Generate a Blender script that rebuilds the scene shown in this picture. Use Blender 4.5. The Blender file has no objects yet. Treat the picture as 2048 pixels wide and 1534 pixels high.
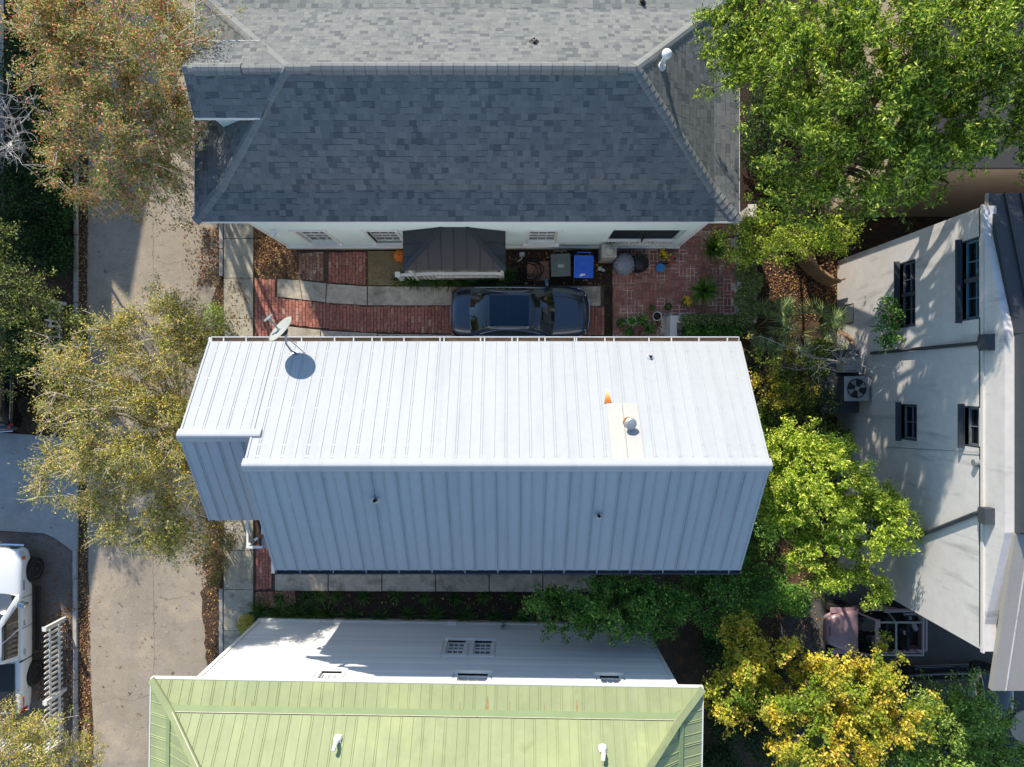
import bpy, bmesh, math, random
import numpy as np
from mathutils import Vector, Matrix

random.seed(7)
RNG = np.random.default_rng(11)
SC = bpy.context.scene
COL = SC.collection
R = math.radians

# ------------------------------------------------------------------ camera, sky, sun, exposure
F_PX, CAM_H = 1421.0, 26.0            # focal length in photograph pixels, height of the drone
CX, CY = 1024.0, 767.0
cam_d = bpy.data.cameras.new('camera')
cam_d.sensor_fit = 'HORIZONTAL'; cam_d.sensor_width = 36.0
cam_d.lens = 36.0 * F_PX / 2048.0
cam_d.clip_start = 0.1; cam_d.clip_end = 2000.0
cam = bpy.data.objects.new('camera', cam_d); COL.objects.link(cam)
cam.location = (0, 0, CAM_H); cam.rotation_euler = (0, 0, 0)
SC.camera = cam

LIGHT = Vector((0.385, -1.0, -0.56)).normalized()      # the way sunlight travels
SUN_EL = math.asin(-LIGHT.z)
SUN_AZ = math.atan2(-LIGHT.x, -LIGHT.y)                 # from +Y towards +X
world = bpy.data.worlds.new('World'); SC.world = world; world.use_nodes = True
wn = world.node_tree.nodes; wl = world.node_tree.links
sky = wn.new('ShaderNodeTexSky'); sky.sky_type = 'NISHITA'; sky.sun_disc = False
sky.sun_elevation = SUN_EL; sky.sun_rotation = SUN_AZ
sky.air_density = 1.15; sky.dust_density = 0.15; sky.ozone_density = 3.5
wn['Background'].inputs['Strength'].default_value = 0.15
wl.new(sky.outputs[0], wn['Background'].inputs['Color'])
sun_d = bpy.data.lights.new('sun', 'SUN'); sun_d.energy = 4.4; sun_d.angle = R(0.53)
sun_d.color = (1.0, 0.915, 0.78)
sun = bpy.data.objects.new('sun', sun_d); COL.objects.link(sun)
sun.rotation_euler = LIGHT.to_track_quat('-Z', 'Y').to_euler(); sun.location = (-20, 40, 40)
SC.view_settings.view_transform = 'Standard'; SC.view_settings.look = 'None'
SC.view_settings.exposure = 0.6; SC.view_settings.gamma = 1.0
SC.view_settings.use_curve_mapping = False
SC.render.engine = 'CYCLES'
SC.cycles.max_bounces = 6; SC.cycles.transparent_max_bounces = 8

# ------------------------------------------------------------------ helpers
def P(x, y, z=0.0):
    d = CAM_H - z
    return Vector(((x - CX) / F_PX * d, (CY - y) / F_PX * d, z))

def on_plane(x, y, p0, n):
    o = Vector((0, 0, CAM_H)); d = Vector(((x - CX) / F_PX, (CY - y) / F_PX, -1))
    t = (p0 - o).dot(n) / d.dot(n)
    return o + d * t

WM = {}
def wm(o):
    return WM.get(o.name, Matrix.Identity(4)) if o else Matrix.Identity(4)

def tag(o, label=None, cat=None, group=None, kind=None):
    if label: o['label'] = label
    if cat: o['category'] = cat
    if group: o['group'] = group
    if kind: o['kind'] = kind
    return o

def thing(name, label, cat, loc=(0, 0, 0), rz=0.0, group=None):
    o = bpy.data.objects.new(name, None); COL.objects.link(o)
    o.empty_display_size = 0.3
    o.location = loc; o.rotation_euler = (0, 0, rz)
    WM[o.name] = Matrix.Translation(Vector(loc)) @ Matrix.Rotation(rz, 4, 'Z')
    return tag(o, label, cat, group)

def mesh_obj(name, me, parent=None, mat=None, loc=None, rot=None, world=False):
    o = bpy.data.objects.new(name, me); COL.objects.link(o)
    if mat is not None and len(me.materials) == 0:
        for m in (mat if isinstance(mat, (list, tuple)) else [mat]): me.materials.append(m)
    if world and parent is not None:
        me.transform(wm(parent).inverted())
    if loc is not None: o.location = loc
    if rot is not None: o.rotation_euler = rot
    if parent is not None: o.parent = parent
    L = Matrix.Translation(Vector(loc)) if loc is not None else Matrix.Identity(4)
    if rot is not None: L = L @ Matrix.Rotation(rot[2], 4, 'Z')
    WM[o.name] = wm(parent) @ L
    return o

class MB:
    def __init__(s): s.v = []; s.f = []; s.m = []
    def add(s, vs, fs, mi=0):
        b = len(s.v); s.v += [tuple(v) for v in vs]
        for f in fs: s.f.append(tuple(i + b for i in f)); s.m.append(mi)
        return s
    def box(s, c, size, rz=0.0, mi=0, M=None):
        hx, hy, hz = size[0] / 2, size[1] / 2, size[2] / 2
        vs = [Vector((x, y, z)) for z in (-hz, hz) for y in (-hy, hy) for x in (-hx, hx)]
        if M is None: M = Matrix.Rotation(rz, 3, 'Z')
        vs = [M @ v + Vector(c) for v in vs]
        return s.add(vs, [(0, 2, 3, 1), (4, 5, 7, 6), (0, 1, 5, 4), (2, 6, 7, 3), (0, 4, 6, 2), (1, 3, 7, 5)], mi)
    def bx(s, x0, x1, y0, y1, z0, z1, mi=0):
        return s.box(((x0 + x1) / 2, (y0 + y1) / 2, (z0 + z1) / 2), (abs(x1 - x0), abs(y1 - y0), abs(z1 - z0)), mi=mi)
    def prism(s, poly, z0, z1, mi=0):
        n = len(poly); a = sum(poly[i][0] * poly[(i + 1) % n][1] - poly[(i + 1) % n][0] * poly[i][1] for i in range(n))
        if a < 0: poly = poly[::-1]
        vs = [(p[0], p[1], z0) for p in poly] + [(p[0], p[1], z1) for p in poly]
        fs = [tuple(range(n))[::-1], tuple(range(n, 2 * n))] + [(i, (i + 1) % n, n + (i + 1) % n, n + i) for i in range(n)]
        return s.add(vs, fs, mi)
    def slab(s, pts, t, mi=0):
        """polygon in space thickened by t along its normal"""
        pts = [Vector(p) for p in pts]; n = Vector((0, 0, 0))
        for i in range(len(pts)):
            n += (pts[i] - pts[0]).cross(pts[(i + 1) % len(pts)] - pts[0])
        n.normalize(); k = len(pts)
        if n.z < -1e-6: pts = pts[::-1]; n = -n
        vs = [p - n * t for p in pts] + pts
        fs = [tuple(range(k))[::-1], tuple(range(k, 2 * k))] + [(i, (i + 1) % k, k + (i + 1) % k, k + i) for i in range(k)]
        return s.add(vs, fs, mi)
    def tube(s, pts, r, n=6, mi=0):
        pts = [Vector(p) for p in pts]; k = len(pts)
        rr = r if isinstance(r, (list, tuple)) else [r] * k
        vs = []
        for i, p in enumerate(pts):
            t = (pts[min(i + 1, k - 1)] - pts[max(i - 1, 0)]).normalized()
            a = Vector((0, 0, 1)) if abs(t.z) < 0.9 else Vector((1, 0, 0))
            u = t.cross(a).normalized(); w = t.cross(u)
            for j in range(n):
                an = 2 * math.pi * j / n
                vs.append(p + (u * math.cos(an) + w * math.sin(an)) * rr[i])
        fs = []
        for i in range(k - 1):
            for j in range(n):
                fs.append((i * n + j, i * n + (j + 1) % n, (i + 1) * n + (j + 1) % n, (i + 1) * n + j))
        fs.append(tuple(range(n))[::-1]); fs.append(tuple(range((k - 1) * n, k * n)))
        return s.add(vs, fs, mi)
    def lathe(s, prof, n=16, c=(0, 0, 0), M=None, mi=0):
        vs = []; fs = []; k = len(prof)
        for (r, z) in prof:
            for j in range(n):
                a = 2 * math.pi * j / n
                v = Vector((r * math.cos(a), r * math.sin(a), z))
                if M is not None: v = M @ v
                vs.append(v + Vector(c))
        for i in range(k - 1):
            for j in range(n):
                fs.append((i * n + j, i * n + (j + 1) % n, (i + 1) * n + (j + 1) % n, (i + 1) * n + j))
        fs.append(tuple(range(n))[::-1]); fs.append(tuple(range((k - 1) * n, k * n)))
        return s.add(vs, fs, mi)
    def grid(s, fn, nu, nv, mi=0):
        vs = [fn(i / nu, j / nv) for j in range(nv + 1) for i in range(nu + 1)]
        fs = [(j * (nu + 1) + i, j * (nu + 1) + i + 1, (j + 1) * (nu + 1) + i + 1, (j + 1) * (nu + 1) + i) for j in range(nv) for i in range(nu)]
        return s.add(vs, fs, mi)
    def mesh(s, name, smooth=False):
        me = bpy.data.meshes.new(name)
        me.from_pydata(s.v, [], s.f); 
        if any(s.m): me.polygons.foreach_set('material_index', s.m)
        if smooth: me.polygons.foreach_set('use_smooth', [True] * len(me.polygons))
        me.update(); return me
    def build(s, name, mat, parent=None, smooth=False, world=True, bevel=0.0, auto=None):
        me = s.mesh(name, smooth)
        o = mesh_obj(name, me, parent, mat, world=world)
        if bevel:
            b = o.modifiers.new('bevel', 'BEVEL'); b.width = bevel; b.segments = 2; b.limit_method = 'ANGLE'
        return o

def np_mesh(name, V, Fq, mat, parent=None, smooth=False, world=True):
    """numpy vertices (n,3) and quads or triangles (m,k) -> object"""
    me = bpy.data.meshes.new(name)
    n, (m, k) = len(V), Fq.shape
    me.vertices.add(n); me.vertices.foreach_set('co', np.ascontiguousarray(V, dtype=np.float32).ravel())
    me.loops.add(m * k); me.loops.foreach_set('vertex_index', np.ascontiguousarray(Fq, dtype=np.int32).ravel())
    me.polygons.add(m); me.polygons.foreach_set('loop_start', np.arange(0, m * k, k, dtype=np.int32))
    me.update(calc_edges=True)
    me.polygons.foreach_set('use_smooth', np.full(m, bool(smooth)))
    return mesh_obj(name, me, parent, mat, world=world)

def copy_tree(o, parent=None, loc=None, rz=None, scale=None, label=None, group=None):
    c = o.copy(); COL.objects.link(c); c.parent = parent
    if loc is not None: c.location = loc
    if rz is not None: c.rotation_euler = (0, 0, rz)
    if scale is not None: c.scale = (scale,) * 3 if not isinstance(scale, tuple) else scale
    if label: c['label'] = label
    if group: c['group'] = group
    for ch in list(o.children): copy_tree(ch, c)
    return c

# ------------------------------------------------------------------ materials
def lin(r, g, b):
    f = lambda c: (c / 255 / 12.92) if c / 255 <= 0.04045 else ((c / 255 + 0.055) / 1.055) ** 2.4
    return (f(r), f(g), f(b), 1.0)

MATS = {}
def mat(name, col, rough=0.7, metal=0.0, spec=0.5, coat=0.0, noise=None, bump=None, rand=None, ramp=None,
        transl=0.0, second=None, streak=None, emit=None):
    """col: base colour (linear). noise: (scale, amount). bump: (scale, strength, distance). rand: per piece value spread.
    ramp: [(pos, colour)] picked per piece. second: (colour, scale, lo, hi) blotches of another colour."""
    if name in MATS: return MATS[name]
    m = bpy.data.materials.new(name); m.use_nodes = True; MATS[name] = m
    nt = m.node_tree; N = nt.nodes; L = nt.links
    b = N['Principled BSDF']
    b.inputs['Roughness'].default_value = rough; b.inputs['Metallic'].default_value = metal
    b.inputs['Specular IOR Level'].default_value = spec; b.inputs['Coat Weight'].default_value = coat
    b.inputs['Coat Roughness'].default_value = 0.04
    geo = N.new('ShaderNodeNewGeometry')
    c = col if len(col) == 4 else tuple(col) + (1.0,)
    rgb = N.new('ShaderNodeRGB'); rgb.outputs[0].default_value = c; cur = rgb.outputs[0]
    rnd = None
    if rand or ramp:
        oi = N.new('ShaderNodeObjectInfo')
        ad = N.new('ShaderNodeMath'); ad.operation = 'ADD'
        L.new(oi.outputs['Random'], ad.inputs[0]); L.new(geo.outputs['Random Per Island'], ad.inputs[1])
        fr = N.new('ShaderNodeMath'); fr.operation = 'FRACT'; L.new(ad.outputs[0], fr.inputs[0]); rnd = fr.outputs[0]
    if ramp:
        cr = N.new('ShaderNodeValToRGB'); e = cr.color_ramp.elements
        while len(e) < len(ramp): e.new(0.5)
        for i, (p, cc) in enumerate(ramp): e[i].position = p; e[i].color = cc if len(cc) == 4 else tuple(cc) + (1.0,)
        L.new(rnd, cr.inputs[0]); cur = cr.outputs[0]
    def noise_tex(scale, detail=5, vec=None, rough_=0.6):
        t = N.new('ShaderNodeTexNoise'); t.inputs['Scale'].default_value = scale; t.inputs['Detail'].default_value = detail
        t.inputs['Roughness'].default_value = rough_
        L.new(vec if vec is not None else geo.outputs['Position'], t.inputs['Vector']); return t
    if second:
        for (c2, sc, lo, hi) in (second if isinstance(second, list) else [second]):
            t = noise_tex(sc, 6)
            mr = N.new('ShaderNodeMapRange'); mr.inputs[1].default_value = lo; mr.inputs[2].default_value = hi
            L.new(t.outputs['Fac'], mr.inputs[0])
            mx = N.new('ShaderNodeMix'); mx.data_type = 'RGBA'
            L.new(mr.outputs[0], mx.inputs['Factor']); L.new(cur, mx.inputs['A'])
            mx.inputs['B'].default_value = c2 if len(c2) == 4 else tuple(c2) + (1.0,)
            cur = mx.outputs['Result']
    if streak:
        c2, svec, lo, hi = streak
        mp = N.new('ShaderNodeMapping'); mp.inputs['Scale'].default_value = svec; L.new(geo.outputs['Position'], mp.inputs[0])
        t = noise_tex(1.0, 5, mp.outputs[0])
        mr = N.new('ShaderNodeMapRange'); mr.inputs[1].default_value = lo; mr.inputs[2].default_value = hi
        L.new(t.outputs['Fac'], mr.inputs[0])
        mx = N.new('ShaderNodeMix'); mx.data_type = 'RGBA'
        L.new(mr.outputs[0], mx.inputs['Factor']); L.new(cur, mx.inputs['A']); mx.inputs['B'].default_value = tuple(c2)[:3] + (1.0,)
        cur = mx.outputs['Result']
    val = None
    for (sc, amt) in (noise if isinstance(noise, list) else ([noise] if noise else [])):
        t = noise_tex(sc)
        mr = N.new('ShaderNodeMapRange'); mr.inputs[1].default_value = 0.3; mr.inputs[2].default_value = 0.7
        mr.inputs[3].default_value = 1 - amt; mr.inputs[4].default_value = 1 + amt
        L.new(t.outputs['Fac'], mr.inputs[0])
        if val is None: val = mr.outputs[0]
        else:
            mu = N.new('ShaderNodeMath'); mu.operation = 'MULTIPLY'; L.new(val, mu.inputs[0]); L.new(mr.outputs[0], mu.inputs[1]); val = mu.outputs[0]
    if rand:
        mr = N.new('ShaderNodeMapRange'); mr.inputs[3].default_value = 1 - rand; mr.inputs[4].default_value = 1 + rand
        L.new(rnd, mr.inputs[0])
        if val is None: val = mr.outputs[0]
        else:
            mu = N.new('ShaderNodeMath'); mu.operation = 'MULTIPLY'; L.new(val, mu.inputs[0]); L.new(mr.outputs[0], mu.inputs[1]); val = mu.outputs[0]
    if val is not None:
        h = N.new('ShaderNodeHueSaturation'); L.new(cur, h.inputs['Color']); L.new(val, h.inputs['Value']); cur = h.outputs[0]
    L.new(cur, b.inputs['Base Color'])
    if bump:
        t = noise_tex(bump[0], 6)
        bp = N.new('ShaderNodeBump'); bp.inputs['Strength'].default_value = bump[1]; bp.inputs['Distance'].default_value = bump[2] if len(bump) > 2 else 0.02
        L.new(t.outputs['Fac'], bp.inputs['Height']); L.new(bp.outputs[0], b.inputs['Normal'])
    if transl:
        tr = N.new('ShaderNodeBsdfTranslucent'); h2 = N.new('ShaderNodeHueSaturation'); h2.inputs['Value'].default_value = 1.5; h2.inputs['Saturation'].default_value = 1.1
        L.new(cur, h2.inputs['Color']); L.new(h2.outputs[0], tr.inputs['Color'])
        ms = N.new('ShaderNodeMixShader'); ms.inputs[0].default_value = transl
        L.new(b.outputs[0], ms.inputs[1]); L.new(tr.outputs[0], ms.inputs[2])
        L.new(ms.outputs[0], N['Material Output'].inputs['Surface'])
    if emit:
        b.inputs['Emission Color'].default_value = emit[0]; b.inputs['Emission Strength'].default_value = emit[1]
    return m

M_ground = mat('soil', lin(74, 58, 44), 0.95, noise=[(0.7, 0.35), (14, 0.35)], bump=(25, 0.6, 0.03), second=(lin(112, 82, 56), 3.5, 0.5, 0.7))
M_mulch = mat('mulch', lin(52, 40, 32), 0.95, noise=[(30, 0.5)], bump=(45, 1.0, 0.04), second=(lin(84, 56, 38), 22, 0.52, 0.7))
M_asphalt = mat('asphalt', lin(158, 146, 130), 0.9, noise=[(0.35, 0.12), (2.2, 0.10), (16, 0.10), (60, 0.25)], bump=(140, 0.5, 0.01), second=[(lin(128, 117, 106), 1.1, 0.54, 0.75), (lin(186, 168, 144), 0.5, 0.52, 0.7), (lin(110, 98, 88), 4.0, 0.60, 0.70), (lin(190, 176, 156), 9.0, 0.62, 0.72)])
M_darkasphalt = mat('dark_asphalt', lin(92, 90, 90), 0.9, noise=[(1.2, 0.15), (70, 0.3)], bump=(120, 0.6, 0.01))
M_gravel = mat('gravel', lin(112, 104, 98), 0.95, noise=[(1.0, 0.25), (38, 0.6)], bump=(40, 1.0, 0.04), second=(lin(120, 84, 58), 5, 0.52, 0.68))
M_concrete = mat('concrete', lin(166, 158, 140), 0.85, noise=[(1.3, 0.16), (9, 0.14), (80, 0.12)], bump=(60, 0.35, 0.008), second=[(lin(112, 108, 94), 2.2, 0.52, 0.7), (lin(186, 180, 160), 5.0, 0.58, 0.75)], rand=0.07)
M_concrete_dk = mat('weathered_concrete', lin(186, 176, 160), 0.9, noise=[(1.1, 0.2), (7, 0.2), (60, 0.25)], bump=(60, 0.5, 0.01), second=(lin(136, 128, 112), 1.7, 0.5, 0.72), rand=0.08)
M_apron = mat('apron_concrete', lin(150, 150, 146), 0.85, noise=[(0.8, 0.14), (5, 0.1), (60, 0.08)], bump=(50, 0.3, 0.006))
M_granite = mat('granite', lin(166, 162, 156), 0.85, noise=[(5, 0.2), (40, 0.25)], bump=(30, 0.6, 0.02), rand=0.12)
M_brick = mat('brick', lin(132, 74, 60), 0.9, ramp=[(0.0, lin(148, 96, 84)), (0.35, lin(168, 108, 94)), (0.7, lin(178, 118, 102)), (0.9, lin(156, 106, 96)), (1.0, lin(192, 150, 130))], noise=[(9, 0.16), (60, 0.15)], bump=(50, 0.5, 0.01))
M_brick_old = mat('tumbled_brick', lin(140, 100, 84), 0.92, ramp=[(0.0, lin(132, 96, 84)), (0.4, lin(160, 118, 102)), (0.75, lin(176, 146, 126)), (1.0, lin(190, 170, 150))], noise=[(9, 0.2), (60, 0.2)], bump=(40, 0.6, 0.012))
M_sand = mat('joint_sand', lin(92, 76, 66), 0.95, noise=[(2.5, 0.3), (40, 0.3)], bump=(80, 0.5, 0.01))
M_mortar = mat('pale_mortar', lin(116, 98, 90), 0.95, noise=[(8, 0.2)], second=(lin(214, 204, 194), 1.1, 0.44, 0.56))
M_shingle = mat('asphalt_shingle', lin(150, 150, 148), 0.92, ramp=[(0.0, lin(84, 88, 90)), (0.14, lin(95, 99, 100)), (0.24, lin(106, 109, 108)), (0.65, lin(113, 115, 113)), (0.9, lin(121, 122, 118)), (1.0, lin(102, 105, 105))], noise=[(0.4, 0.05), (70, 0.09)])
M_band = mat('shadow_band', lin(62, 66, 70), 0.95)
M_cap = mat('ridge_shingle', lin(124, 125, 122), 0.92, noise=[(3, 0.06), (60, 0.06)], rand=0.08)
M_roofdeck = mat('roof_felt', lin(60, 60, 62), 0.95)
M_white_metal = mat('white_roof_metal', lin(170, 173, 176), 0.6, spec=0.15, noise=[(0.5, 0.02), (6, 0.025)], streak=(lin(161, 165, 168), (3.0, 0.25, 0.25), 0.5, 0.75), rand=0.012)
M_cream_metal = mat('cream_patch_metal', lin(178, 177, 171), 0.6, spec=0.15, noise=[(2, 0.04)])
M_rust = mat('rust', lin(146, 92, 52), 0.9, noise=[(20, 0.35)], second=(lin(110, 58, 30), 14, 0.5, 0.65))
M_green_metal = mat('green_roof_metal', lin(145, 153, 113), 0.55, spec=0.2, noise=[(0.35, 0.05), (5, 0.03)], streak=(lin(160, 168, 124), (2.2, 0.3, 0.3), 0.5, 0.78), second=[(lin(160, 167, 118), 0.5, 0.5, 0.66), (lin(130, 140, 98), 1.6, 0.6, 0.8)], rand=0.03)
M_green_seam = mat('green_roof_seam', lin(134, 150, 104), 0.55, noise=[(2, 0.05)])
M_dark_metal = mat('charcoal_roof_metal', lin(48, 49, 52), 0.45, noise=[(0.9, 0.12), (6, 0.08)])
M_black_metal = mat('black_metal', lin(28, 28, 30), 0.5)
M_grey_metal = mat('galvanised_metal', lin(160, 164, 166), 0.45, metal=0.5, noise=[(6, 0.08)])
M_grey_paint = mat('grey_paint', lin(150, 152, 150), 0.55, noise=[(4, 0.05)])
M_white = mat('white_paint', lin(226, 226, 222), 0.55, noise=[(3, 0.03)])
M_white_old = mat('weathered_white_paint', lin(216, 214, 208), 0.65, noise=[(2.2, 0.06), (20, 0.05)])
M_aqua = mat('pale_aqua_wall', lin(224, 240, 236), 0.7, noise=[(0.8, 0.03), (14, 0.02)])
M_siding = mat('white_siding', lin(222, 222, 220), 0.6, noise=[(1.0, 0.025)])
M_board = mat('lap_board', lin(222, 222, 220), 0.6, noise=[(1.0, 0.025)], rand=0.07)
M_found = mat('foundation_render', lin(176, 168, 150), 0.9, noise=[(3, 0.14), (20, 0.1)])
M_stucco = mat('grey_stucco', lin(206, 201, 197), 0.9, noise=[(0.6, 0.06), (5, 0.06), (60, 0.04)], bump=(35, 0.3, 0.008), streak=(lin(140, 138, 140), (0.5, 2.2, 0.30), 0.55, 0.80))
M_stucco_pale = mat('pale_stucco', lin(206, 200, 192), 0.9, noise=[(0.6, 0.05), (30, 0.05)], bump=(35, 0.3, 0.008))
M_tan = mat('tan_stucco', lin(186, 166, 142), 0.9, noise=[(0.7, 0.08), (20, 0.06)])
M_beige_roof = mat('beige_membrane_roof', lin(158, 151, 141), 0.8, noise=[(0.7, 0.05), (12, 0.04)])
M_slate_paint = mat('slate_paint', lin(62, 68, 74), 0.6, noise=[(5, 0.1)])
M_sash_grey = mat('sash_grey', lin(104, 112, 118), 0.6)
M_teal_paint = mat('teal_paint', lin(76, 120, 134), 0.55, noise=[(6, 0.08)])
M_glass = mat('window_glass', lin(20, 24, 28), 0.04, spec=0.8)
M_glass_tint = mat('car_glass', lin(16, 22, 26), 0.02, spec=0.9, coat=0.5)
M_glass_roof = mat('panoramic_glass', lin(4, 30, 54), 0.05, spec=0.5)
M_car_blue = mat('slate_blue_car_paint', lin(66, 76, 88), 0.2, metal=0.7, coat=1.0)
M_car_white = mat('white_car_paint', lin(222, 224, 224), 0.3, coat=1.0)
M_car_black = mat('black_car_paint', lin(14, 15, 17), 0.22, coat=1.0)
M_car_pink = mat('mauve_car_paint', lin(182, 146, 152), 0.4, coat=0.5, noise=[(4, 0.05)])
M_tyre = mat('tyre_rubber', lin(34, 33, 32), 0.85, noise=[(12, 0.15)])
M_rim = mat('alloy', lin(120, 122, 126), 0.3, metal=0.8)
M_rim_dark = mat('dark_alloy', lin(60, 60, 62), 0.4, metal=0.6)
M_chrome = mat('chrome', lin(210, 212, 216), 0.12, metal=1.0)
M_trim = mat('black_plastic', lin(30, 31, 33), 0.6)
M_red_lamp = mat('red_lamp', lin(170, 18, 18), 0.15, coat=0.8)
M_amber_lamp = mat('amber_lamp', lin(214, 104, 34), 0.2, coat=0.8)
M_lamp = mat('clear_lamp', lin(196, 204, 208), 0.12, spec=0.8, coat=0.6)
M_seat = mat('dark_seat_fabric', lin(36, 36, 38), 0.85)
M_bark_pale = mat('pale_smooth_bark', lin(196, 182, 164), 0.85, noise=[(5, 0.2), (30, 0.15)])
M_bark = mat('brown_bark', lin(98, 82, 68), 0.95, noise=[(6, 0.25), (40, 0.25)], bump=(30, 0.8, 0.02))
M_bark_dead = mat('bleached_dead_wood', lin(176, 172, 168), 0.9, noise=[(8, 0.15)])
M_wood = mat('weathered_wood', lin(148, 116, 82), 0.9, noise=[(3, 0.2), (30, 0.2)], rand=0.15)
M_bin_grey = mat('grey_bin_plastic', lin(84, 92, 88), 0.5, noise=[(4, 0.05)])
M_bin_blue = mat('blue_bin_plastic', lin(40, 92, 196), 0.45, noise=[(4, 0.05)])
M_paper = mat('white_sticker', lin(228, 228, 224), 0.7)
M_beige_plastic = mat('beige_plastic', lin(176, 172, 162), 0.6, noise=[(4, 0.05)])
M_bag_grey = mat('grey_bag', lin(130, 134, 146), 0.5, noise=[(10, 0.15)])
M_bag_black = mat('black_bag', lin(26, 27, 30), 0.45)
M_hose = mat('black_hose', lin(26, 25, 26), 0.55)
M_blue_plastic = mat('bright_blue_plastic', lin(52, 138, 196), 0.45)
M_orange = mat('orange_paint', lin(214, 92, 44), 0.5)
M_pumpkin = mat('pumpkin_skin', lin(226, 116, 28), 0.5, noise=[(8, 0.1)])
M_yellow_flower = mat('yellow_petal', lin(232, 196, 36), 0.7, transl=0.2)
M_terracotta = mat('dark_pot', lin(74, 66, 62), 0.8, noise=[(8, 0.15)])
M_pot_white = mat('pale_pot', lin(206, 206, 204), 0.6)
M_blue_pot = mat('blue_glazed_pot', lin(44, 66, 104), 0.3)
M_straw = mat('dry_grass', lin(150, 132, 98), 0.95, rand=0.25)

def leaf(name, ramp, transl=0.3, rough=0.45, rand=0.28, second=None):
    return mat(name, ramp[0][1], rough, spec=0.3, ramp=ramp, rand=rand, transl=transl, noise=[(1.1, 0.22)], second=second)
L_myrtle_red = leaf('myrtle_leaf_autumn', [(0, lin(84, 112, 46)), (0.35, lin(140, 154, 68)), (0.62, lin(186, 180, 100)), (0.8, lin(216, 178, 132)), (0.92, lin(206, 124, 94)), (1.0, lin(190, 64, 60))])
L_myrtle = leaf('myrtle_leaf_green', [(0, lin(86, 106, 44)), (0.35, lin(144, 150, 62)), (0.7, lin(194, 186, 94)), (0.9, lin(214, 192, 104)), (1.0, lin(208, 152, 96))])
L_oak = leaf('evergreen_leaf', [(0, lin(54, 84, 30)), (0.4, lin(94, 126, 38)), (0.75, lin(152, 170, 56)), (1.0, lin(210, 214, 104))])
L_bright = leaf('bright_green_leaf', [(0, lin(98, 132, 40)), (0.4, lin(150, 176, 56)), (0.8, lin(198, 210, 80)), (1.0, lin(222, 218, 112))])
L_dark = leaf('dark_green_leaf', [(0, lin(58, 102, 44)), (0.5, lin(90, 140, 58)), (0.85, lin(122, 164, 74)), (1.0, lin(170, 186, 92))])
L_yellow = leaf('yellow_autumn_leaf', [(0, lin(120, 136, 44)), (0.3, lin(184, 176, 50)), (0.65, lin(222, 204, 66)), (0.9, lin(236, 204, 96)), (1.0, lin(220, 170, 104))], second=(lin(140, 164, 58), 0.8, 0.47, 0.60))
L_shrub = leaf('glossy_shrub_leaf', [(0, lin(84, 118, 48)), (0.5, lin(130, 162, 64)), (1.0, lin(182, 198, 108))])
L_roadside = leaf('roadside_leaf', [(0, lin(52, 78, 36)), (0.5, lin(92, 112, 50)), (0.85, lin(146, 154, 76)), (1.0, lin(178, 176, 100))])
L_vine = leaf('vine_leaf', [(0, lin(72, 94, 52)), (0.5, lin(110, 128, 72)), (1.0, lin(158, 164, 108))])
L_palm = leaf('palmetto_leaf', [(0, lin(84, 112, 76)), (0.5, lin(122, 146, 92)), (1.0, lin(172, 180, 120))], transl=0.2)
L_grass = leaf('liriope_blade', [(0, lin(40, 74, 32)), (0.6, lin(66, 104, 44)), (1.0, lin(110, 134, 62))], transl=0.25)
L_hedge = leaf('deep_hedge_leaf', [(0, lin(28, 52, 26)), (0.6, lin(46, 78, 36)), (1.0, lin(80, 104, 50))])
L_dull = leaf('dull_shrub_leaf', [(0, lin(84, 88, 48)), (0.5, lin(122, 118, 66)), (1.0, lin(156, 140, 84))])
L_fallen = mat('fallen_leaf', lin(150, 96, 58), 0.85, ramp=[(0, lin(74, 52, 38)), (0.4, lin(118, 80, 54)), (0.75, lin(154, 110, 76)), (0.93, lin(186, 150, 100)), (1.0, lin(200, 172, 84))], rand=0.2)
L_chips = mat('wood_chip', lin(168, 128, 104), 0.9, ramp=[(0, lin(132, 92, 76)), (0.5, lin(172, 128, 106)), (1.0, lin(200, 164, 138))], rand=0.2)

# ------------------------------------------------------------------ setting: ground, street, paving
def in_poly(x, y, poly):
    c = False; n = len(poly); j = n - 1
    for i in range(n):
        xi, yi = poly[i][0], poly[i][1]; xj, yj = poly[j][0], poly[j][1]
        if (yi > y) != (yj > y) and x < (xj - xi) * (y - yi) / (yj - yi) + xi: c = not c
        j = i
    return c
def px_poly(pts, z=0.0): return [tuple(P(x, y, z))[:2] for (x, y) in pts]

def sheet(name, poly, z, m, t=0.05, kind='structure', parent=None):
    b = MB(); b.prism(poly, z - t, z); o = b.build(name, m, parent)
    if parent is None: tag(o, kind=kind)
    return o

g = MB(); g.prism([(-250, -250), (250, -250), (250, 250), (-250, 250)], -1.0, 0.0)
tag(g.build('ground', M_ground), kind='structure')

# street with ragged edges
def ragged(a, b, n, amp, rng):
    out = []
    for i in range(n + 1):
        t = i / n; out.append((a[0] + (b[0] - a[0]) * t + rng.uniform(-amp, amp), a[1] + (b[1] - a[1]) * t))
    return out
rg = random.Random(3)
xl = P(176, 767).x; 
right_edge = ragged((P(436, 300).x, 60), (P(436, 560).x, P(0, 560).y), 40, 0.03, rg) + ragged((P(424, 600).x, P(0, 600).y), (P(408, 1170).x, P(0, 1170).y), 26, 0.10, rg) \
    + ragged((P(402, 1185).x, P(0, 1185).y), (P(414, 1330).x, P(0, 1330).y), 10, 0.05, rg) + ragged((P(430, 1360).x, P(0, 1360).y), (P(440, 1700).x, -60), 30, 0.05, rg)
left_edge = ragged((P(188, 1700).x, -60), (P(186, 1450).x, P(0, 1450).y), 30, 0.05, rg) + ragged((P(178, 1300).x, P(0, 1300).y), (P(174, 700).x, P(0, 700).y), 26, 0.05, rg) + ragged((xl, P(0, 600).y), (xl, 60), 30, 0.05, rg)
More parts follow.
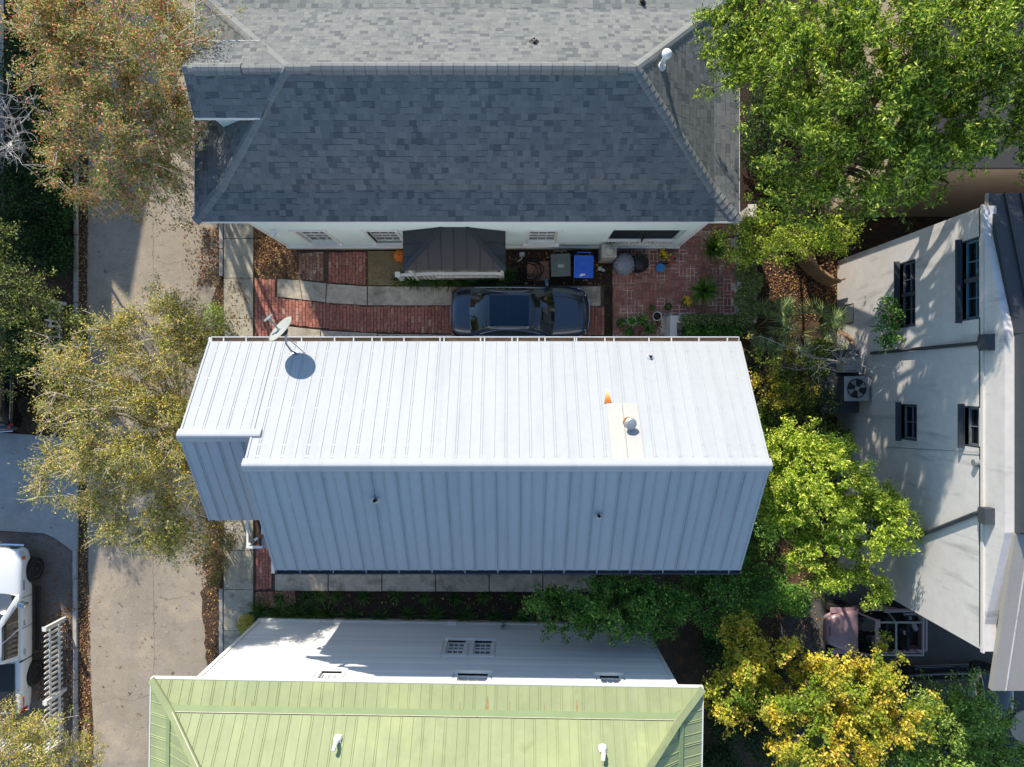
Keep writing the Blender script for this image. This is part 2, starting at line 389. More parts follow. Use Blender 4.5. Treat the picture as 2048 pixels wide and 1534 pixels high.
sheet('street', right_edge + left_edge, 0.004, M_asphalt, 0.3)
sheet('gravel_lot', px_poly([(-500, 1058), (90, 1064), (110, 1075), (147, 1102), (148, 1180), (149, 1300), (153, 1534), (153, 1750), (-500, 1750)]), 0.006, M_gravel, 0.3)
sheet('driveway_apron', px_poly([(-500, 858), (0, 865), (60, 869), (110, 873), (158, 880), (158, 1060), (157, 1104), (149, 1101), (112, 1074), (90, 1065), (0, 1060), (-500, 1052)]), 0.10, M_apron, 0.3)
sheet('dark_lot', px_poly([(1660, 1150), (2100, 1150), (2400, 1560), (1550, 1560), (1560, 1240)]), 0.006, M_darkasphalt, 0.3)

def place_stones(parent_name, segs, mat_):
    root = bpy.data.objects.new(parent_name, None); COL.objects.link(root); tag(root, kind='structure')
    for (x0, y0, x1, y1, w, h) in segs:
        a = P(x0, y0); b_ = P(x1, y1); L = (b_ - a).length; d = (b_ - a).normalized(); s = 0.0
        ang = math.atan2(d.y, d.x)
        while s < L - 0.1:
            l = min(rg.uniform(0.75, 1.5), L - s); c = a + d * (s + l / 2)
            m = MB(); hh = h + rg.uniform(-0.012, 0.012)
            m.box((0, 0, 0), (l - 0.025, w * rg.uniform(0.9, 1.05), 0.3 + hh))
            o = m.build('kerb_stone', mat_, root, world=False, bevel=0.012)
            o.location = (c.x, c.y, (hh - 0.3) / 2 + 0.0); o.rotation_euler = (0, 0, ang + rg.uniform(-0.015, 0.015))
            s += l
    return root
place_stones('kerb', [(443.5, 200, 443.5, 557, 0.13, 0.10), (443.5, 1176, 443.5, 1560, 0.14, 0.10)], M_granite)
place_stones('far_kerb', [(154, 120, 154, 700, 0.13, 0.11), (152.5, 1100, 153.5, 1560, 0.14, 0.11)], M_granite)

# sidewalk slabs
def slabs(name, quads, z, m, gap=0.012, bev=0.008):
    root = bpy.data.objects.new(name, None); COL.objects.link(root); tag(root, kind='structure')
    for q in quads:
        pts = px_poly(q); c = Vector((sum(p[0] for p in pts) / len(pts), sum(p[1] for p in pts) / len(pts)))
        sh = []
        for p in pts:
            v = Vector(p) - c; l = v.length; sh.append(tuple(c + v * ((l - gap) / l)))
        b = MB(); zz = z + rg.uniform(-0.008, 0.008); b.prism(sh, zz - 0.1, zz)
        b.build('slab', m, root, bevel=bev)
    return root
ys = [-200, -60, 60, 160, 240, 320, 400, 478, 557, 637, 716, 796, 876, 956, 1036, 1100, 1178, 1260, 1340, 1420, 1500, 1580, 1660]
slabs('sidewalk', [[(449, ys[i]), (508, ys[i]), (508, ys[i + 1]), (449, ys[i + 1])] for i in range(len(ys) - 1)], 0.09, M_concrete)

# brick making
def brick_mesh(name, l, w, h, ch=0.008, seed=0):
    r_ = random.Random(seed); b = MB(); j = lambda: r_.uniform(-0.004, 0.004)
    ring = lambda s, z: [(-l / 2 + s + j(), -w / 2 + s + j(), z), (l / 2 - s + j(), -w / 2 + s + j(), z), (l / 2 - s + j(), w / 2 - s + j(), z), (-l / 2 + s + j(), w / 2 - s + j(), z)]
    vs = ring(0, -h) + ring(0, -ch) + ring(ch, 0)
    fs = [(8, 9, 10, 11)] + [(i, (i + 1) % 4, 4 + (i + 1) % 4, 4 + i) for i in range(4)] + [(4 + i, 4 + (i + 1) % 4, 8 + (i + 1) % 4, 8 + i) for i in range(4)]
    b.add(vs, fs); return b.mesh(name)

class Pave:
    """collects brick places for one piece of the setting"""
    def __init__(s, root, mat_, l, w, h=0.07, joint=0.012):
        s.root = root; s.l, s.w, s.h = l, w, h; s.items = []; s.mat = mat_
        s.meshes = [brick_mesh('brick', l - joint, w - joint, h, seed=i) for i in range(4)]
        for m in s.meshes: m.materials.append(mat_)
    def fits(s, x, y, a, poly, tol=0.9):
        ca, sa = math.cos(a), math.sin(a)
        for (u, v) in ((-1, -1), (1, -1), (1, 1), (-1, 1)):
            dx, dy = u * s.l / 2 * tol, v * s.w / 2 * tol
            if not in_poly(x + dx * ca - dy * sa, y + dx * sa + dy * ca, poly): return False
        return True
    def running(s, poly, a, z, off=0.5):
        xs = [p[0] for p in poly]; ys_ = [p[1] for p in poly]; c = ((min(xs) + max(xs)) / 2, (min(ys_) + max(ys_)) / 2)
        rad = math.hypot(max(xs) - min(xs), max(ys_) - min(ys_)) / 2 + s.l; ca, sa = math.cos(a), math.sin(a)
        nv = int(rad / s.w) + 1; nu = int(rad / s.l) + 1
        for j in range(-nv, nv + 1):
            o = (off * s.l if j % 2 else 0.0) + rg.uniform(-0.02, 0.02)
            for i in range(-nu, nu + 1):
                u, v = i * s.l + o, j * s.w
                x, y = c[0] + u * ca - v * sa, c[1] + u * sa + v * ca
                if s.fits(x, y, a, poly): s.items.append((x, y, z + rg.uniform(-0.006, 0.006), a + rg.uniform(-0.03, 0.03), 1.0))
                else:
                    for f in (1, 2, 3):           # a brick cut short at the edge
                        best = None
                        for (c0, c1) in (((0, 4 - f), (f, 4))):
                            du = ((c0 + c1) / 8 - 0.5) * s.l; xx, yy = x + du * ca, y + du * sa; L0 = s.l; s.l = L0 * (c1 - c0) / 4; ok = s.fits(xx, yy, a, poly); s.l = L0
                            if ok: best = (xx, yy, z + rg.uniform(-0.006, 0.006), a, (c1 - c0) / 4); break
                        if best: s.items.append(best); break
    def basket(s, poly, z, holes=()):
        xs = [p[0] for p in poly]; ys_ = [p[1] for p in poly]; k = s.l
        for i in range(int((max(xs) - min(xs)) / k) + 1):
            for j in range(int((max(ys_) - min(ys_)) / k) + 1):
                x, y = min(xs) + (i + 0.5) * k, min(ys_) + (j + 0.5) * k
                hor = (i + j) % 2 == 0 if rg.random() > 0.15 else (i + j) % 2 == 1
                for d in (-0.5, 0.5):
                    xx, yy, a = (x, y + d * s.w, 0.0) if hor else (x + d * s.w, y, math.pi / 2)
                    if s.fits(xx, yy, a, poly, 0.8) and not any(in_poly(xx, yy, h) for h in holes):
                        s.items.append((xx, yy, z + rg.uniform(-0.005, 0.005), a + rg.uniform(-0.025, 0.025), 1.0))
    def finish(s, limit=300, key=None):
        key = key or (lambda it: it[0] ** 2 + it[1] ** 2)
        it = sorted(s.items, key=key)
        for q, (x, y, z, a, sx) in enumerate(it[:limit]):
            o = bpy.data.objects.new('brick', s.meshes[q % 4]); COL.objects.link(o)
            o.location = (x, y, z); o.rotation_euler = (0, 0, a); o.parent = s.root; o.scale = (sx, 1, 1)
        rest = it[limit:]
        if rest:
            me = s.meshes[0]; n = len(me.vertices)
            co = np.zeros(n * 3); me.vertices.foreach_get('co', co); co = co.reshape(n, 3)
            A = np.array(rest); ca, sa = np.cos(A[:, 3])[:, None], np.sin(A[:, 3])[:, None]
            V = np.stack([co[None, :, 0] * A[:, 4:5] * ca - co[None, :, 1] * sa + A[:, 0:1], co[None, :, 0] * A[:, 4:5] * sa + co[None, :, 1] * ca + A[:, 1:2], co[None, :, 2] + A[:, 2:3]], -1).reshape(-1, 3)
            Fq = np.array([p.vertices[:] for p in me.polygons])
            FF = (Fq[None] + (np.arange(len(rest)) * n)[:, None, None]).reshape(-1, 4)
            o = np_mesh('brick_field', V, FF, s.mat, s.root, world=False); o['kind'] = 'stuff'

# the driveway between the blue and the white-roofed house
drive_bed = sheet('driveway', px_poly([(509, 556), (560, 500), (590, 503), (1222, 503), (1222, 720), (509, 720)]), 0.02, M_sand, 0.2)
pv = Pave(drive_bed, M_brick, 0.262, 0.124)
lane = px_poly([(511, 556), (555, 558), (555, 594), (600, 599), (660, 606), (735, 612), (905, 612), (1222, 613), (1222, 671), (905, 668), (735, 665), (650, 659), (575, 651), (571, 720), (511, 720)])
pv.running(lane, math.pi / 2, 0.075)
pv.running(px_poly([(655, 503), (735, 503), (735, 571), (655, 567)]), math.pi / 2, 0.078)
pv.running(px_poly([(1203, 570), (1222, 570), (1222, 612), (1203, 612)]), math.pi / 2, 0.075)
pv.finish(300, key=lambda it: abs(it[1] - 2.3) + abs(it[0] + 4) * 0.4)
pv2 = Pave(drive_bed, M_brick_old, 0.25, 0.13)
pv2.running(px_poly([(592, 505), (654, 503), (654, 566), (600, 560)]), math.pi / 2, 0.072)
pv2.finish(300)
def slab_child(root, q, z, m):
    pts = px_poly(q); c = Vector((sum(p[0] for p in pts) / len(pts), sum(p[1] for p in pts) / len(pts)))
    sh = [tuple(c + (Vector(p) - c) * (1 - 0.01 / (Vector(p) - c).length)) for p in pts]
    b = MB(); b.prism(sh, z - 0.1, z); return b.build('slab', m, root, bevel=0.008)
for q in ([(556, 558), (600, 561), (606, 600), (556, 594)], [(600, 561), (654, 567), (652, 605), (606, 600)], [(655, 568), (735, 573), (735, 611), (653, 606)],
          [(736, 573), (925, 574), (925, 611), (736, 611)], [(926, 574), (1100, 574), (1100, 611), (926, 611)], [(1101, 573), (1201, 573), (1201, 612), (1101, 612)],
          [(577, 653), (642, 660), (642, 718), (573, 718)], [(643, 661), (755, 667), (755, 718), (643, 718)], [(756, 668), (905, 670), (905, 718), (756, 718)], [(906, 670), (1060, 671), (1060, 718), (906, 718)], [(1061, 672), (1180, 672), (1180, 718), (1061, 718)]):
    slab_child(drive_bed, q, 0.083 + rg.uniform(-0.006, 0.006), M_concrete_dk)
sheet('planting_bed', px_poly([(1012, 503), (1208, 503), (1208, 570), (1012, 570)]), 0.06, M_mulch, 0.1)
sheet('grass_strip', px_poly([(737, 503), (806, 503), (806, 571), (737, 571)]), 0.065, M_straw, 0.1)
sheet('drain_strip', px_poly([(1209, 528), (1224, 528), (1224, 690), (1209, 690)]), 0.085, M_mulch, 0.2)
# the patio
patio_poly = px_poly([(1225, 440), (1472, 440), (1472, 700), (1225, 700)])
patio = sheet('patio', patio_poly, 0.066, M_mortar, 0.2)
pp = Pave(patio, M_brick, 0.270, 0.135, joint=0.022)
pp.basket(patio_poly, 0.075, holes=[px_poly([(1320, 630), (1480, 630), (1480, 700), (1320, 700)])])
pp.finish(300, key=lambda it: abs(it[0] - P(1325, 0).x) * 0.5 + abs(it[1] - P(0, 585).y))
# walk on the south side of the white-roofed house
walk = sheet('side_walk', px_poly([(508, 1085), (553, 1085), (553, 1120), (1330, 1120), (1330, 1185), (560, 1180), (508, 1180)]), 0.02, M_sand, 0.2)
pw = Pave(walk, M_brick, 0.24, 0.112)
pw.running(px_poly([(509, 1087), (549, 1087), (549, 1178), (509, 1178)]), math.pi / 2, 0.078)
pw.running(px_poly([(551, 1122), (1328, 1122), (1328, 1147), (551, 1147)]), 0.0, 0.075)
pw.finish(300)
for i in range(6):
    a, b_ = 551 + i * 107, 551 + (i + 1) * 107 - 1
    slab_child(walk, [(a, 1148), (b_, 1148), (b_, 1181 + i * 0.5), (a, 1180 + i * 0.5)], 0.085 + rg.uniform(-0.005, 0.005), M_concrete_dk)
sheet('flower_bed', px_poly([(560, 1181), (1330, 1185), (1330, 1270), (520, 1250), (512, 1212)]), 0.03, M_mulch, 0.2)
sheet('east_garden', px_poly([(1470, -500), (2500, -500), (2500, 436), (1470, 436)]), 0.01, M_mulch, 0.2)
sheet('back_garden', px_poly([(1478, 440), (1680, 440), (1680, 640), (1478, 640)]), 0.01, M_mulch, 0.2)

# ------------------------------------------------------------------ building helpers
class Frame:
    """a roof plane: corner points in order, the first edge is the eave"""
    def __init__(s, pts):
        s.pts = [Vector(p) for p in pts]; s.o = s.pts[0]
        s.u = (s.pts[1] - s.pts[0]).normalized()
        n = (s.pts[1] - s.pts[0]).cross(s.pts[2] - s.pts[0]).normalized()
        if n.z < 0: n = -n
        s.n = n; s.v = n.cross(s.u)
        if s.v.dot(s.pts[2] - s.pts[0]) < 0: s.v = -s.v
        s.uv = [((p - s.o).dot(s.u), (p - s.o).dot(s.v)) for p in s.pts]
    def at(s, a, b, h=0.0): return s.o + s.u * a + s.v * b + s.n * h
    def cut(s, val, axis):
        """extent along the other axis where axis coordinate = val"""
        out = []; k = len(s.uv)
        for i in range(k):
            a, b = s.uv[i], s.uv[(i + 1) % k]
            va, vb = a[axis], b[axis]
            if abs(va - val) < 1e-6: out.append(a[1 - axis])
            if (va - val) * (vb - val) < 0:
                t = (val - va) / (vb - va); out.append(a[1 - axis] + (b[1 - axis] - a[1 - axis]) * t)
        return (min(out), max(out)) if out else None

def shingle_recs(fr, expo, recs, wmin=0.10, wmax=0.25, seed=0):
    r_ = random.Random(seed); vs = [p[1] for p in fr.uv]; v = min(vs) + 0.0; vmax = max(vs)
    while v < vmax - 0.02:
        v1 = min(v + expo, vmax - 0.001); e0 = fr.cut(v + 1e-4, 1); e1 = fr.cut(v1 - 1e-4, 1)
        if not e0 or not e1: break
        lo, hi = min(e0[0], e1[0]), max(e0[1], e1[1]); a = lo - r_.uniform(0, wmax)
        while a < hi:
            b = a + r_.uniform(wmin, wmax); t = r_.choice((0.001, 0.002, 0.005))
            q = [(max(a, e0[0]), v), (min(b, e0[1]), v), (min(b, e1[1]), v1), (max(a, e1[0]), v1)]
            if q[1][0] - q[0][0] > 0.01 or q[2][0] - q[3][0] > 0.01:
                if q[1][0] < q[0][0]: q[1] = q[0] = ((q[0][0] + q[1][0]) / 2, v)
                if q[2][0] < q[3][0]: q[2] = q[3] = ((q[2][0] + q[3][0]) / 2, v1)
                bt = [fr.at(x, y, 0.0) for (x, y) in q]
                tp = [fr.at(q[0][0], q[0][1] - 0.004, t + 0.007), fr.at(q[1][0] - 0.003, q[1][1] - 0.004, t + 0.007), fr.at(q[2][0] - 0.003, q[2][1], 0.004 + t * 0.5), fr.at(q[3][0], q[3][1], 0.004 + t * 0.5)]
                recs.append((bt + tp, (q[1][0] - q[0][0]) * expo))
            a = b
        v += expo
SH_F = [(4, 5, 6, 7), (0, 1, 5, 4), (1, 2, 6, 5), (3, 0, 4, 7)]

def finish_shingles(recs, root, mat_, limit=300, rootmat=None):
    def score(rc):
        c = sum(rc[0], Vector()) / 8; d = CAM_H - c.z
        x, y = CX + c.x / d * F_PX, CY - c.y / d * F_PX
        if not (0 < x < 1360 and 0 < y < 1534): return 1e9
        return d / (rc[1] + 1e-3) ** 0.5
    recs = sorted(recs, key=score)
    for (vs, _) in recs[:limit]:
        b = MB(); b.add(vs, SH_F); b.build('shingle', mat_, root)
    rest = recs[limit:]
    if rest:
        V = np.array([[tuple(v) for v in rc[0]] for rc in rest]).reshape(-1, 3)
        FF = (np.array(SH_F)[None] + (np.arange(len(rest)) * 8)[:, None, None]).reshape(-1, 4)
        o = np_mesh('shingle_field', V, FF, mat_, root); o['kind'] = 'stuff'
    bands = [rc for rc in recs if rg.random() < 0.34]          # dark strips that paint in the shadow dashes under the next course
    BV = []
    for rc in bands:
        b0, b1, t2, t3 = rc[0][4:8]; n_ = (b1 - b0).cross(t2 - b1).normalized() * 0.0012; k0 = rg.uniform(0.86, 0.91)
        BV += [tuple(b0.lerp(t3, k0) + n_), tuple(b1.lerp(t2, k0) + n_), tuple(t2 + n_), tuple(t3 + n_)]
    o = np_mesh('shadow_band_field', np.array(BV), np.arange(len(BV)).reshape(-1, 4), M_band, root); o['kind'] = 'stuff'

def caps(root, a, b, nL, nR, mat_, w=0.15, expo=0.2, lift=0.03, t=0.012, name='ridge_cap', flat=False):
    """bent cap shingles from a to b; nL, nR normals of the planes to the left and right of a->b"""
    a, b = Vector(a), Vector(b); d = (b - a).normalized(); L = (b - a).length; n = max(1, int(round(L / expo))); e = L / n
    up = (nL + nR).normalized(); sL = nL.cross(d).normalized(); sR = d.cross(nR).normalized()
    sL = -sL if sL.z > 0 else sL; sR = -sR if sR.z > 0 else sR
    fl = lambda v: (Vector((v.x, v.y, 0)).normalized() * 0.09 + Vector((0, 0, -0.022)))
    qL, qR = fl(sL), fl(sR)
    for i in range(n):
        p0 = a + d * (i * e) + up * (lift + t); p1 = a + d * ((i + 1) * e - 0.012) + up * (lift - 0.004)
        ww = w + rg.uniform(-0.008, 0.008); dn = up * t
        top = [p0 + sL * ww, p0 + qL, p0 + up * 0.008, p0 + qR, p0 + sR * ww, p1 + sL * ww, p1 + qL, p1 + up * 0.008, p1 + qR, p1 + sR * ww]
        bot = [p - up * (lift + 0.01) for p in top]
        m = MB(); m.add(top + bot, [(0, 1, 6, 5), (1, 2, 7, 6), (2, 3, 8, 7), (3, 4, 9, 8), (0, 10, 11, 1), (1, 11, 12, 2), (2, 12, 13, 3), (3, 13, 14, 4), (0, 5, 15, 10), (4, 14, 19, 9), (5, 6, 16, 15), (6, 7, 17, 16), (7, 8, 18, 17), (8, 9, 19, 18)])
        m.build(name, mat_, root)

def panels(fr, root, mat_, width, u0, u1, seam='alt', rib=(0.014, 0.019), vr=None, start=0, name='panel', thick=0.006, mats=None, trim=0.0):
    n = int(round((u1 - u0) / width)); w = (u1 - u0) / n; out = []
    for i in range(n):
        a, b = u0 + i * w, u0 + (i + 1) * w
        ea, eb = fr.cut(a + 1e-3, 0), fr.cut(b - 1e-3, 0)
        if not ea or not eb: continue
        va0, va1 = (ea if vr is None else (max(ea[0], vr[0]), min(ea[1], vr[1])))
        vb0, vb1 = (eb if vr is None else (max(eb[0], vr[0]), min(eb[1], vr[1])))
        va1 -= trim; vb1 -= trim
        if va1 - va0 < 0.02 and vb1 - vb0 < 0.02: continue
        va1 = max(va1, va0 + 0.001); vb1 = max(vb1, vb0 + 0.001)
        m = MB()
        m.slab([fr.at(a, va0, thick), fr.at(b - 0.002, vb0, thick), fr.at(b - 0.002, vb1, thick), fr.at(a, va1, thick)], thick - 0.001)
        ribs = [0.0] if (i + start) % 2 == 0 else [0.0, 0.055]
        if seam == 'single': ribs = [0.0]
        for o_ in ribs:
            x0 = a + o_; t_ = o_ / w; q0 = va0 + (vb0 - va0) * t_; q1 = va1 + (vb1 - va1) * t_
            if q1 - q0 < 0.05: continue
            c0, c1 = x0 + 0.001, x0 + rib[0]
            m.add([fr.at(c0 - 0.004, q0, thick), fr.at(c0 + 0.003, q0, rib[1]), fr.at(c1 - 0.003, q0, rib[1]), fr.at(c1 + 0.004, q0, thick),
                   fr.at(c0 - 0.004, q1, thick), fr.at(c0 + 0.003, q1, rib[1]), fr.at(c1 - 0.003, q1, rib[1]), fr.at(c1 + 0.004, q1, thick)],
                  [(0, 4, 5, 1), (1, 5, 6, 2), (2, 6, 7, 3), (0, 1, 2, 3), (4, 7, 6, 5)])
        out.append(m.build(name, mat_, root))
    return out

def screws(fr, root, mat_, rows, u0, u1, step, r=0.011, h=0.012):
    m = MB()
    for v in rows:
        k = int((u1 - u0) / step)
        for i in range(k + 1):
            for du in (-0.03, 0.03) if i % 2 else (0.02,):
                u = u0 + i * step + du; e = fr.cut(u, 0)
                if not e or v < e[0] + 0.03 or v > e[1] - 0.03: continue
                c = fr.at(u, v, h); a, b = fr.u * r, fr.v * r
                m.add([c - a - b, c + a - b, c + a + b, c - a + b, c - fr.n * h - a - b, c - fr.n * h + a - b, c - fr.n * h + a + b, c - fr.n * h - a + b], [(0, 1, 2, 3), (4, 0, 3, 7), (5, 6, 2, 1), (4, 5, 1, 0), (7, 3, 2, 6)])
    o = m.build('screw_field', mat_, root); o['kind'] = 'stuff'

def holed_wall(mb, o, u, h0, h1, L, thick, holes, mi=0):
    """wall from point o along unit u (length L), z h0..h1, thickness inward (left normal -> n), rectangular holes (a0,a1,z0,z1)"""
    o, u = Vector(o), Vector(u); n = Vector((-u.y, u.x, 0))
    us = sorted({0.0, L, *[h[0] for h in holes], *[h[1] for h in holes]}); zs = sorted({h0, h1, *[h[2] for h in holes], *[h[3] for h in holes]})
    for j in range(len(zs) - 1):
        run = None
        for i in range(len(us) - 1):
            ca, cz = (us[i] + us[i + 1]) / 2, (zs[j] + zs[j + 1]) / 2
            solid = not any(h[0] < ca < h[1] and h[2] < cz < h[3] for h in holes)
            if solid:
                run = [us[i] if run is None else run[0], us[i + 1]]
            if (not solid or i == len(us) - 2) and run:
                a, b = run; A, B = o + u * a, o + u * b
                poly = [A, B, B + n * thick, A + n * thick]
                mb.prism([(p.x, p.y) for p in poly], zs[j], zs[j + 1], mi); run = None

def window(root, o, u, a0, a1, z0, z1, frame, glass, depth=0.1, cols=3, rows=2, trim=0.09, sill=0.12, name='window', sash=None, trim_mat=None, proud=0.03, mid=True):
    """window in the wall plane through o along u (outside is -n). frame, sill, muntins, panes"""
    o, u = Vector(o), Vector(u); n = Vector((-u.y, u.x, 0)); z = Vector((0, 0, 1))
    M3 = Matrix((u, n, z)).transposed()
    def bar(mb, a, b, c, d, y0, y1):
        ctr = o + u * ((a + b) / 2) + n * ((y0 + y1) / 2) + z * ((c + d) / 2)
        mb.box(ctr, (b - a, y1 - y0, d - c), M=M3)
    f = MB(); tm = trim_mat or frame
    if trim:
        bar(f, a0 - trim, a0, z0, z1, -proud, depth); bar(f, a1, a1 + trim, z0, z1, -proud, depth)
        bar(f, a0 - trim - 0.03, a1 + trim + 0.03, z1, z1 + trim + 0.02, -proud - 0.02, depth)
    else:
        bar(f, a0, a0 + 0.04, z0, z1, 0.0, depth); bar(f, a1 - 0.04, a1, z0, z1, 0.0, depth); bar(f, a0 + 0.04, a1 - 0.04, z1 - 0.04, z1, 0.0, depth)
    fo = f.build(name, tm, root)
    if sill:
        s_ = MB(); bar(s_, a0 - trim - 0.05, a1 + trim + 0.05, z0 - 0.06, z0, -sill, depth + 0.02); s_.build('sill', tm, fo)
    sm = MB(); zm = (z0 + z1) / 2
    i0 = 0.0 if trim else 0.04
    bar(sm, a0 + i0, a0 + i0 + 0.05, z0, z1 - i0, depth - 0.05, depth - 0.01); bar(sm, a1 - i0 - 0.05, a1 - i0, z0, z1 - i0, depth - 0.05, depth - 0.01)
    bar(sm, a0 + i0 + 0.05, a1 - i0 - 0.05, z0, z0 + 0.06, depth - 0.05, depth - 0.01); bar(sm, a0 + i0 + 0.05, a1 - i0 - 0.05, z1 - i0 - 0.05, z1 - i0, depth - 0.05, depth - 0.01)
    if mid: bar(sm, a0 + i0 + 0.05, a1 - i0 - 0.05, zm - 0.03, zm + 0.03, depth - 0.06, depth - 0.008)
    for c in range(1, cols):
        x = a0 + i0 + 0.05 + (a1 - a0 - 0.1 - 2 * i0) * c / cols; bar(sm, x - 0.012, x + 0.012, z0 + 0.06, z1 - i0 - 0.05, depth - 0.04, depth - 0.006)
    for rr in range(1, rows):
        zz = z0 + 0.06 + (z1 - z0 - 0.11 - i0) * rr / rows
        if mid and abs(zz - zm) < 0.05: continue
        bar(sm, a0 + i0 + 0.05, a1 - i0 - 0.05, zz - 0.012, zz + 0.012, depth - 0.041, depth - 0.004)
    sm.build('sash', sash or frame, fo)
    gm = MB(); bar(gm, a0 + 0.01, a1 - 0.01, z0 + 0.01, z1 - 0.01, depth - 0.003, depth + 0.02); gm.build('pane', glass, fo)
    return fo

def vent_pipe(root_label, cat, base, up_h, r, mats, name='vent_pipe', flange=0.13, group=None, nrm=None, bent=None):
    t = thing(name, root_label, cat, base, 0, group); n = (nrm or Vector((0, 0, 1)))
    Q = Vector((0, 0, 1)).rotation_difference(n).to_matrix()
    f = MB(); f.lathe([(flange, 0.0), (flange, 0.012), (r * 1.5, 0.03), (r * 1.3, 0.09)], 16, M=Q, c=n * 0.008); f.build('flashing', mats[0], t, world=False, smooth=False)
    p = MB(); p.lathe([(r, 0.0), (r, up_h), (r * 0.72, up_h), (r * 0.72, up_h - 0.08)], 14); p.build('pipe', mats[1], t, world=False)
    i = MB(); i.lathe([(r * 0.7, up_h - 0.09), (r * 0.7, up_h - 0.07)], 14); i.build('opening', M_black_metal, t, world=False)
    return t

# ------------------------------------------------------------------ the house with the white metal roof
EZ, EYN, EYS = 6.5, 1.153, -5.118          # eave height, north and south eave lines
SL = 0.722
RY = (EYN + EYS) / 2; RZ = EZ + SL * (EYN - EYS) / 2
XL, XR = P(487, 930, RZ).x, P(1541, 935, RZ).x
wh = thing('white_roofed_house', 'narrow house with a long white ribbed metal gable roof in the middle', 'house', (0.0, RY, 0))
frN = Frame([(XR, EYN, EZ), (XL, EYN, EZ), (XL, RY, RZ), (XR, RY, RZ)])
frS = Frame([(XL, EYS, EZ), (XR, EYS, EZ), (XR, RY, RZ), (XL, RY, RZ)])
XPL = P(357, 872, 8.27).x; PYS = P(0, 1040, EZ).y; PRY = (EYN + PYS) / 2; PRZ = EZ + SL * (EYN - PYS) / 2
frPN = Frame([(XL, EYN, EZ), (XPL, EYN, EZ), (XPL, PRY, PRZ), (XL, PRY, PRZ)])
frPS = Frame([(XPL, PYS, EZ), (XL, PYS, EZ), (XL, PRY, PRZ), (XPL, PRY, PRZ)])
deck = MB()
def gable_body(mb, x0, x1, y0, y1, yr, ez, rz, t=0.1):
    d = 0.01
    prof = [(y1, ez - d), (yr, rz - d), (y0, ez - d), (y0, ez - d - t), (yr, rz - d - t), (y1, ez - d - t)]
    n = 6; vs = [(x0, p[0], p[1]) for p in prof] + [(x1, p[0], p[1]) for p in prof]
    mb.add(vs, [(0, 1, 7, 6), (1, 2, 8, 7), (2, 3, 9, 8), (3, 4, 10, 9), (4, 5, 11, 10), (5, 0, 6, 11), (0, 5, 4, 1), (1, 4, 3, 2), (6, 7, 10, 11), (7, 8, 9, 10)])
gable_body(deck, XL + 0.01, XR - 0.01, EYS + 0.01, EYN - 0.01, RY, EZ, RZ)
gable_body(deck, XPL + 0.01, XL - 0.01, PYS + 0.01, EYN - 0.01, PRY, EZ, PRZ)
roof_w = deck.build('roof', M_white_old, wh)
Lm = XR - XL; Lp = XL - XPL
panels(frN, roof_w, M_white_metal, 0.305, 0.0, Lm, start=0)
panels(frS, roof_w, M_white_metal, 0.305, 0.0, Lm, start=1, rib=(0.018, 0.032))
panels(frPN, roof_w, M_white_metal, 0.305, 0.0, Lp, start=1)
panels(frPS, roof_w, M_white_metal, 0.305, 0.0, Lp, start=0, rib=(0.018, 0.032))
sl_len = math.hypot(RY - EYS, RZ - EZ)
screws(frN, roof_w, M_grey_metal, [0.35, 1.25, 2.2, 3.3, 3.62], 0.0, Lm, 0.305)
screws(frS, roof_w, M_grey_metal, [0.15, 0.34, 1.45, 2.3, 3.4], 0.0, Lm, 0.305)
screws(frPN, roof_w, M_grey_metal, [0.35, 1.25, 2.2, 2.8], 0.0, Lp, 0.305)
screws(frPS, roof_w, M_grey_metal, [0.2, 1.5, 2.75], 0.0, Lp, 0.305)
# ridge rolls
def ridge_roll(x0, x1, y, z, w=0.16):
    m = MB(); prof = []
    for k in range(9):
        a = -1 + 2 * k / 8; prof.append((a * w, 0.045 - abs(a) ** 1.6 * (w * SL + 0.012)))
    prof += [(w * 1.02, -w * SL + 0.0), (-w * 1.02, -w * SL + 0.0)]
    n = len(prof); vs = [(x0, y + p[0], z + p[1]) for p in prof] + [(x1, y + p[0], z + p[1]) for p in prof]
    m.add(vs, [(i, (i + 1) % n, n + (i + 1) % n, n + i) for i in range(n)] + [tuple(range(n))[::-1], tuple(range(n, 2 * n))])
    return m.build('ridge_roll', M_white_metal, roof_w, smooth=False)
ridge_roll(XL - 0.03, (XL + XR) / 2, RY, RZ + 0.03); ridge_roll((XL + XR) / 2 + 0.003, XR + 0.03, RY, RZ + 0.032)
ridge_roll(XPL - 0.03, XL + 0.25, PRY, PRZ + 0.03)
# rake trims
def rake(p0, p1, off, m=M_white_metal):
    b = MB(); p0, p1 = Vector(p0), Vector(p1); d = (p1 - p0).normalized()
    b.slab([p0 + Vector((off, 0, 0.035)), p0 + Vector((0, 0, 0.035)), p1 + Vector((0, 0, 0.035)), p1 + Vector((off, 0, 0.035))], 0.16)
    return b.build('rake_trim', m, roof_w)
rake((XL, RY, RZ), (XL, EYN, EZ), 0.05); rake((XL, EYS, EZ), (XL, RY, RZ), 0.05); rake((XPL, PRY, PRZ), (XPL, EYN, EZ), 0.05); rake((XPL, PYS, EZ), (XPL, PRY, PRZ), 0.05)
rake((XR, RY, RZ), (XR, EYN, EZ), -0.05); rake((XR, EYS, EZ), (XR, RY, RZ), -0.05)
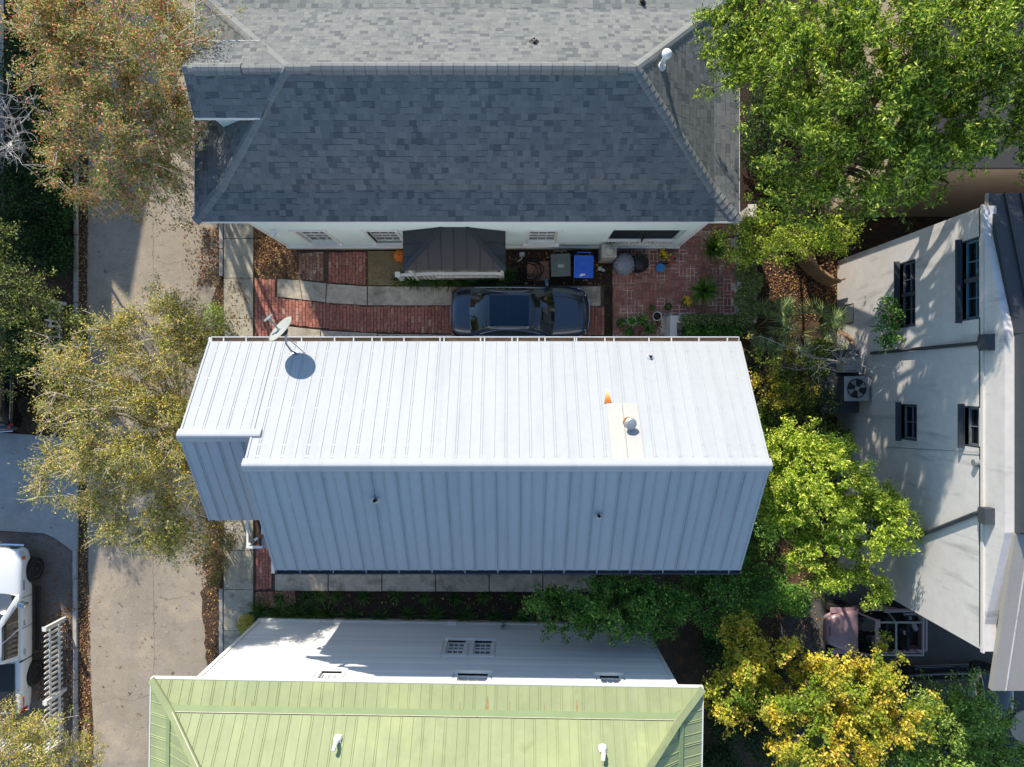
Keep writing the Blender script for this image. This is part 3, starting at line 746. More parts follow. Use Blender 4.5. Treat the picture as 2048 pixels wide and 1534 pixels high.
# patched, cream panels and the rust streak above them
pa, pb = on_plane(1213, 808, frN.o, frN.n), on_plane(1275, 808, frN.o, frN.n)
ua, ub = (pa - frN.o).dot(frN.u), (pb - frN.o).dot(frN.u); vp = (pa - frN.o).dot(frN.v)
m = MB(); us = sorted((ua, ub)); um = (us[0] + us[1]) / 2
for (q0, q1) in ((us[0], um - 0.012), (um + 0.012, us[1])):
    m.slab([frN.at(q0, vp, 0.034), frN.at(q1, vp, 0.034), frN.at(q1, sl_len - 0.17, 0.034), frN.at(q0, sl_len - 0.17, 0.034)], 0.02)
m.build('patch_panel', M_cream_metal, roof_w)
pc = on_plane(1216, 806, frN.o, frN.n); uc = (pc - frN.o).dot(frN.u)
M_ruststreak = bpy.data.materials.new('rust_streak'); M_ruststreak.use_nodes = True
nt = M_ruststreak.node_tree; N = nt.nodes; Lk = nt.links
b_ = N['Principled BSDF']; b_.inputs['Roughness'].default_value = 0.85
g_ = N.new('ShaderNodeNewGeometry'); sx = N.new('ShaderNodeSeparateXYZ'); Lk.new(g_.outputs['Position'], sx.inputs[0])
nz = N.new('ShaderNodeTexNoise'); nz.inputs['Scale'].default_value = 9; Lk.new(g_.outputs['Position'], nz.inputs['Vector'])
mr = N.new('ShaderNodeMapRange'); mr.inputs[1].default_value = pc.y; mr.inputs[2].default_value = pc.y + 0.42; Lk.new(sx.outputs['Y'], mr.inputs[0])
ad = N.new('ShaderNodeMath'); ad.operation = 'MULTIPLY_ADD'; ad.inputs[1].default_value = 0.25; Lk.new(nz.outputs['Fac'], ad.inputs[0]); Lk.new(mr.outputs[0], ad.inputs[2])
cr = N.new('ShaderNodeValToRGB'); e = cr.color_ramp.elements; e[0].position = 0.1; e[0].color = lin(140, 72, 30); e[1].position = 1.1 if False else 1.0; e[1].color = lin(222, 214, 196)
e2 = e.new(0.45); e2.color = lin(190, 124, 46); e3 = e.new(0.78); e3.color = lin(214, 186, 130)
Lk.new(ad.outputs[0], cr.inputs[0]); Lk.new(cr.outputs[0], b_.inputs['Base Color'])
m = MB(); m.slab([frN.at(uc - 0.10, vp - 0.004, 0.017), frN.at(uc + 0.10, vp - 0.004, 0.017), frN.at(uc + 0.015, vp - 0.46, 0.014), frN.at(uc - 0.02, vp - 0.46, 0.014)][::-1], 0.002)
m.build('rust_streak', M_ruststreak, roof_w)
# gutters: north one white and open with hangers, south one slate
def gutter(x0, x1, y, z, w, m, hang_m, sgn, hangers, name='gutter', inner=None):
    b = MB(); y0, y1 = y, y + sgn * w
    b.bx(x0, x1, min(y0, y1), max(y0, y1), z - 0.11, z - 0.09); b.bx(x0, x1, min(y1 - 0.012, y1 + 0.012), max(y1 - 0.012, y1 + 0.012), z - 0.0901, z + 0.012)
    b.bx(x0 - 0.012, x0, min(y0, y1), max(y0, y1), z - 0.11, z + 0.005); b.bx(x1, x1 + 0.012, min(y0, y1), max(y0, y1), z - 0.11, z + 0.005)
    o = b.build(name, m, roof_w)
    if inner:
        i = MB(); i.bx(x0 + 0.003, x1 - 0.003, min(y0 + sgn * 0.004, y1 - sgn * 0.016), max(y0 + sgn * 0.004, y1 - sgn * 0.016), z - 0.0895, z - 0.082); i.build('gutter_silt', inner, o)
    for hx in hangers:
        h = MB(); h.box((hx, y + sgn * w / 2, z + 0.0), (0.035, w + 0.02, 0.012)); h.build('hanger', hang_m, o)
    return o
M_silt = mat('gutter_silt', lin(150, 122, 92), 0.95, noise=[(3, 0.3), (20, 0.2)])
gutter(P(423, 0, EZ).x, P(1478, 0, EZ).x, EYN + 0.01, EZ - 0.01, 0.115, M_white_old, M_white_old, 1, [P(x, 0, EZ).x for x in (447, 492, 603, 669, 707, 744, 763, 808, 880, 888, 961, 969, 1024, 1035, 1078, 1090, 1149, 1153, 1210, 1228, 1298, 1343, 1398, 1455)], inner=M_silt)
gutter(P(553, 0, EZ).x, P(1479, 0, EZ).x, EYS - 0.01, EZ - 0.03, 0.1, M_slate_paint, M_grey_metal, -1, [P(x, 0, EZ).x for x in range(600, 1470, 66)], inner=M_slate_paint)
m = MB(); m.bx(XL - 0.1, XL - 0.005, EYS - 0.1, EYS + 0.45, EZ - 0.14, EZ - 0.02); m.build('gutter_return', M_grey_metal, roof_w)
m = MB(); m.bx(XPL - 0.02, XPL + 0.06, EYN - 0.6, EYN + 0.12, EZ - 0.16, EZ - 0.03); m.build('gutter_return', M_white_old, roof_w)
# walls with corner boards and windows (only glimpsed from the side)
wb = MB()
wall_holes = []
wb.bx(XL + 0.25, XR - 0.25, EYS + 0.28, EYN - 0.28, 0.0, EZ - 0.16)
wb.bx(XPL + 0.25, XL + 0.25, PYS + 0.25, EYN - 0.282, 0.0, EZ - 0.16)
for (x0, x1, ya, yb, yr, rz) in ((XL + 0.25, XR - 0.25, EYS + 0.28, EYN - 0.28, RY, RZ), (XPL + 0.25, XL + 0.25, PYS + 0.25, EYN - 0.282, PRY, PRZ)):
    hy = (yb - ya) / 2; vs = [(x, y, z) for x in (x0, x1) for (y, z) in ((ya, EZ - 0.16), (yb, EZ - 0.16), (yr, EZ - 0.16 + hy * SL))]
    wb.add(vs, [(0, 1, 2)[::-1], (3, 4, 5), (0, 2, 5, 3), (1, 4, 5, 2), (0, 3, 4, 1)])
wb.build('wall', M_siding, wh)
for (zz) in (1.0, 4.0):
    for xx in (-5.0, -2.4, 0.2, 2.8, 5.0):
        window(wh, (xx, EYS + 0.279, 0), (1, 0, 0), 0, 0.9, zz, zz + 1.6, M_white, M_glass, depth=-0.005, proud=0.07, cols=2, rows=2)
# small metal entry roof low on the south-west corner, with its rusty frame
m = MB(); a = P(553, 1096, 5.2); 
ex0, ex1, ey0, ey1 = P(519, 0, 5.2).x, P(556, 0, 5.2).x, P(0, 1096, 5.2).y, PYS + 0.35
m.bx(ex0, ex1 + 0.4, ey0, ey1, 5.12, 5.2); m.build('entry_roof', M_grey_paint, wh)
m = MB(); gx = P(493, 0, 5.2).x
m.bx(gx, gx + 0.06, ey0, ey1 + 0.3, 5.15, 5.22); m.bx(gx + 0.061, ex0 + 0.1, ey0, ey0 + 0.07, 5.205, 5.26); fr_ = m.build('entry_frame', M_white_old, wh)
m = MB(); m.box((gx + 0.25, ey0 + 0.24, 5.23), (0.5, 0.07, 0.05), rz=0.65); m.build('brace', M_white_old, fr_)
m = MB(); m.box((gx + 0.19, ey0 + 0.20, 5.262), (0.14, 0.05, 0.012), rz=0.65); m.box((gx + 0.36, ey0 + 0.33, 5.262), (0.06, 0.05, 0.012), rz=0.65); m.bx(ex0 + 0.005, ex0 + 0.09, ey0 + 0.3, ey0 + 0.4, 5.201, 5.28); m.build('rust_patch', M_rust, fr_)
m = MB(); m.bx(ex0 + 0.0, ex0 + 0.045, ey0 + 0.01, ey1, 5.2005, 5.24); m.build('dark_edge', M_trim, fr_)
m = MB(); m.tube([(ex0 + 0.13, ey1 + 0.1, 5.24), (ex0 + 0.1, ey0 + 0.42, 5.24)], 0.04, 8); m.build('downpipe', M_white_old, fr_)

# roof furniture of the white-roofed house
p = on_plane(1257, 846, frN.o, frN.n)
t = thing('flue_vent', 'round capped flue with rusty collar on the lit white roof', 'roof vent', p)
m = MB(); m.lathe([(0.15, -0.12), (0.15, 0.06), (0.11, 0.12), (0.105, 0.12)], 20); m.build('collar', M_rust, t, world=False, smooth=False)
m = MB(); m.lathe([(0.095, 0.0), (0.095, 0.30)], 20); m.build('pipe', M_grey_metal, t, world=False)
m = MB(); m.lathe([(0.135, 0.27), (0.15, 0.29), (0.15, 0.34), (0.10, 0.375), (0.0, 0.385)], 20); m.build('cap', M_grey_metal, t, world=False)
p = on_plane(1300, 713, frN.o, frN.n); vent_pipe('tiny dark pipe with white boot near the north gutter of the white roof', 'roof vent', p, 0.13, 0.03, (M_white_metal, M_trim), nrm=frN.n, flange=0.11)
p = on_plane(752, 999, frS.o, frS.n); vent_pipe('dark stub pipe left of centre on the shaded side of the white roof', 'roof vent', p, 0.22, 0.045, (M_grey_metal, M_trim), nrm=frS.n, flange=0.12, group='stub pipes on the shaded roof slope')
p = on_plane(1197, 1030, frS.o, frS.n); vent_pipe('dark stub pipe at the right on the shaded side of the white roof', 'roof vent', p, 0.18, 0.04, (M_grey_metal, M_trim), nrm=frS.n, flange=0.09, group='stub pipes on the shaded roof slope')

# satellite dish
base = on_plane(592, 705, frN.o, frN.n)
t = thing('satellite_dish', 'grey oval satellite dish on a bent mast at the north edge of the white roof', 'satellite dish', base)
M_dish = mat('dish_grey', lin(158, 160, 156), 0.6)
m = MB(); Q = Vector((0, 0, 1)).rotation_difference(frN.n).to_matrix(); m.box((0, 0, 0.02), (0.18, 0.12, 0.02), M=Q); m.build('foot_plate', M_grey_metal, t, world=False)
hd = P(564, 661, 7.5) - base
dish_n = Vector((-0.60, 0.60, 0.56)).normalized()
m = MB(); m.tube([(0, 0, 0.03), (-0.03, 0.02, 0.28), (-0.10, 0.2, 0.52), tuple(hd - dish_n * 0.12)], 0.028, 8); m.build('mast', M_grey_metal, t, world=False)
m = MB(); m.tube([(0.28, -0.06, -0.03), tuple(hd * 0.72)], 0.012, 6); m.tube([(0.08, 0.24, 0.19), tuple(hd * 0.7)], 0.010, 6); m.build('stay', M_grey_metal, t, world=False)
Qd = Vector((0, 0, 1)).rotation_difference(dish_n).to_matrix()
m = MB()
def dish_pt(rr, a, back=0.0):
    v = Vector((0.41 * rr * math.cos(a), 0.41 * rr * math.sin(a), 0.07 * rr * rr - back)); return Qd @ v + hd
vs = []; fs = []; nr, na = 6, 32
for back in (0.0, 0.012):
    for i in range(nr + 1):
        for j in range(na): vs.append(dish_pt(max(i / nr, 0.01), 2 * math.pi * j / na, back))
off = (nr + 1) * na
for i in range(nr):
    for j in range(na):
        q = (i * na + j, i * na + (j + 1) % na, (i + 1) * na + (j + 1) % na, (i + 1) * na + j); fs.append(q); fs.append(tuple(x + off for x in q)[::-1])
for j in range(na): fs.append((nr * na + j, nr * na + (j + 1) % na, off + nr * na + (j + 1) % na, off + nr * na + j))
m.add(vs, fs); m.build('reflector', M_dish, t, world=False, smooth=True)
m = MB(); m.box(hd - dish_n * 0.07, (0.16, 0.16, 0.10), M=Qd); m.build('bracket', M_trim, t, world=False)
lnb = P(538, 637, 7.55) - base
m = MB(); m.tube([tuple(hd + dish_n * 0.03 + Vector((-0.05, -0.06, -0.15))), tuple(lnb)], 0.024, 6); m.build('feed_arm', M_dish, t, world=False)
m = MB(); m.box(lnb + Vector((-0.01, 0.02, 0.02)), (0.05, 0.26, 0.06), rz=-0.85); m.lathe([(0.05, 0), (0.055, 0.09)], 12, c=lnb + Vector((0.06, -0.04, 0.0)), M=Qd); m.build('feed_horn', M_dish, t, world=False)

# ------------------------------------------------------------------ the pale aqua house with the shingle roof
bh = thing('aqua_house', 'pale aqua house under a grey shingled hip roof with a small gable', 'house', (-1.3, 8.25, 0))
E = dict(x0=-9.37, x1=6.71, y0=4.79, y1=11.71, z=5.0); K = 0.842; BZ = 5.34
ky0, ky1, kx0, kx1 = E['y0'] + K, E['y1'] - K, E['x0'] + K, E['x1'] - K
HY = 8.25; HZ = 7.46; hx0, hx1 = kx0 + 2.62, kx1 - 2.62
e00, e10, e11, e01 = [Vector(v) for v in ((E['x0'], E['y0'], 5.0), (E['x1'], E['y0'], 5.0), (E['x1'], E['y1'], 5.0), (E['x0'], E['y1'], 5.0))]
k00, k10, k11, k01 = [Vector(v) for v in ((kx0, ky0, BZ), (kx1, ky0, BZ), (kx1, ky1, BZ), (kx0, ky1, BZ))]
rA, rB = Vector((hx0, HY, HZ)), Vector((hx1, HY, HZ))
f_ks, f_ke, f_kn, f_kw = Frame([e00, e10, k10, k00]), Frame([e10, e11, k11, k10]), Frame([e11, e01, k01, k11]), Frame([e01, e00, k00, k01])
f_s, f_e, f_n, f_w = Frame([k00, k10, rB, rA]), Frame([k10, k11, rB]), Frame([k11, k01, rA, rB]), Frame([k01, k00, rA])
d = MB(); dz = Vector((0, 0, -0.004)); vs = [v + dz for v in (e00, e10, e11, e01, k00, k10, k11, k01, rA, rB)] + [v + Vector((0, 0, -0.12)) for v in (e00, e10, e11, e01)]
d.add(vs, [(0, 1, 5, 4), (1, 2, 6, 5), (2, 3, 7, 6), (3, 0, 4, 7), (4, 5, 9, 8), (5, 6, 9), (6, 7, 8, 9), (7, 4, 8), (10, 11, 1, 0), (11, 12, 2, 1), (12, 13, 3, 2), (13, 10, 0, 3), (13, 12, 11, 10)])
roof_b = d.build('roof', M_roofdeck, bh)
recs = []
for i, f in enumerate((f_ks, f_ke, f_kn, f_kw, f_s, f_e, f_n, f_w)): shingle_recs(f, 0.168, recs, seed=i)
# the small gable on the street side
DYr, DZr, DYe, DZe, DX = 8.25, 7.4, 1.04, 6.73, -8.63
xr_ = -5.97; xe_ = -6.80
gS = Frame([(DX, DYr - DYe, DZe), (xe_, DYr - DYe, DZe), (xr_, DYr, DZr), (DX, DYr, DZr)])
gN = Frame([(xe_, DYr + DYe, DZe), (DX, DYr + DYe, DZe), (DX, DYr, DZr), (xr_, DYr, DZr)])
for i, f in enumerate((gS, gN)): shingle_recs(f, 0.168, recs, seed=30 + i)
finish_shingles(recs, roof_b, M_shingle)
gd = MB(); gd.slab([p - Vector((0, 0, 0.004)) for p in gS.pts], 0.09); gd.slab([p - Vector((0, 0, 0.004)) for p in gN.pts], 0.09); gd.build('gable_deck', M_roofdeck, roof_b)
gw = MB(); hip_z = lambda x: BZ + 0.809 * (x - kx0)
x0 = DX + 0.32
gw.add([(x0, DYr - 0.86, 5.2), (x0, DYr + 0.86, 5.2), (x0, DYr + 0.86, DZe + 0.02), (x0, DYr, DZr - 0.12), (x0, DYr - 0.86, DZe + 0.02), (-6.8, DYr - 0.86, 5.2), (-6.8, DYr + 0.86, 5.2), (-6.8, DYr + 0.86, DZe + 0.02), (-6.8, DYr, DZr - 0.12), (-6.8, DYr - 0.86, DZe + 0.02)],
       [(4, 3, 2, 1, 0), (0, 5, 9, 4), (1, 2, 7, 6), (4, 9, 8, 3), (3, 8, 7, 2)]); gw.build('gable_wall', M_aqua, bh)
for (ya_, yb_) in ((DYr - DYe - 0.02, DYr - DYe), (DYr + DYe, DYr + DYe + 0.02)): gt = MB(); gt.bx(DX, xe_ - 0.05, ya_, yb_, DZe - 0.13, DZe + 0.005); gt.build('gable_fascia', M_white, roof_b)
# caps on hips and ridges
Nf = lambda f: f.n
caps(roof_b, e00, k00, f_kw.n, f_ks.n, M_cap, 0.16, 0.2); caps(roof_b, k00, rA, f_w.n, f_s.n, M_cap, 0.16, 0.2)
caps(roof_b, e10, k10, f_ks.n, f_ke.n, M_cap, 0.16, 0.2); caps(roof_b, k10, rB, f_s.n, f_e.n, M_cap, 0.16, 0.2)
caps(roof_b, e11, k11, f_ke.n, f_kn.n, M_cap, 0.16, 0.2); caps(roof_b, k11, rB, f_e.n, f_n.n, M_cap, 0.16, 0.2)
caps(roof_b, e01, k01, f_kn.n, f_kw.n, M_cap, 0.16, 0.2); caps(roof_b, k01, rA, f_n.n, f_w.n, M_cap, 0.16, 0.2)
vx0, vx1 = P(622, 0, HZ).x, P(1236, 0, HZ).x
caps(roof_b, rA, Vector((vx0, HY, HZ)), f_n.n, f_s.n, M_cap, 0.16, 0.26); caps(roof_b, Vector((vx1, HY, HZ)), rB, f_n.n, f_s.n, M_cap, 0.16, 0.26)
caps(roof_b, Vector((vx0, HY, HZ + 0.035)), Vector((vx1, HY, HZ + 0.035)), f_n.n, f_s.n, M_cap, 0.205, 0.29, lift=0.05, name='ridge_vent_cap')
caps(roof_b, Vector((DX, DYr, DZr)), Vector((DX + 0.3, DYr, DZr)), gN.n, gS.n, M_cap, 0.14, 0.25)
caps(roof_b, Vector((DX + 0.3, DYr, DZr + 0.03)), Vector((DX + 1.55, DYr, DZr + 0.03)), gN.n, gS.n, M_cap, 0.19, 0.2, lift=0.045, name='ridge_vent_cap')
caps(roof_b, Vector((DX + 1.55, DYr, DZr)), Vector((xr_ + 0.05, DYr, DZr)), gN.n, gS.n, M_cap, 0.14, 0.2)
# eave fascia
m = MB()
m.bx(E['x0'], E['x1'], E['y0'] - 0.02, E['y0'] - 0.001, 4.84, 5.005); m.bx(E['x0'] - 0.02, E['x0'] - 0.001, E['y0'] - 0.02, E['y1'], 4.84, 5.005); m.bx(E['x1'] + 0.001, E['x1'] + 0.02, E['y0'] - 0.02, E['y1'], 4.84, 5.005)
m.build('fascia', M_white, roof_b)
# walls
WY = 4.93; WX0, WX1 = P(583, 0).x, P(1352, 0).x
def wz(py): return CAM_H - WY * F_PX / (CY - py)            # height on the south wall at a pixel row
def wxx(px, z): return P(px, 0, z).x
wins = []
for (xa, xb) in ((620, 680), (751, 811), (1052, 1113)):
    wins.append((wxx(xa, 1.05) - WX0 + 0.06, wxx(xb, 1.05) - WX0 - 0.06, 1.08, 3.12))
por = (wxx(1207, 0.6) - WX0, wxx(1346, 0.6) - WX0 - 0.1, 0.62, 3.15)
door = (P(905, 0, 1.5).x - WX0, P(955, 0, 1.5).x - WX0, 0.62, 2.75)
W = MB(); holed_wall(W, (WX0, WY, 0), (1, 0, 0), 0.45, 4.9, WX1 - WX0, 0.2, wins + [por, door])
W.bx(WX0, WX0 + 0.2, WY + 0.2, 11.4, 0.45, 4.9); W.bx(WX1 - 0.2, WX1, WY + 2.2, 11.4, 0.45, 4.9); W.bx(WX0 + 0.2, WX1 - 0.2, 11.2, 11.4, 0.45, 4.9)
W.bx(WX1 + por[0] - (WX1 - WX0) - 0.2, WX1 - 0.2, WY + 2.0, WY + 2.19, 0.45, 4.9); W.bx(WX0 + por[0] - 0.2, WX0 + por[0], WY + 0.21, WY + 2.0, 0.45, 4.9)
W.build('wall', M_aqua, bh)
m = MB(); m.bx(WX0 - 0.02, WX1 + 0.02, WY - 0.03, 11.42, 0.0, 0.40); m.build('foundation', M_found, bh)
m = MB(); m.bx(WX0 - 0.04, WX0 + por[0] - 0.02, WY - 0.06, WY - 0.001, 0.30, 0.47); m.bx(WX0 + por[0] - 0.02, WX1 + 0.04, WY - 0.06, WY - 0.001, 0.30, 0.44)
m.bx(WX1 - 0.14, WX1 + 0.02, WY - 0.02, WY + 0.14, 0.47, 4.9); m.bx(WX0 - 0.02, WX0 + 0.1, WY - 0.02, WY - 0.001, 0.47, 4.9); m.build('trim_board', M_white, bh)
for w_ in wins: window(bh, (WX0, WY, 0), (1, 0, 0), *w_, M_white, M_glass, depth=0.13, cols=3, rows=4, trim=0.1, sill=0.13)
m = MB(); m.bx(WX0 + door[0], WX0 + door[1], WY + 0.06, WY + 0.1, door[2], door[3]); do = m.build('door', M_white_old, bh)
m = MB(); m.lathe([(0.03, 0), (0.03, 0.05)], 10, c=(WX0 + door[1] - 0.12, WY + 0.06, 1.6), M=Matrix.Rotation(R(90), 3, 'X')); m.build('handle', M_chrome, do)
# recessed side porch with balustrade
px0, px1 = WX0 + por[0], WX0 + por[1]
m = MB(); m.bx(px0, WX1 - 0.001, WY + 0.21, WY + 1.99, 0.45, 0.6); m.bx(px0, px1, WY + 0.001, WY + 0.2, 0.52, 0.619); pf = m.build('porch_floor', M_slate_paint, bh)  # dark floor colour stands in for the shade inside the porch
m = MB(); m.bx(px0, px1, WY - 0.03, WY + 0.06, 1.42, 1.5); m.bx(px0, px1, WY - 0.01, WY + 0.05, 0.72, 0.78); rail = m.build('porch_railing', M_white, bh)
nb = 19
for i in range(nb):
    m = MB(); x = px0 + (i + 0.5) * (px1 - px0) / nb; m.box((x, WY + 0.02, 1.1), (0.04, 0.04, 0.64)); m.build('baluster', M_white, rail)
m = MB(); m.tube([(px0 + 1.12, WY + 0.35, 1.7), (px0 + 1.2, WY - 0.05, 1.55), (px0 + 1.3, WY + 0.3, 1.65), (px0 + 1.1, WY + 0.5, 1.45)], 0.045, 8); m.tube([(px0 + 1.0, WY + 0.2, 1.62), (px0 + 1.35, WY + 0.2, 1.62)], 0.03, 8)
bmo = thing('bicycle_frame', 'black folded metal frame hung over the white porch rail', 'frame', (px0 + 1.15, WY + 0.2, 1.5)); m.build('tubing', M_black_metal, bmo)
# flood light on the wall
fl = thing('flood_light', 'white twin flood light high on the pale aqua wall near the street', 'light', (P(537, 0, 3.9).x, WY, wz(458)))
m = MB(); m.box((0, -0.03, 0.0), (0.16, 0.06, 0.1)); m.build('base', M_white, fl, world=False)
for sx_ in (-0.07, 0.07):
    m = MB(); m.lathe([(0.03, 0.0), (0.06, 0.1), (0.065, 0.15)], 12, c=(sx_, -0.05, -0.02), M=Matrix.Rotation(R(115), 3, 'X')); m.build('lamp_head', M_white, fl, world=False, smooth=False)
# entry canopy
cz0, cz1 = 3.0, 3.68
cF0, cF1 = P(806, 541, cz0), P(1011, 543, cz0); yb_ = WY - 0.005
cA, cB = Vector((P(883, 0, 3.68).x, yb_, 3.62)), Vector((P(932, 0, 3.68).x, yb_, 3.62))
c00, c10 = Vector((cF0.x, cF0.y, cz0)), Vector((cF1.x, cF0.y, cz0)); cbl, cbr = Vector((cF0.x, yb_, cz0 + 0.02)), Vector((cF1.x, yb_, cz0 + 0.02))
can = thing('entry_canopy', 'small charcoal metal hip canopy over the side entry of the aqua house', 'canopy', ((cF0.x + cF1.x) / 2, WY, 0))
fc, fl_, fr_ = Frame([c00, c10, cB, cA]), Frame([cbl, c00, cA]), Frame([c10, cbr, cB])
m = MB()
for f in (fc, fl_, fr_): m.slab(f.pts, 0.06)
croof = m.build('canopy_roof', M_dark_metal, can)
panels(fc, croof, M_dark_metal, 0.42, 0.0, (c10 - c00).length, seam='single', rib=(0.02, 0.03)); panels(fl_, croof, M_dark_metal, 0.42, 0.0, (c00 - cbl).length, seam='single', rib=(0.02, 0.03)); panels(fr_, croof, M_dark_metal, 0.42, 0.0, (cbr - c10).length, seam='single', rib=(0.02, 0.03))
for (a, b2) in ((c00, cA), (c10, cB)):
    m = MB(); dd = (b2 - a).normalized(); sd = dd.cross(Vector((0, 0, 1))).normalized() * 0.07
    m.slab([a - sd + Vector((0, 0, .03)), a + sd + Vector((0, 0, .03)), b2 + sd + Vector((0, 0, .05)), b2 - sd + Vector((0, 0, .05))], 0.03); m.build('hip_cap', M_dark_metal, croof)
m = MB(); m.bx(c00.x + 0.03, c10.x - 0.03, c00.y + 0.03, c00.y + 0.1, cz0 - 0.2, cz0 - 0.06); m.bx(c00.x + 0.03, c00.x + 0.1, c00.y + 0.101, yb_, cz0 - 0.2, cz0 - 0.06); m.bx(c10.x - 0.1, c10.x - 0.03, c00.y + 0.101, yb_, cz0 - 0.2, cz0 - 0.06); m.build('beam', M_white, can)
for xx in (c00.x + 0.12, c10.x - 0.12):
    m = MB(); m.box((xx, c00.y + 0.14, 1.4), (0.1, 0.1, 2.8)); m.build('post', M_white, can)
# stoop below it with a white railing
st = thing('entry_stoop', 'grey stoop with white railing below the charcoal canopy', 'stoop', ((cF0.x + cF1.x) / 2, 4.3, 0))
sy0 = 3.78; sx0, sx1 = P(806, 0, 0.6).x, P(995, 0, 0.6).x
m = MB(); m.bx(sx0 + 0.6, sx1, sy0, WY - 0.07, 0.02, 0.6); m.bx(sx0 + 0.3, sx0 + 0.599, sy0 + 0.1, WY - 0.07, 0.02, 0.4); m.bx(sx0 + 0.0, sx0 + 0.299, sy0 + 0.1, WY - 0.07, 0.02, 0.2); m.build('steps', M_concrete_dk, st)
rz_ = 1.55; ra, rb, rc = Vector((P(798, 0, 1.1).x, P(0, 550, 1.1).y, 1.12)), Vector((P(868, 0, rz_).x, P(0, 547, rz_).y, rz_)), Vector((P(997, 0, rz_).x, P(0, 547, rz_).y, rz_))
m = MB(); m.slab([rb + Vector((0, -0.05, 0)), rc + Vector((0, -0.05, 0)), rc + Vector((0, 0.05, 0)), rb + Vector((0, 0.05, 0))], 0.05); m.slab([ra + Vector((0, -0.05, 0)), rb + Vector((-0.002, -0.05, 0)), rb + Vector((-0.002, 0.05, 0)), ra + Vector((0, 0.05, 0))], 0.05)
m.slab([rb + Vector((0, -0.03, -.75)), rc + Vector((0, -0.03, -.75)), rc + Vector((0, 0.03, -.75)), rb + Vector((0, 0.03, -.75))], 0.05); srail = m.build('railing', M_white, st)
for i in range(24):
    tt = (i + 0.5) / 24; q = ra.lerp(rb, tt / 0.35) if tt < 0.35 else rb.lerp(rc, (tt - 0.35) / 0.65)
    bot = 0.6 if tt > 0.35 else 0.2
    m = MB(); m.box((q.x, q.y, (q.z - 0.05 + bot) / 2), (0.035, 0.035, q.z - 0.05 - bot)); m.build('baluster', M_white, srail)
m = MB(); m.box((ra.x - 0.03, ra.y, 0.62), (0.13, 0.13, 1.2)); m.box((ra.x - 0.03, ra.y, 1.235), (0.18, 0.18, 0.03)); m.build('newel_post', M_white, st)
m = MB(); m.box((rc.x + 0.05, rc.y, 0.8), (0.1, 0.1, 1.56)); m.build('newel_post', M_white, st)
# flue and vents on the shingle roof
p = on_plane(1322, 133, f_e.o, f_e.n)
t = thing('flue_pipe', 'white flue with round cap standing on the sunlit east hip of the shingle roof', 'flue', p)
m = MB(); m.lathe([(0.13, -0.1), (0.13, 0.02), (0.08, 0.08)], 16); m.build('flashing', M_white, t, world=False)
m = MB(); m.lathe([(0.062, 0.0), (0.062, 0.72)], 14); m.build('pipe', M_white, t, world=False)
m = MB(); m.lathe([(0.09, 0.66), (0.13, 0.69), (0.135, 0.76), (0.09, 0.82), (0.02, 0.85)], 16); m.build('cap', M_white, t, world=False, smooth=True)
p = on_plane(1068, 84, f_n.o, f_n.n); vent_pipe('small roof pipe with dark boot high on the lit shingle slope', 'roof vent', p, 0.2, 0.045, (M_trim, M_beige_plastic), nrm=f_n.n, flange=0.14)
p = on_plane(1284, 6, f_kn.o, f_kn.n); vent_pipe('dark roof pipe at the top edge of the shingle roof', 'roof vent', p, 0.2, 0.05, (M_trim, M_trim), nrm=f_kn.n, flange=0.12)

# ------------------------------------------------------------------ the white sided house with the green roof
gx_, gy_ = -2.38, -8.395; grz = R(-0.95)
gh = thing('green_roofed_house', 'two storey white sided house with a light green seamed metal hip roof', 'house', (gx_, gy_, 0), grz)
HX, HD = 7.72, 8.0; FL = 0.72; gE, gB = 6.1, 6.45; gs = 0.73
hr = HD / 2 - FL; gR = gB + gs * hr
GE = [Vector(v) for v in ((HX, 0, gE), (-HX, 0, gE), (-HX, -HD, gE), (HX, -HD, gE))]
GK = [Vector(v) for v in ((HX - FL, -FL, gB), (-HX + FL, -FL, gB), (-HX + FL, -HD + FL, gB), (HX - FL, -HD + FL, gB))]
GA, GB2 = Vector((-HX + FL + hr, -HD / 2, gR)), Vector((HX - FL - hr, -HD / 2, gR))
m = MB(); vs = [v + Vector((0, 0, -0.004)) for v in GE + GK + [GA, GB2]] + [v + Vector((0, 0, -0.14)) for v in GE]
m.add(vs, [(0, 1, 5, 4), (1, 2, 6, 5), (2, 3, 7, 6), (3, 0, 4, 7), (4, 5, 8, 9), (5, 6, 8), (6, 7, 9, 8), (7, 4, 9), (10, 11, 1, 0), (11, 12, 2, 1), (12, 13, 3, 2), (13, 10, 0, 3), (13, 12, 11, 10)])
roof_g = m.build('roof', M_green_metal, gh, world=False)
def panels_local(pts, width, start, trim=0.0):
    before = set(o.name for o in roof_g.children)
    fr = Frame(pts); L = (fr.pts[1] - fr.pts[0]).length
    out = panels(fr, None, M_green_metal, width, 0.0, L, start=start, rib=(0.016, 0.02), trim=trim)
    for o in out: o.parent = roof_g
panels_local([GE[0], GE[1], GK[1], GK[0]], 0.302, 0, 0.12); panels_local([GK[0], GK[1], GA, GB2], 0.302, 0)
panels_local([GE[1], GE[2], GK[2], GK[1]], 0.302, 0, 0.1); panels_local([GK[1], GK[2], GA], 0.302, 0)
panels_local([GE[3], GE[0], GK[0], GK[3]], 0.302, 0, 0.1); panels_local([GK[3], GK[0], GB2], 0.302, 1)
def strip(a, b2, w, n, h=0.034, m_=M_green_seam, name='flashing_strip', t=0.03):
    a, b2 = Vector(a), Vector(b2); dd = (b2 - a).normalized(); sd = dd.cross(n).normalized() * w
    q = MB(); q.slab([a - sd + n * h, a + sd + n * h, b2 + sd + n * h, b2 - sd + n * h], t); return q.build(name, m_, roof_g, world=False)
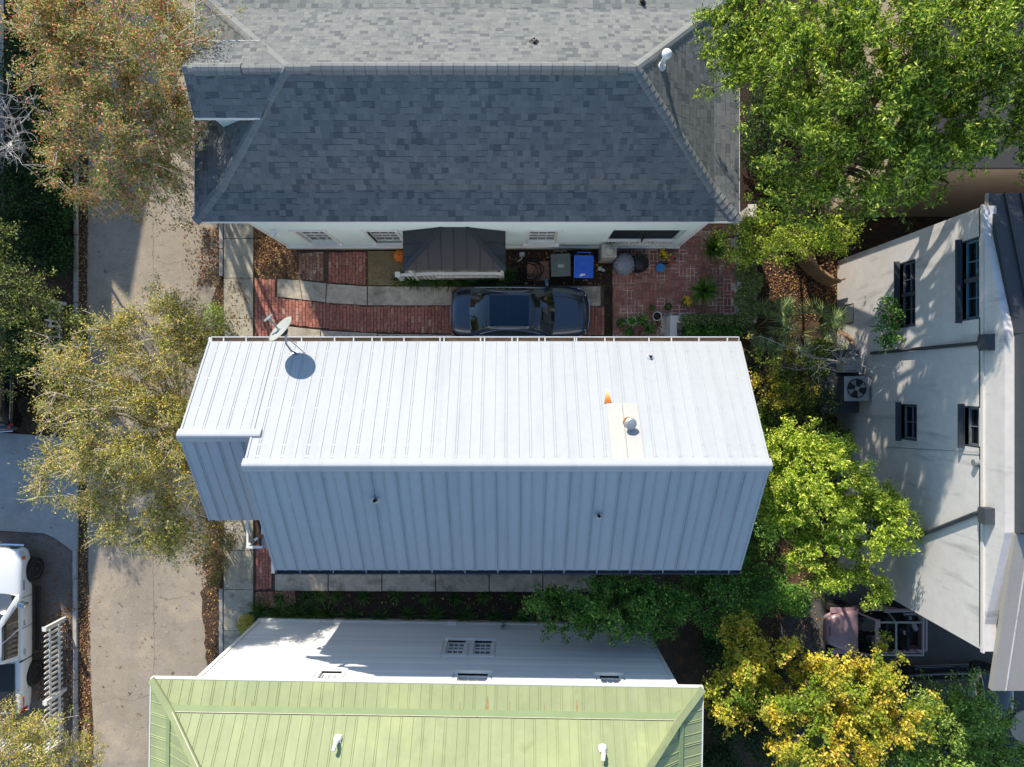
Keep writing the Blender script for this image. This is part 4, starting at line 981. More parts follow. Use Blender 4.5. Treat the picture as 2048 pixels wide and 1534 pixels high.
nf = Frame([GE[0], GE[1], GK[1], GK[0]]).n; up = Vector((0, 0, 1))
strip(GK[0] + Vector((0, 0.06, -0.02)), GK[1] + Vector((0, 0.06, -0.02)), 0.085, nf, 0.036); 
M_pale_edge = mat('bare_metal_edge', lin(222, 206, 186), 0.6, noise=[(4, 0.15)])
strip(GK[0] + Vector((0, -0.022, 0.02)), GK[1] + Vector((0, -0.022, 0.02)), 0.006, nf, 0.042, M_pale_edge, 'lap_edge', 0.012)
strip(GK[1] + Vector((-0.05, 0, -0.02)), GK[2] + Vector((-0.05, 0, -0.02)), 0.07, Frame([GE[1], GE[2], GK[2], GK[1]]).n, 0.036); strip(GK[3] + Vector((0.05, 0, -0.02)), GK[0] + Vector((0.05, 0, -0.02)), 0.07, Frame([GE[3], GE[0], GK[0], GK[3]]).n, 0.036)
for (a, b2) in ((GE[1], GK[1]), (GE[0], GK[0]), (GK[1], GA), (GK[0], GB2)):
    strip(a, b2, 0.1, up, 0.06, M_green_metal, 'hip_cap', 0.05)
strip(GK[1] + Vector((0.085, 0, 0.02)), GA + Vector((0.085, 0, 0.02)), 0.009, up, 0.075, M_pale_edge, 'lap_edge', 0.012)
m = MB(); m.bx(-HX - 0.02, HX + 0.02, 0.001, 0.03, gE - 0.13, gE + 0.02); m.bx(-HX - 0.03, -HX - 0.001, -HD, 0.0, gE - 0.13, gE + 0.02); m.bx(HX + 0.001, HX + 0.03, -HD, 0.0, gE - 0.13, gE + 0.02); m.build('drip_edge', M_white, roof_g, world=False)
# rust marks just above the break in slope
M_rustthin = mat('rust_wash', lin(150, 128, 84), 0.85, noise=[(9, 0.25)])
frf = Frame([GE[0], GE[1], GK[1], GK[0]])
for (pxx, ln, ww) in ((421, .2, .02), (468, .22, .025), (502, .16, .02), (920, .18, .02), (975, .38, .045), (1020, .24, .02), (1155, .30, .03), (1090, 0.2, 0.015)):
    u_ = HX - (P(pxx, 0, gB).x - gx_); v_ = frf.uv[2][1] - 0.13
    q = MB(); q.slab([frf.at(u_ - ww, v_, 0.0105), frf.at(u_ + ww, v_, 0.0105), frf.at(u_ + ww * 0.3, v_ - ln, 0.0095), frf.at(u_ - ww * 0.3, v_ - ln, 0.0095)], 0.002); q.build('rust_mark', M_rustthin, roof_g, world=False)
    q = MB(); q.slab([frf.at(u_ - ww * 1.6, v_ - 0.012, 0.013), frf.at(u_ + ww * 1.6, v_ - 0.012, 0.013), frf.at(u_ + ww * 1.6, v_ + 0.01, 0.013), frf.at(u_ - ww * 1.6, v_ + 0.01, 0.013)], 0.004); q.build('rust_mark', M_rust, roof_g, world=False)
# walls
GWx0, GWx1, GWy = -6.72, 7.16, -0.26
Mg = wm(gh)
def gloc(px, py, z): return Mg.inverted() @ P(px, py, z)
hol = []
def gz(py): return CAM_H - (8.395 + 0.26) * F_PX / (py - CY)
lw = (gloc(915, 0, 2.6).x, gloc(1005, 0, 2.6).x, 2.05, 3.35)
uw = [(gloc(a, 0, 4.9).x, gloc(b2, 0, 4.9).x, 4.75, 5.85) for (a, b2) in ((664, 706), (938, 998), (1222, 1262))]
holes_g = [(w_[0] - GWx0, w_[1] - GWx0, w_[2], w_[3]) for w_ in [(lw[0], (lw[0] + lw[1]) / 2 - 0.15, lw[2], lw[3]), ((lw[0] + lw[1]) / 2 + 0.15, lw[1], lw[2], lw[3])] + uw]
# front wall faces +y: run it from right to left so that inside is -y
hw = MB(); Lw = GWx1 - GWx0
holes_r = [(Lw - h[1], Lw - h[0], h[2], h[3]) for h in holes_g]
holed_wall(hw, (GWx1, GWy, 0), (-1, 0, 0), 0.5, gE - 0.14, Lw, 0.2, holes_r)
hw.bx(GWx0, GWx0 + 0.2, -HD + 0.3, GWy - 0.2, 0.5, gE - 0.14); hw.bx(GWx1 - 0.2, GWx1, -HD + 0.3, GWy - 0.2, 0.5, gE - 0.14); hw.bx(GWx0 + 0.2, GWx1 - 0.2, -HD + 0.3, -HD + 0.5, 0.5, gE - 0.14)
hw.build('wall', M_siding, gh, world=False)
bd = 0.175; zz = 0.5; 
while zz < gE - 0.2:
    z1 = min(zz + bd, gE - 0.142); segs = [(GWx0 - 0.0, GWx1 + 0.0)]
    for w_ in [lw] + uw:
        if w_[2] - 0.12 < z1 and w_[3] + 0.14 > zz:
            ns = []
            for (a, b2) in segs:
                l, r2 = w_[0] - 0.14, w_[1] + 0.14
                if r2 < a or l > b2: ns.append((a, b2)); continue
                if l > a: ns.append((a, l))
                if r2 < b2: ns.append((r2, b2))
            segs = ns
    for (a, b2) in segs:
        q = MB(); y = GWy
        q.add([(a, y + 0.001, zz), (b2, y + 0.001, zz), (b2, y + 0.044, zz), (a, y + 0.044, zz), (a, y + 0.001, z1 + 0.01), (b2, y + 0.001, z1 + 0.01), (b2, y + 0.006, z1 + 0.01), (a, y + 0.006, z1 + 0.01)], [(0, 1, 2, 3), (4, 7, 6, 5), (3, 2, 6, 7), (0, 3, 7, 4), (1, 5, 6, 2)])
        q.build('siding_board', M_board, gh, world=False)
    zz += bd
m = MB(); m.bx(GWx0 - 0.03, GWx1 + 0.03, -HD + 0.27, GWy + 0.03, 0.0, 0.46); m.build('foundation', M_found, gh, world=False)
m = MB(); m.bx(GWx0 - 0.04, GWx1 + 0.04, GWy + 0.045, GWy + 0.08, 0.38, 0.52); m.bx(GWx0 - 0.03, GWx0 + 0.1, GWy + 0.0405, GWy + 0.06, 0.525, gE - 0.15); m.bx(GWx1 - 0.1, GWx1 + 0.03, GWy + 0.0405, GWy + 0.06, 0.525, gE - 0.15); m.build('trim_board', M_white, gh, world=False)
class _L:  # windows are built in house coordinates
    pass
M_blind = mat('drawn_blind', lin(206, 206, 204), 0.4, spec=0.6)
M_blind_dk = mat('half_drawn_blind', lin(112, 116, 124), 0.25, spec=0.7)
def gwin(w_, cols, rows, gm=None):
    tmp = thing('tmp', 'x', 'x'); n0 = set(bpy.data.objects.keys())
    f = window(tmp, (GWx1, GWy, 0), (-1, 0, 0), GWx1 - w_[1], GWx1 - w_[0], w_[2], w_[3], M_white, gm or M_blind_dk, depth=0.11, cols=cols, rows=rows, trim=0.1, sill=0.10)
    f.parent = gh; bpy.data.objects.remove(tmp); return f
mid_ = (lw[0] + lw[1]) / 2
gwin((lw[0], mid_ - 0.15, lw[2], lw[3]), 3, 4); gwin((mid_ + 0.15, lw[1], lw[2], lw[3]), 3, 4)
for w_ in uw: gwin(w_, 3, 2, M_blind)
m = MB(); m.box((gloc(925, 0, 0.6).x, GWy + 0.09, 0.62), (0.3, 0.14, 0.12)); m.build('meter_box', M_white, gh, world=False)
m = MB(); xx = gloc(1026, 0, 0.8).x; m.tube([(xx, GWy + 0.06, 0.9), (xx, GWy + 0.06, 0.1)], 0.03, 8); m.tube([(xx + 0.09, GWy + 0.06, 0.7), (xx + 0.09, GWy + 0.06, 0.1)], 0.025, 8); m.box((xx, GWy + 0.08, 0.95), (0.14, 0.1, 0.16)); m.build('service_conduit', M_grey_metal, gh, world=False)
frm = Frame([Mg @ v for v in (GK[0], GK[1], GA, GB2)])
for (pxx, pyy, lab) in ((676, 1478, 'white bent vent pipe on the left half of the green roof'), (1205, 1497, 'white bent vent pipe on the right half of the green roof')):
    p = on_plane(pxx, pyy, frm.o, frm.n)
    t = thing('bent_vent', lab, 'roof vent', p, 0, 'white vents on the green roof')
    Q = Vector((0, 0, 1)).rotation_difference(frm.n).to_matrix()
    m = MB(); m.box(frm.n * 0.04, (0.19, 0.19, 0.012), M=Q); m.lathe([(0.12, 0.04), (0.1, 0.08), (0.06, 0.12)], 14, M=Q); m.build('flashing', M_white, t, world=False)
    m = MB(); m.tube([(0, 0, 0.05), (0, 0, 0.27), (-0.015, -0.05, 0.34), (-0.03, -0.13, 0.36)], 0.055, 12); m.build('pipe', M_white, t, world=False, smooth=False)
    m = MB(); m.lathe([(0.04, 0.0), (0.04, 0.006)], 12, c=(-0.0325, -0.1335, 0.361), M=Vector((0, 0, 1)).rotation_difference(Vector((-0.18, -0.97, 0.15))).to_matrix()); m.build('opening', M_trim, t, world=False)

# ------------------------------------------------------------------ the grey stucco building on the right
BX, BY0, BY1 = 11.9, -6.75, 4.48
rb = thing('stucco_building', 'tall grey stucco building with dark framed windows at the right edge', 'building', (BX + 4, -1.1, 0))
def bz(px): return CAM_H - BX * F_PX / (px - CX)
def by(py, z): return P(0, py, z).y
bw = []
for (xa, xb, ya, yb, z_) in ((1925, 1966, 478, 640, 7.55), (1800, 1831, 523, 655, 4.5), (1930, 1969, 812, 894, 7.6), (1803, 1834, 808, 880, 4.6)):
    bw.append((by(yb, z_) , by(ya, z_), bz(xa), bz(xb)))
# wall facing -X: along -Y so that inside (left normal) is +X
W = MB(); LB = BY1 - BY0
holes_b = [(BY1 - b[1], BY1 - b[0], b[2], b[3]) for b in bw] + [(BY1 - by(645, 1.0), BY1 - by(610, 1.0), 0.55, 1.25)]
holed_wall(W, (BX, BY1, 0), (0, -1, 0), 0.0, 7.9, LB, 0.3, holes_b)
W.bx(BX + 0.3, BX + 12, BY1 - 0.3, BY1, 0, 7.9); W.bx(BX + 0.3, BX + 12, BY0, BY0 + 0.3, 0, 7.9); W.bx(BX + 11.7, BX + 12, BY0 + 0.3, BY1 - 0.3, 0, 7.9)
gp = [(BY1, 7.9), (1.28, 8.85), (-3.6, 8.85), (BY0, 7.9)]
W.add([(BX, y, z) for (y, z) in gp] + [(BX + 0.3, y, z) for (y, z) in gp], [(0, 1, 2, 3), (7, 6, 5, 4), (0, 4, 5, 1), (1, 5, 6, 2), (2, 6, 7, 3), (3, 7, 4, 0)])
W.build('wall', M_stucco, rb)
m = MB(); m.bx(BX - 0.05, BX - 0.001, BY0 - 0.04, BY1 + 0.04, 8.02, 8.12); m.build('cornice', M_stucco_pale, rb)
m = MB(); m.bx(BX - 0.09, BX - 0.001, 0.55, 0.95, 7.9 + 0.12, 8.0 + 0.12 - 0.1001); 
for i, b in enumerate(bw):
    fm = M_teal_paint if i == 0 else M_sash_grey
    window(rb, (BX, BY1, 0), (0, -1, 0), BY1 - b[1], BY1 - b[0], b[2], b[3], M_slate_paint, M_glass, depth=0.15, cols=4 if i == 0 else (4 if i == 1 else 2), rows=2, trim=0.0, sill=0.16, sash=fm, mid=False)
    if i < 2:
        q = MB(); yc = (b[0] + b[1]) / 2; q.bx(BX + 0.05, BX + 0.148, yc - 0.06, yc + 0.06, b[2], b[3]); q.build('mullion', M_slate_paint, rb)
window(rb, (BX, BY1, 0), (0, -1, 0), *holes_b[-1], M_slate_paint, M_glass, depth=0.15, cols=1, rows=1, trim=0.0, sill=0.05, mid=False, name='basement_grille')
# roofs
xo = BX + 0.2
fN = Frame([(xo + 12, BY1 + 0.35, 7.95), (xo, BY1 + 0.35, 7.95), (xo, 1.2, 8.92), (xo + 12, 1.2, 8.92)])
m = MB(); m.slab(fN.pts, 0.14); rN = m.build('roof_north', M_dark_metal, rb)
panels(Frame([Vector(p) + Vector((0, 0, 0.002)) for p in fN.pts]), rN, M_dark_metal, 0.42, 0.0, 12.0, seam='single', rib=(0.03, 0.05))
m = MB(); m.bx(xo - 0.06, xo - 0.001, 1.2, BY1 + 0.35, 7.9, 7.98)
m.slab([(xo, -3.62, 8.92), (xo + 12, -3.62, 8.92), (xo + 12, -7.75, 8.08), (xo, -7.75, 8.08)], 0.14); m.build('roof_south', M_beige_roof, rb)
m = MB(); m.slab([(xo + 0.33, -3.63, 8.945), (xo + 0.36, -3.63, 8.945), (xo + 0.36, -7.74, 8.109), (xo + 0.33, -7.74, 8.109)], 0.02); m.build('roof_seam', M_stucco, rb)
m = MB(); m.bx(xo + 0.02, xo + 12, -3.6, 1.18, 8.86, 9.05); m.bx(xo + 0.02, xo + 0.4, -3.55, 1.15, 9.051, 9.2); m.build('roof_flat', M_slate_paint, rb)
# downpipes with hopper heads
def hopper(y, z, name='hopper'):
    q = MB(); q.add([(BX - 0.002, y - 0.2, z + 0.3), (BX - 0.25, y - 0.2, z + 0.3), (BX - 0.25, y + 0.2, z + 0.3), (BX - 0.002, y + 0.2, z + 0.3), (BX - 0.002, y - 0.2, z + 0.05), (BX - 0.25, y - 0.2, z + 0.05), (BX - 0.25, y + 0.2, z + 0.05), (BX - 0.002, y + 0.2, z + 0.05),
           (BX - 0.002, y - 0.07, z - 0.18), (BX - 0.13, y - 0.07, z - 0.18), (BX - 0.13, y + 0.07, z - 0.18), (BX - 0.002, y + 0.07, z - 0.18)],
          [(0, 1, 2, 3), (0, 4, 5, 1), (1, 5, 6, 2), (2, 6, 7, 3), (4, 8, 9, 5), (5, 9, 10, 6), (6, 10, 11, 7), (8, 11, 10, 9)])
    return q.build(name, M_slate_paint, rb)
y1_ = P(0, 685, 8.3).y; hopper(y1_, 8.2); hopper(P(0, 1030, 8.3).y, 8.2)
m = MB(); m.tube([(BX - 0.07, y1_, 8.03), (BX - 0.07, y1_ - 0.02, 2.6)], 0.05, 8); m.build('downpipe', M_slate_paint, rb)
a = P(1950, 1026, bz(1950)); b2 = P(1832, 1076, bz(1832)); c2 = P(1762, 1022, bz(1765))
m = MB(); m.tube([(BX - 0.07, P(0, 1030, 8.3).y, 8.03), (BX - 0.07, a.y, a.z + 0.1), (BX - 0.07, b2.y, b2.z), (BX - 0.07, c2.y, c2.z), (BX - 0.07, c2.y, 0.1)], 0.06, 8); m.build('downpipe', M_slate_paint, rb)
m = MB(); m.tube([(BX - 0.03, by(905, 8), 8.0), (BX - 0.03, by(905, 5), 3.0)], 0.008, 4); m.build('cable', M_grey_metal, rb)
m = MB(); m.lathe([(0.09, 0), (0.11, 0.12)], 12, c=(BX - 0.12, by(926, 7.9), 7.85), M=Matrix.Rotation(R(90), 3, 'Y')); m.build('wall_vent', M_grey_metal, rb)
# tan building behind the big tree
tb = thing('tan_building', 'low tan rendered building half hidden behind the large evergreen tree', 'building', (16, 9, 0))
m = MB(); m.bx(11.2, 24, 6.1, 16, 0, 6.6); m.build('wall', M_tan, tb)
m = MB(); m.bx(10.95, 24.2, 5.85, 16.2, 6.6, 6.75); m.build('roof', M_roofdeck, tb)
m = MB(); m.bx(11.19 - 0.04, 11.199, 7.5, 8.5, 2.0, 4.0); m.build('window', M_glass, tb)
# out-of-frame neighbours across the street whose shadows fall on the street
def gable_house(name, label, x0, x1, y0, y1, ez, rz, wallm, roofm):
    t = thing(name, label, 'house', ((x0 + x1) / 2, (y0 + y1) / 2, 0)); xr = (x0 + x1) / 2
    m = MB(); m.bx(x0 + 0.2, x1 - 0.2, y0 + 0.2, y1 - 0.2, 0, ez)
    s_ = (rz - ez) / (xr - x0); zt = ez + (xr - x0 - 0.2) * s_ - 0.15
    vs = [(x, y, z) for y in (y0 + 0.2, y1 - 0.2) for (x, z) in ((x0 + 0.2, ez - 0.01), (x1 - 0.2, ez - 0.01), (xr, zt))]
    m.add(vs, [(0, 1, 2), (5, 4, 3), (0, 2, 5, 3), (1, 4, 5, 2)]); m.build('wall', wallm, t)
    r_ = MB(); r_.slab([(x0, y0, ez), (xr, y0, rz), (xr, y1, rz), (x0, y1, ez)], 0.12); r_.slab([(xr, y0, rz), (x1, y0, ez), (x1, y1, ez), (xr, y1, rz)], 0.12); r_.build('roof', roofm, t)
    for k in range(3):
        yy = y0 + 1.2 + k * (y1 - y0 - 2.4) / 2.2
        window(t, (x1 - 0.2, yy, 0), (0, 1, 0), 0, 0.9, 1.2, 2.8, M_white, M_glass, depth=-0.005, proud=0.07, cols=2, rows=2)
    return t
gable_house('neighbour_house', 'gabled house at the far left whose peaked shadow falls on the street', -24.6, -18.4, 6.2, 15.5, 5.5, 8.5, M_siding, M_shingle)
gable_house('neighbour_house', 'second gabled house beyond the top left corner of the picture', -24.0, -17.0, 20.0, 33.0, 6.0, 9.5, M_siding, M_shingle)

# ------------------------------------------------------------------ vegetation makers (numpy)
def unit(v): return v / (np.linalg.norm(v, axis=-1, keepdims=True) + 1e-9)

def tube_batch(Pts, Rad, n):
    """Pts (N,k,3), Rad (N,k) -> vertices, quads"""
    N, k, _ = Pts.shape
    T = np.empty_like(Pts); T[:, 1:-1] = Pts[:, 2:] - Pts[:, :-2]; T[:, 0] = Pts[:, 1] - Pts[:, 0]; T[:, -1] = Pts[:, -1] - Pts[:, -2]
    T = unit(T); A = np.where(np.abs(T[..., 2:3]) < 0.9, np.array([0, 0, 1.0]), np.array([1.0, 0, 0]))
    U = unit(np.cross(T, A)); W = np.cross(T, U)
    an = 2 * np.pi * np.arange(n) / n
    V = Pts[:, :, None, :] + (U[:, :, None, :] * np.cos(an)[None, None, :, None] + W[:, :, None, :] * np.sin(an)[None, None, :, None]) * Rad[:, :, None, None]
    base = (np.arange(N) * k * n)[:, None, None] + (np.arange(k - 1) * n)[None, :, None]
    j = np.arange(n)[None, None, :]; j1 = (np.arange(n) + 1) % n
    Fq = np.stack([base + j, base + j1[None, None, :], base + n + j1[None, None, :], base + n + j], -1).reshape(-1, 4)
    return V.reshape(-1, 3), Fq

def merge(parts):
    Vs, Fs, o = [], [], 0
    for V, Fq in parts: Vs.append(V); Fs.append(Fq + o); o += len(V)
    return np.concatenate(Vs), np.concatenate(Fs)

def leaf_quads(C, D, Nn, ln, wd, rng, fold=0.12):
    """diamond leaves: centre C, axis D, normal Nn, length and width arrays"""
    D = unit(D); S = unit(np.cross(D, Nn)); Nn = np.cross(S, D)
    ln = ln[:, None]; wd = wd[:, None]
    a = C - D * ln * 0.5; c = C + D * ln * 0.5 - Nn * ln * fold; b = C + S * wd * 0.5 - D * ln * 0.08 + Nn * wd * 0.1; d = C - S * wd * 0.5 - D * ln * 0.08 + Nn * wd * 0.1
    V = np.stack([a, b, c, d], 1).reshape(-1, 3); Fq = np.arange(len(C) * 4).reshape(-1, 4)
    return V, Fq

def bez(a, b, c, k):
    t = np.linspace(0, 1, k)[None, :, None]
    return a[:, None] * (1 - t) ** 2 + 2 * b[:, None] * t * (1 - t) + c[:, None] * t ** 2

def make_tree(name, label, cat, base, blobs, leafm, barkm, seed, n_limb=9, n_sub=120, n_twig=7, n_leaf=12, leaf_lw=(0.075, 0.034), twig_len=0.45,
              stems=1, trunk_r=0.11, fork=0.35, sub_r=0.016, twig_r=0.0045, spread=0.07, up_bias=0.5, shell=0.45, group=None, twigm=None, droop=0.0, leaf_frac=1.0):
    rng = np.random.default_rng(seed); base = np.array(base, float)
    t = thing(name, label, cat, tuple(base), 0, group)
    C = np.array([b[:3] for b in blobs], float); Rr = np.array([b[3:6] for b in blobs], float)
    vol = Rr.prod(1); pr = vol / vol.sum()
    zmin = (C[:, 2] - Rr[:, 2]).min(); top = C.mean(0)
    # stems
    fz = base[2] + max(0.4, (zmin - base[2]) * 0.9 + fork * 0.3)
    stem_tops = []; tubes = []
    for s in range(stems):
        an = 2 * np.pi * s / max(stems, 1) + rng.uniform(-0.4, 0.4); off = (0.12 if stems > 1 else 0.0)
        st = base + np.array([math.cos(an) * off, math.sin(an) * off, -0.1])
        en = np.array([base[0] + (top[0] - base[0]) * 0.45 + math.cos(an) * off * 4, base[1] + (top[1] - base[1]) * 0.45 + math.sin(an) * off * 4, fz])
        mid = (st + en) / 2 + rng.normal(0, 0.06, 3)
        pts = bez(st[None], mid[None], en[None], 6); rad = np.linspace(trunk_r, trunk_r * 0.62, 6)[None]; rad[0, 0] *= 1.25
        tubes.append(tube_batch(pts, rad, 8)); stem_tops.append(en)
    stem_tops = np.array(stem_tops)
    # limbs
    bi = rng.choice(len(blobs), n_limb, p=pr); dirs = unit(rng.normal(size=(n_limb, 3))); dirs[:, 2] = np.abs(dirs[:, 2]) * 0.7 - 0.1
    tip = C[bi] + dirs * Rr[bi] * rng.uniform(0.45, 0.8, (n_limb, 1))
    st = stem_tops[rng.integers(0, stems, n_limb)]
    mid = st * 0.5 + tip * 0.5 + np.stack([rng.normal(0, 0.2, n_limb), rng.normal(0, 0.2, n_limb), rng.uniform(0.0, 0.5, n_limb)], 1)
    KL = 10; limbs = bez(st, mid, tip, KL); limbs[:, 1:-1] += rng.normal(0, 0.04, (n_limb, KL - 2, 3))
    tubes.append(tube_batch(limbs, np.linspace(trunk_r * 0.5, 0.022, KL)[None].repeat(n_limb, 0), 6))
    # sub branches towards points spread through the crown
    bi = rng.choice(len(blobs), n_sub, p=pr); dirs = unit(rng.normal(size=(n_sub, 3)))
    rad_ = rng.uniform(shell ** 3, 1.0, (n_sub, 1)) ** (1 / 3)
    tgt = C[bi] + dirs * Rr[bi] * rad_
    LP = limbs[:, 3:].reshape(-1, 3); dd = ((tgt[:, None] - LP[None]) ** 2).sum(-1); ni = dd.argmin(1); st = LP[ni]
    mid = (st + tgt) / 2 + np.stack([rng.normal(0, 0.1, n_sub), rng.normal(0, 0.1, n_sub), rng.uniform(0, 0.25, n_sub)], 1)
    KS = 6; subs = bez(st, mid, tgt, KS); subs[:, 1:-1] += rng.normal(0, 0.02, (n_sub, KS - 2, 3))
    sub_t = tube_batch(subs, np.linspace(sub_r, sub_r * 0.5, KS)[None].repeat(n_sub, 0), 5)
    # twigs
    nt_ = n_sub * n_twig; si = np.repeat(np.arange(n_sub), n_twig); ki = rng.integers(2, KS, nt_)
    st = subs[si, ki]; outw = unit(st - C[bi][si]); dv = unit(outw * 0.7 + rng.normal(0, 0.75, (nt_, 3)) + np.array([0, 0, up_bias - droop]))
    ln = twig_len * rng.uniform(0.5, 1.2, (nt_, 1)); en = st + dv * ln; mid = (st + en) / 2 + rng.normal(0, 0.05, (nt_, 3)); en[:, 2] -= droop * ln[:, 0]
    KT = 4; tw = bez(st, mid, en, KT)
    tw_t = tube_batch(tw, np.linspace(twig_r, twig_r * 0.5, KT)[None].repeat(nt_, 0), 3)
    # leaves
    keep = rng.random(nt_) < leaf_frac; tl = tw[keep]; m_ = len(tl); nl = m_ * n_leaf
    ti = np.repeat(np.arange(m_), n_leaf); tt = rng.uniform(0.15, 1.08, nl); a0 = tl[ti, 0]; am = tl[ti, 2]; a1 = tl[ti, 3]
    pos = np.where(tt[:, None] < 0.66, a0 + (am - a0) * (tt[:, None] / 0.66), am + (a1 - am) * ((tt[:, None] - 0.66) / 0.34)) + rng.normal(0, spread, (nl, 3))
    ax = unit(unit(a1 - a0) * 0.6 + rng.normal(0, 0.7, (nl, 3))); so = si[keep][ti]; nn = unit(rng.normal(0, 0.42, (nl, 3)) + 0.45 * outw[keep][ti] + 0.65 * unit(pos - tgt[so]) + np.array([0, 0, 0.38]))
    sz = rng.uniform(0.7, 1.25, nl)
    LV, LF = leaf_quads(pos, ax, nn, leaf_lw[0] * sz, leaf_lw[1] * sz * rng.uniform(0.8, 1.2, nl), rng)
    V, Fq = merge(tubes); np_mesh('trunk', V, Fq, barkm, t, smooth=True)
    V, Fq = merge([sub_t, tw_t]); np_mesh('branches', V, Fq, twigm or barkm, t)['kind'] = 'stuff'
    np_mesh('crown', LV, LF, leafm, t)
    return t

def leaf_mass(rng, centres, radii, n, ll, lw, up=(0, 0, 0.8), flat=0.5):
    """leaves on the shells of ellipsoids, for shrubs, hedges and vines"""
    C = np.array(centres, float); Rr = np.array(radii, float); bi = rng.integers(0, len(C), n)
    d = unit(rng.normal(size=(n, 3))); pos = C[bi] + d * Rr[bi] * rng.uniform(0.55, 1.05, (n, 1))
    pos[:, 2] = np.maximum(pos[:, 2], 0.03)
    nn = unit(d * flat + rng.normal(0, 0.5, (n, 3)) + np.array(up)); ax = unit(rng.normal(size=(n, 3)) + d * 0.5)
    s = rng.uniform(0.7, 1.25, n); return leaf_quads(pos, ax, nn, ll * s, lw * s, rng)

def make_shrub(name, label, base, blobs, leafm, seed, n=3000, ll=0.07, lw=0.035, group=None, stems=6, barkm=None, cat='shrub', part='foliage'):
    rng = np.random.default_rng(seed); t = thing(name, label, cat, base, 0, group); b = np.array(base, float)
    C = np.array([x[:3] for x in blobs]); 
    k = max(stems, 1) * len(blobs); bi = np.arange(k) % len(blobs)
    en = C[bi] + rng.normal(0, 0.35, (k, 3)) * np.array([x[3:6] for x in blobs])[bi]; st = np.stack([b[0] + (C[bi][:, 0] - b[0]) * 0.5 + rng.normal(0, 0.05, k), b[1] + (C[bi][:, 1] - b[1]) * 0.5 + rng.normal(0, 0.05, k), np.full(k, b[2] - 0.03)], 1)
    V, Fq = tube_batch(bez(st, (st + en) / 2 + rng.normal(0, 0.08, (k, 3)), en, 5), np.linspace(0.02, 0.006, 5)[None].repeat(k, 0), 5); np_mesh('stems', V, Fq, barkm or M_bark, t)['kind'] = 'stuff'
    V, Fq = leaf_mass(rng, C, [x[3:6] for x in blobs], n, ll, lw); np_mesh(part, V, Fq, leafm, t)
    return t

def clump_mesh(rng, n, L, w, name, up=0.75):
    """a tuft of arching blades"""
    an = rng.uniform(0, 2 * np.pi, n); ln = L * rng.uniform(0.55, 1.1, n); tilt = rng.uniform(0.25, 1.15, n)
    K = 5; tt = np.linspace(0, 1, K)[None, :]
    r = ln[:, None] * (np.sin(tilt)[:, None] * tt + 0.25 * tt ** 2 * tilt[:, None]); z = ln[:, None] * (np.cos(tilt)[:, None] * tt * up * 1.2 - 0.42 * tt ** 2 * tilt[:, None] ** 1.2)
    z = np.maximum(z, 0.01); r0 = rng.uniform(0, 0.06, n)[:, None]
    c, s = np.cos(an)[:, None], np.sin(an)[:, None]; px, py = c * (r + r0), s * (r + r0)
    wd = w * (1 - tt ** 2.5 * 0.92) * 0.5; lx, ly = -s * wd, c * wd
    V = np.stack([np.stack([px - lx, py - ly, z + 0 * px], -1), np.stack([px + lx, py + ly, z + 0 * px], -1)], 2).reshape(-1, 3)
    b = (np.arange(n) * K * 2)[:, None] + (np.arange(K - 1) * 2)[None]; Fq = np.stack([b, b + 1, b + 3, b + 2], -1).reshape(-1, 4)
    me = bpy.data.meshes.new(name); me.from_pydata(V.tolist(), [], Fq.tolist()); me.update(); return me

def fan_palm(rng, n_fans, Rl, hgt):
    """palmetto fans: (V,F) of blades and of stalks"""
    PV, PF, SV = [], [], []
    o = 0
    for f in range(n_fans):
        az = 2 * np.pi * f / n_fans + rng.uniform(-0.4, 0.4); el = rng.uniform(0.25, 1.25); L = Rl * rng.uniform(0.7, 1.2)
        d = np.array([math.cos(az) * math.cos(el), math.sin(az) * math.cos(el), math.sin(el)]); hub = np.array([0, 0, hgt * 0.35]) + d * L
        SV.append((np.array([0, 0, 0.02]), np.array([0, 0, hgt * 0.35]) + d * L * 0.4 + np.array([0, 0, 0.1]), hub))
        side = unit(np.cross(d, np.array([0, 0, 1.0]))); nrm = np.cross(side, d); dd = unit(d * 0.9 - nrm * 0.35)
        nb = 22
        for i in range(nb):
            a = (i / (nb - 1) - 0.5) * 3.6; b = dd * math.cos(a) + side * math.sin(a); ln = Rl * rng.uniform(0.62, 0.8) * (0.75 + 0.25 * math.cos(a)); w = 0.030
            perp = unit(np.cross(b, nrm)); p1 = hub + b * ln * 0.45 + nrm * 0.02; p2 = hub + b * ln - np.array([0, 0, 0.10 * ln + 0.02])
            PV += [hub - perp * 0.004, p1 - perp * w / 2, p2, p1 + perp * w / 2]; PF.append([o, o + 1, o + 2, o + 3]); o += 4
    return np.array(PV), np.array(PF), SV

def make_palmetto(label, base, n_fans, Rl, hgt, seed, leafm=None, group='palmettos between the white house and the stucco building'):
    rng = np.random.default_rng(seed); t = thing('palmetto', label, 'palm', base, 0, group)
    V, Fq, SV = fan_palm(rng, n_fans, Rl, hgt); np_mesh('fronds', V, Fq, leafm or L_palm, t, world=False)
    st, md, en = [np.array([s[i] for s in SV]) for i in range(3)]
    V, Fq = tube_batch(bez(st, md, en, 5), np.full((len(SV), 5), 0.012), 4); np_mesh('stalks', V, Fq, L_palm, t, world=False); return t

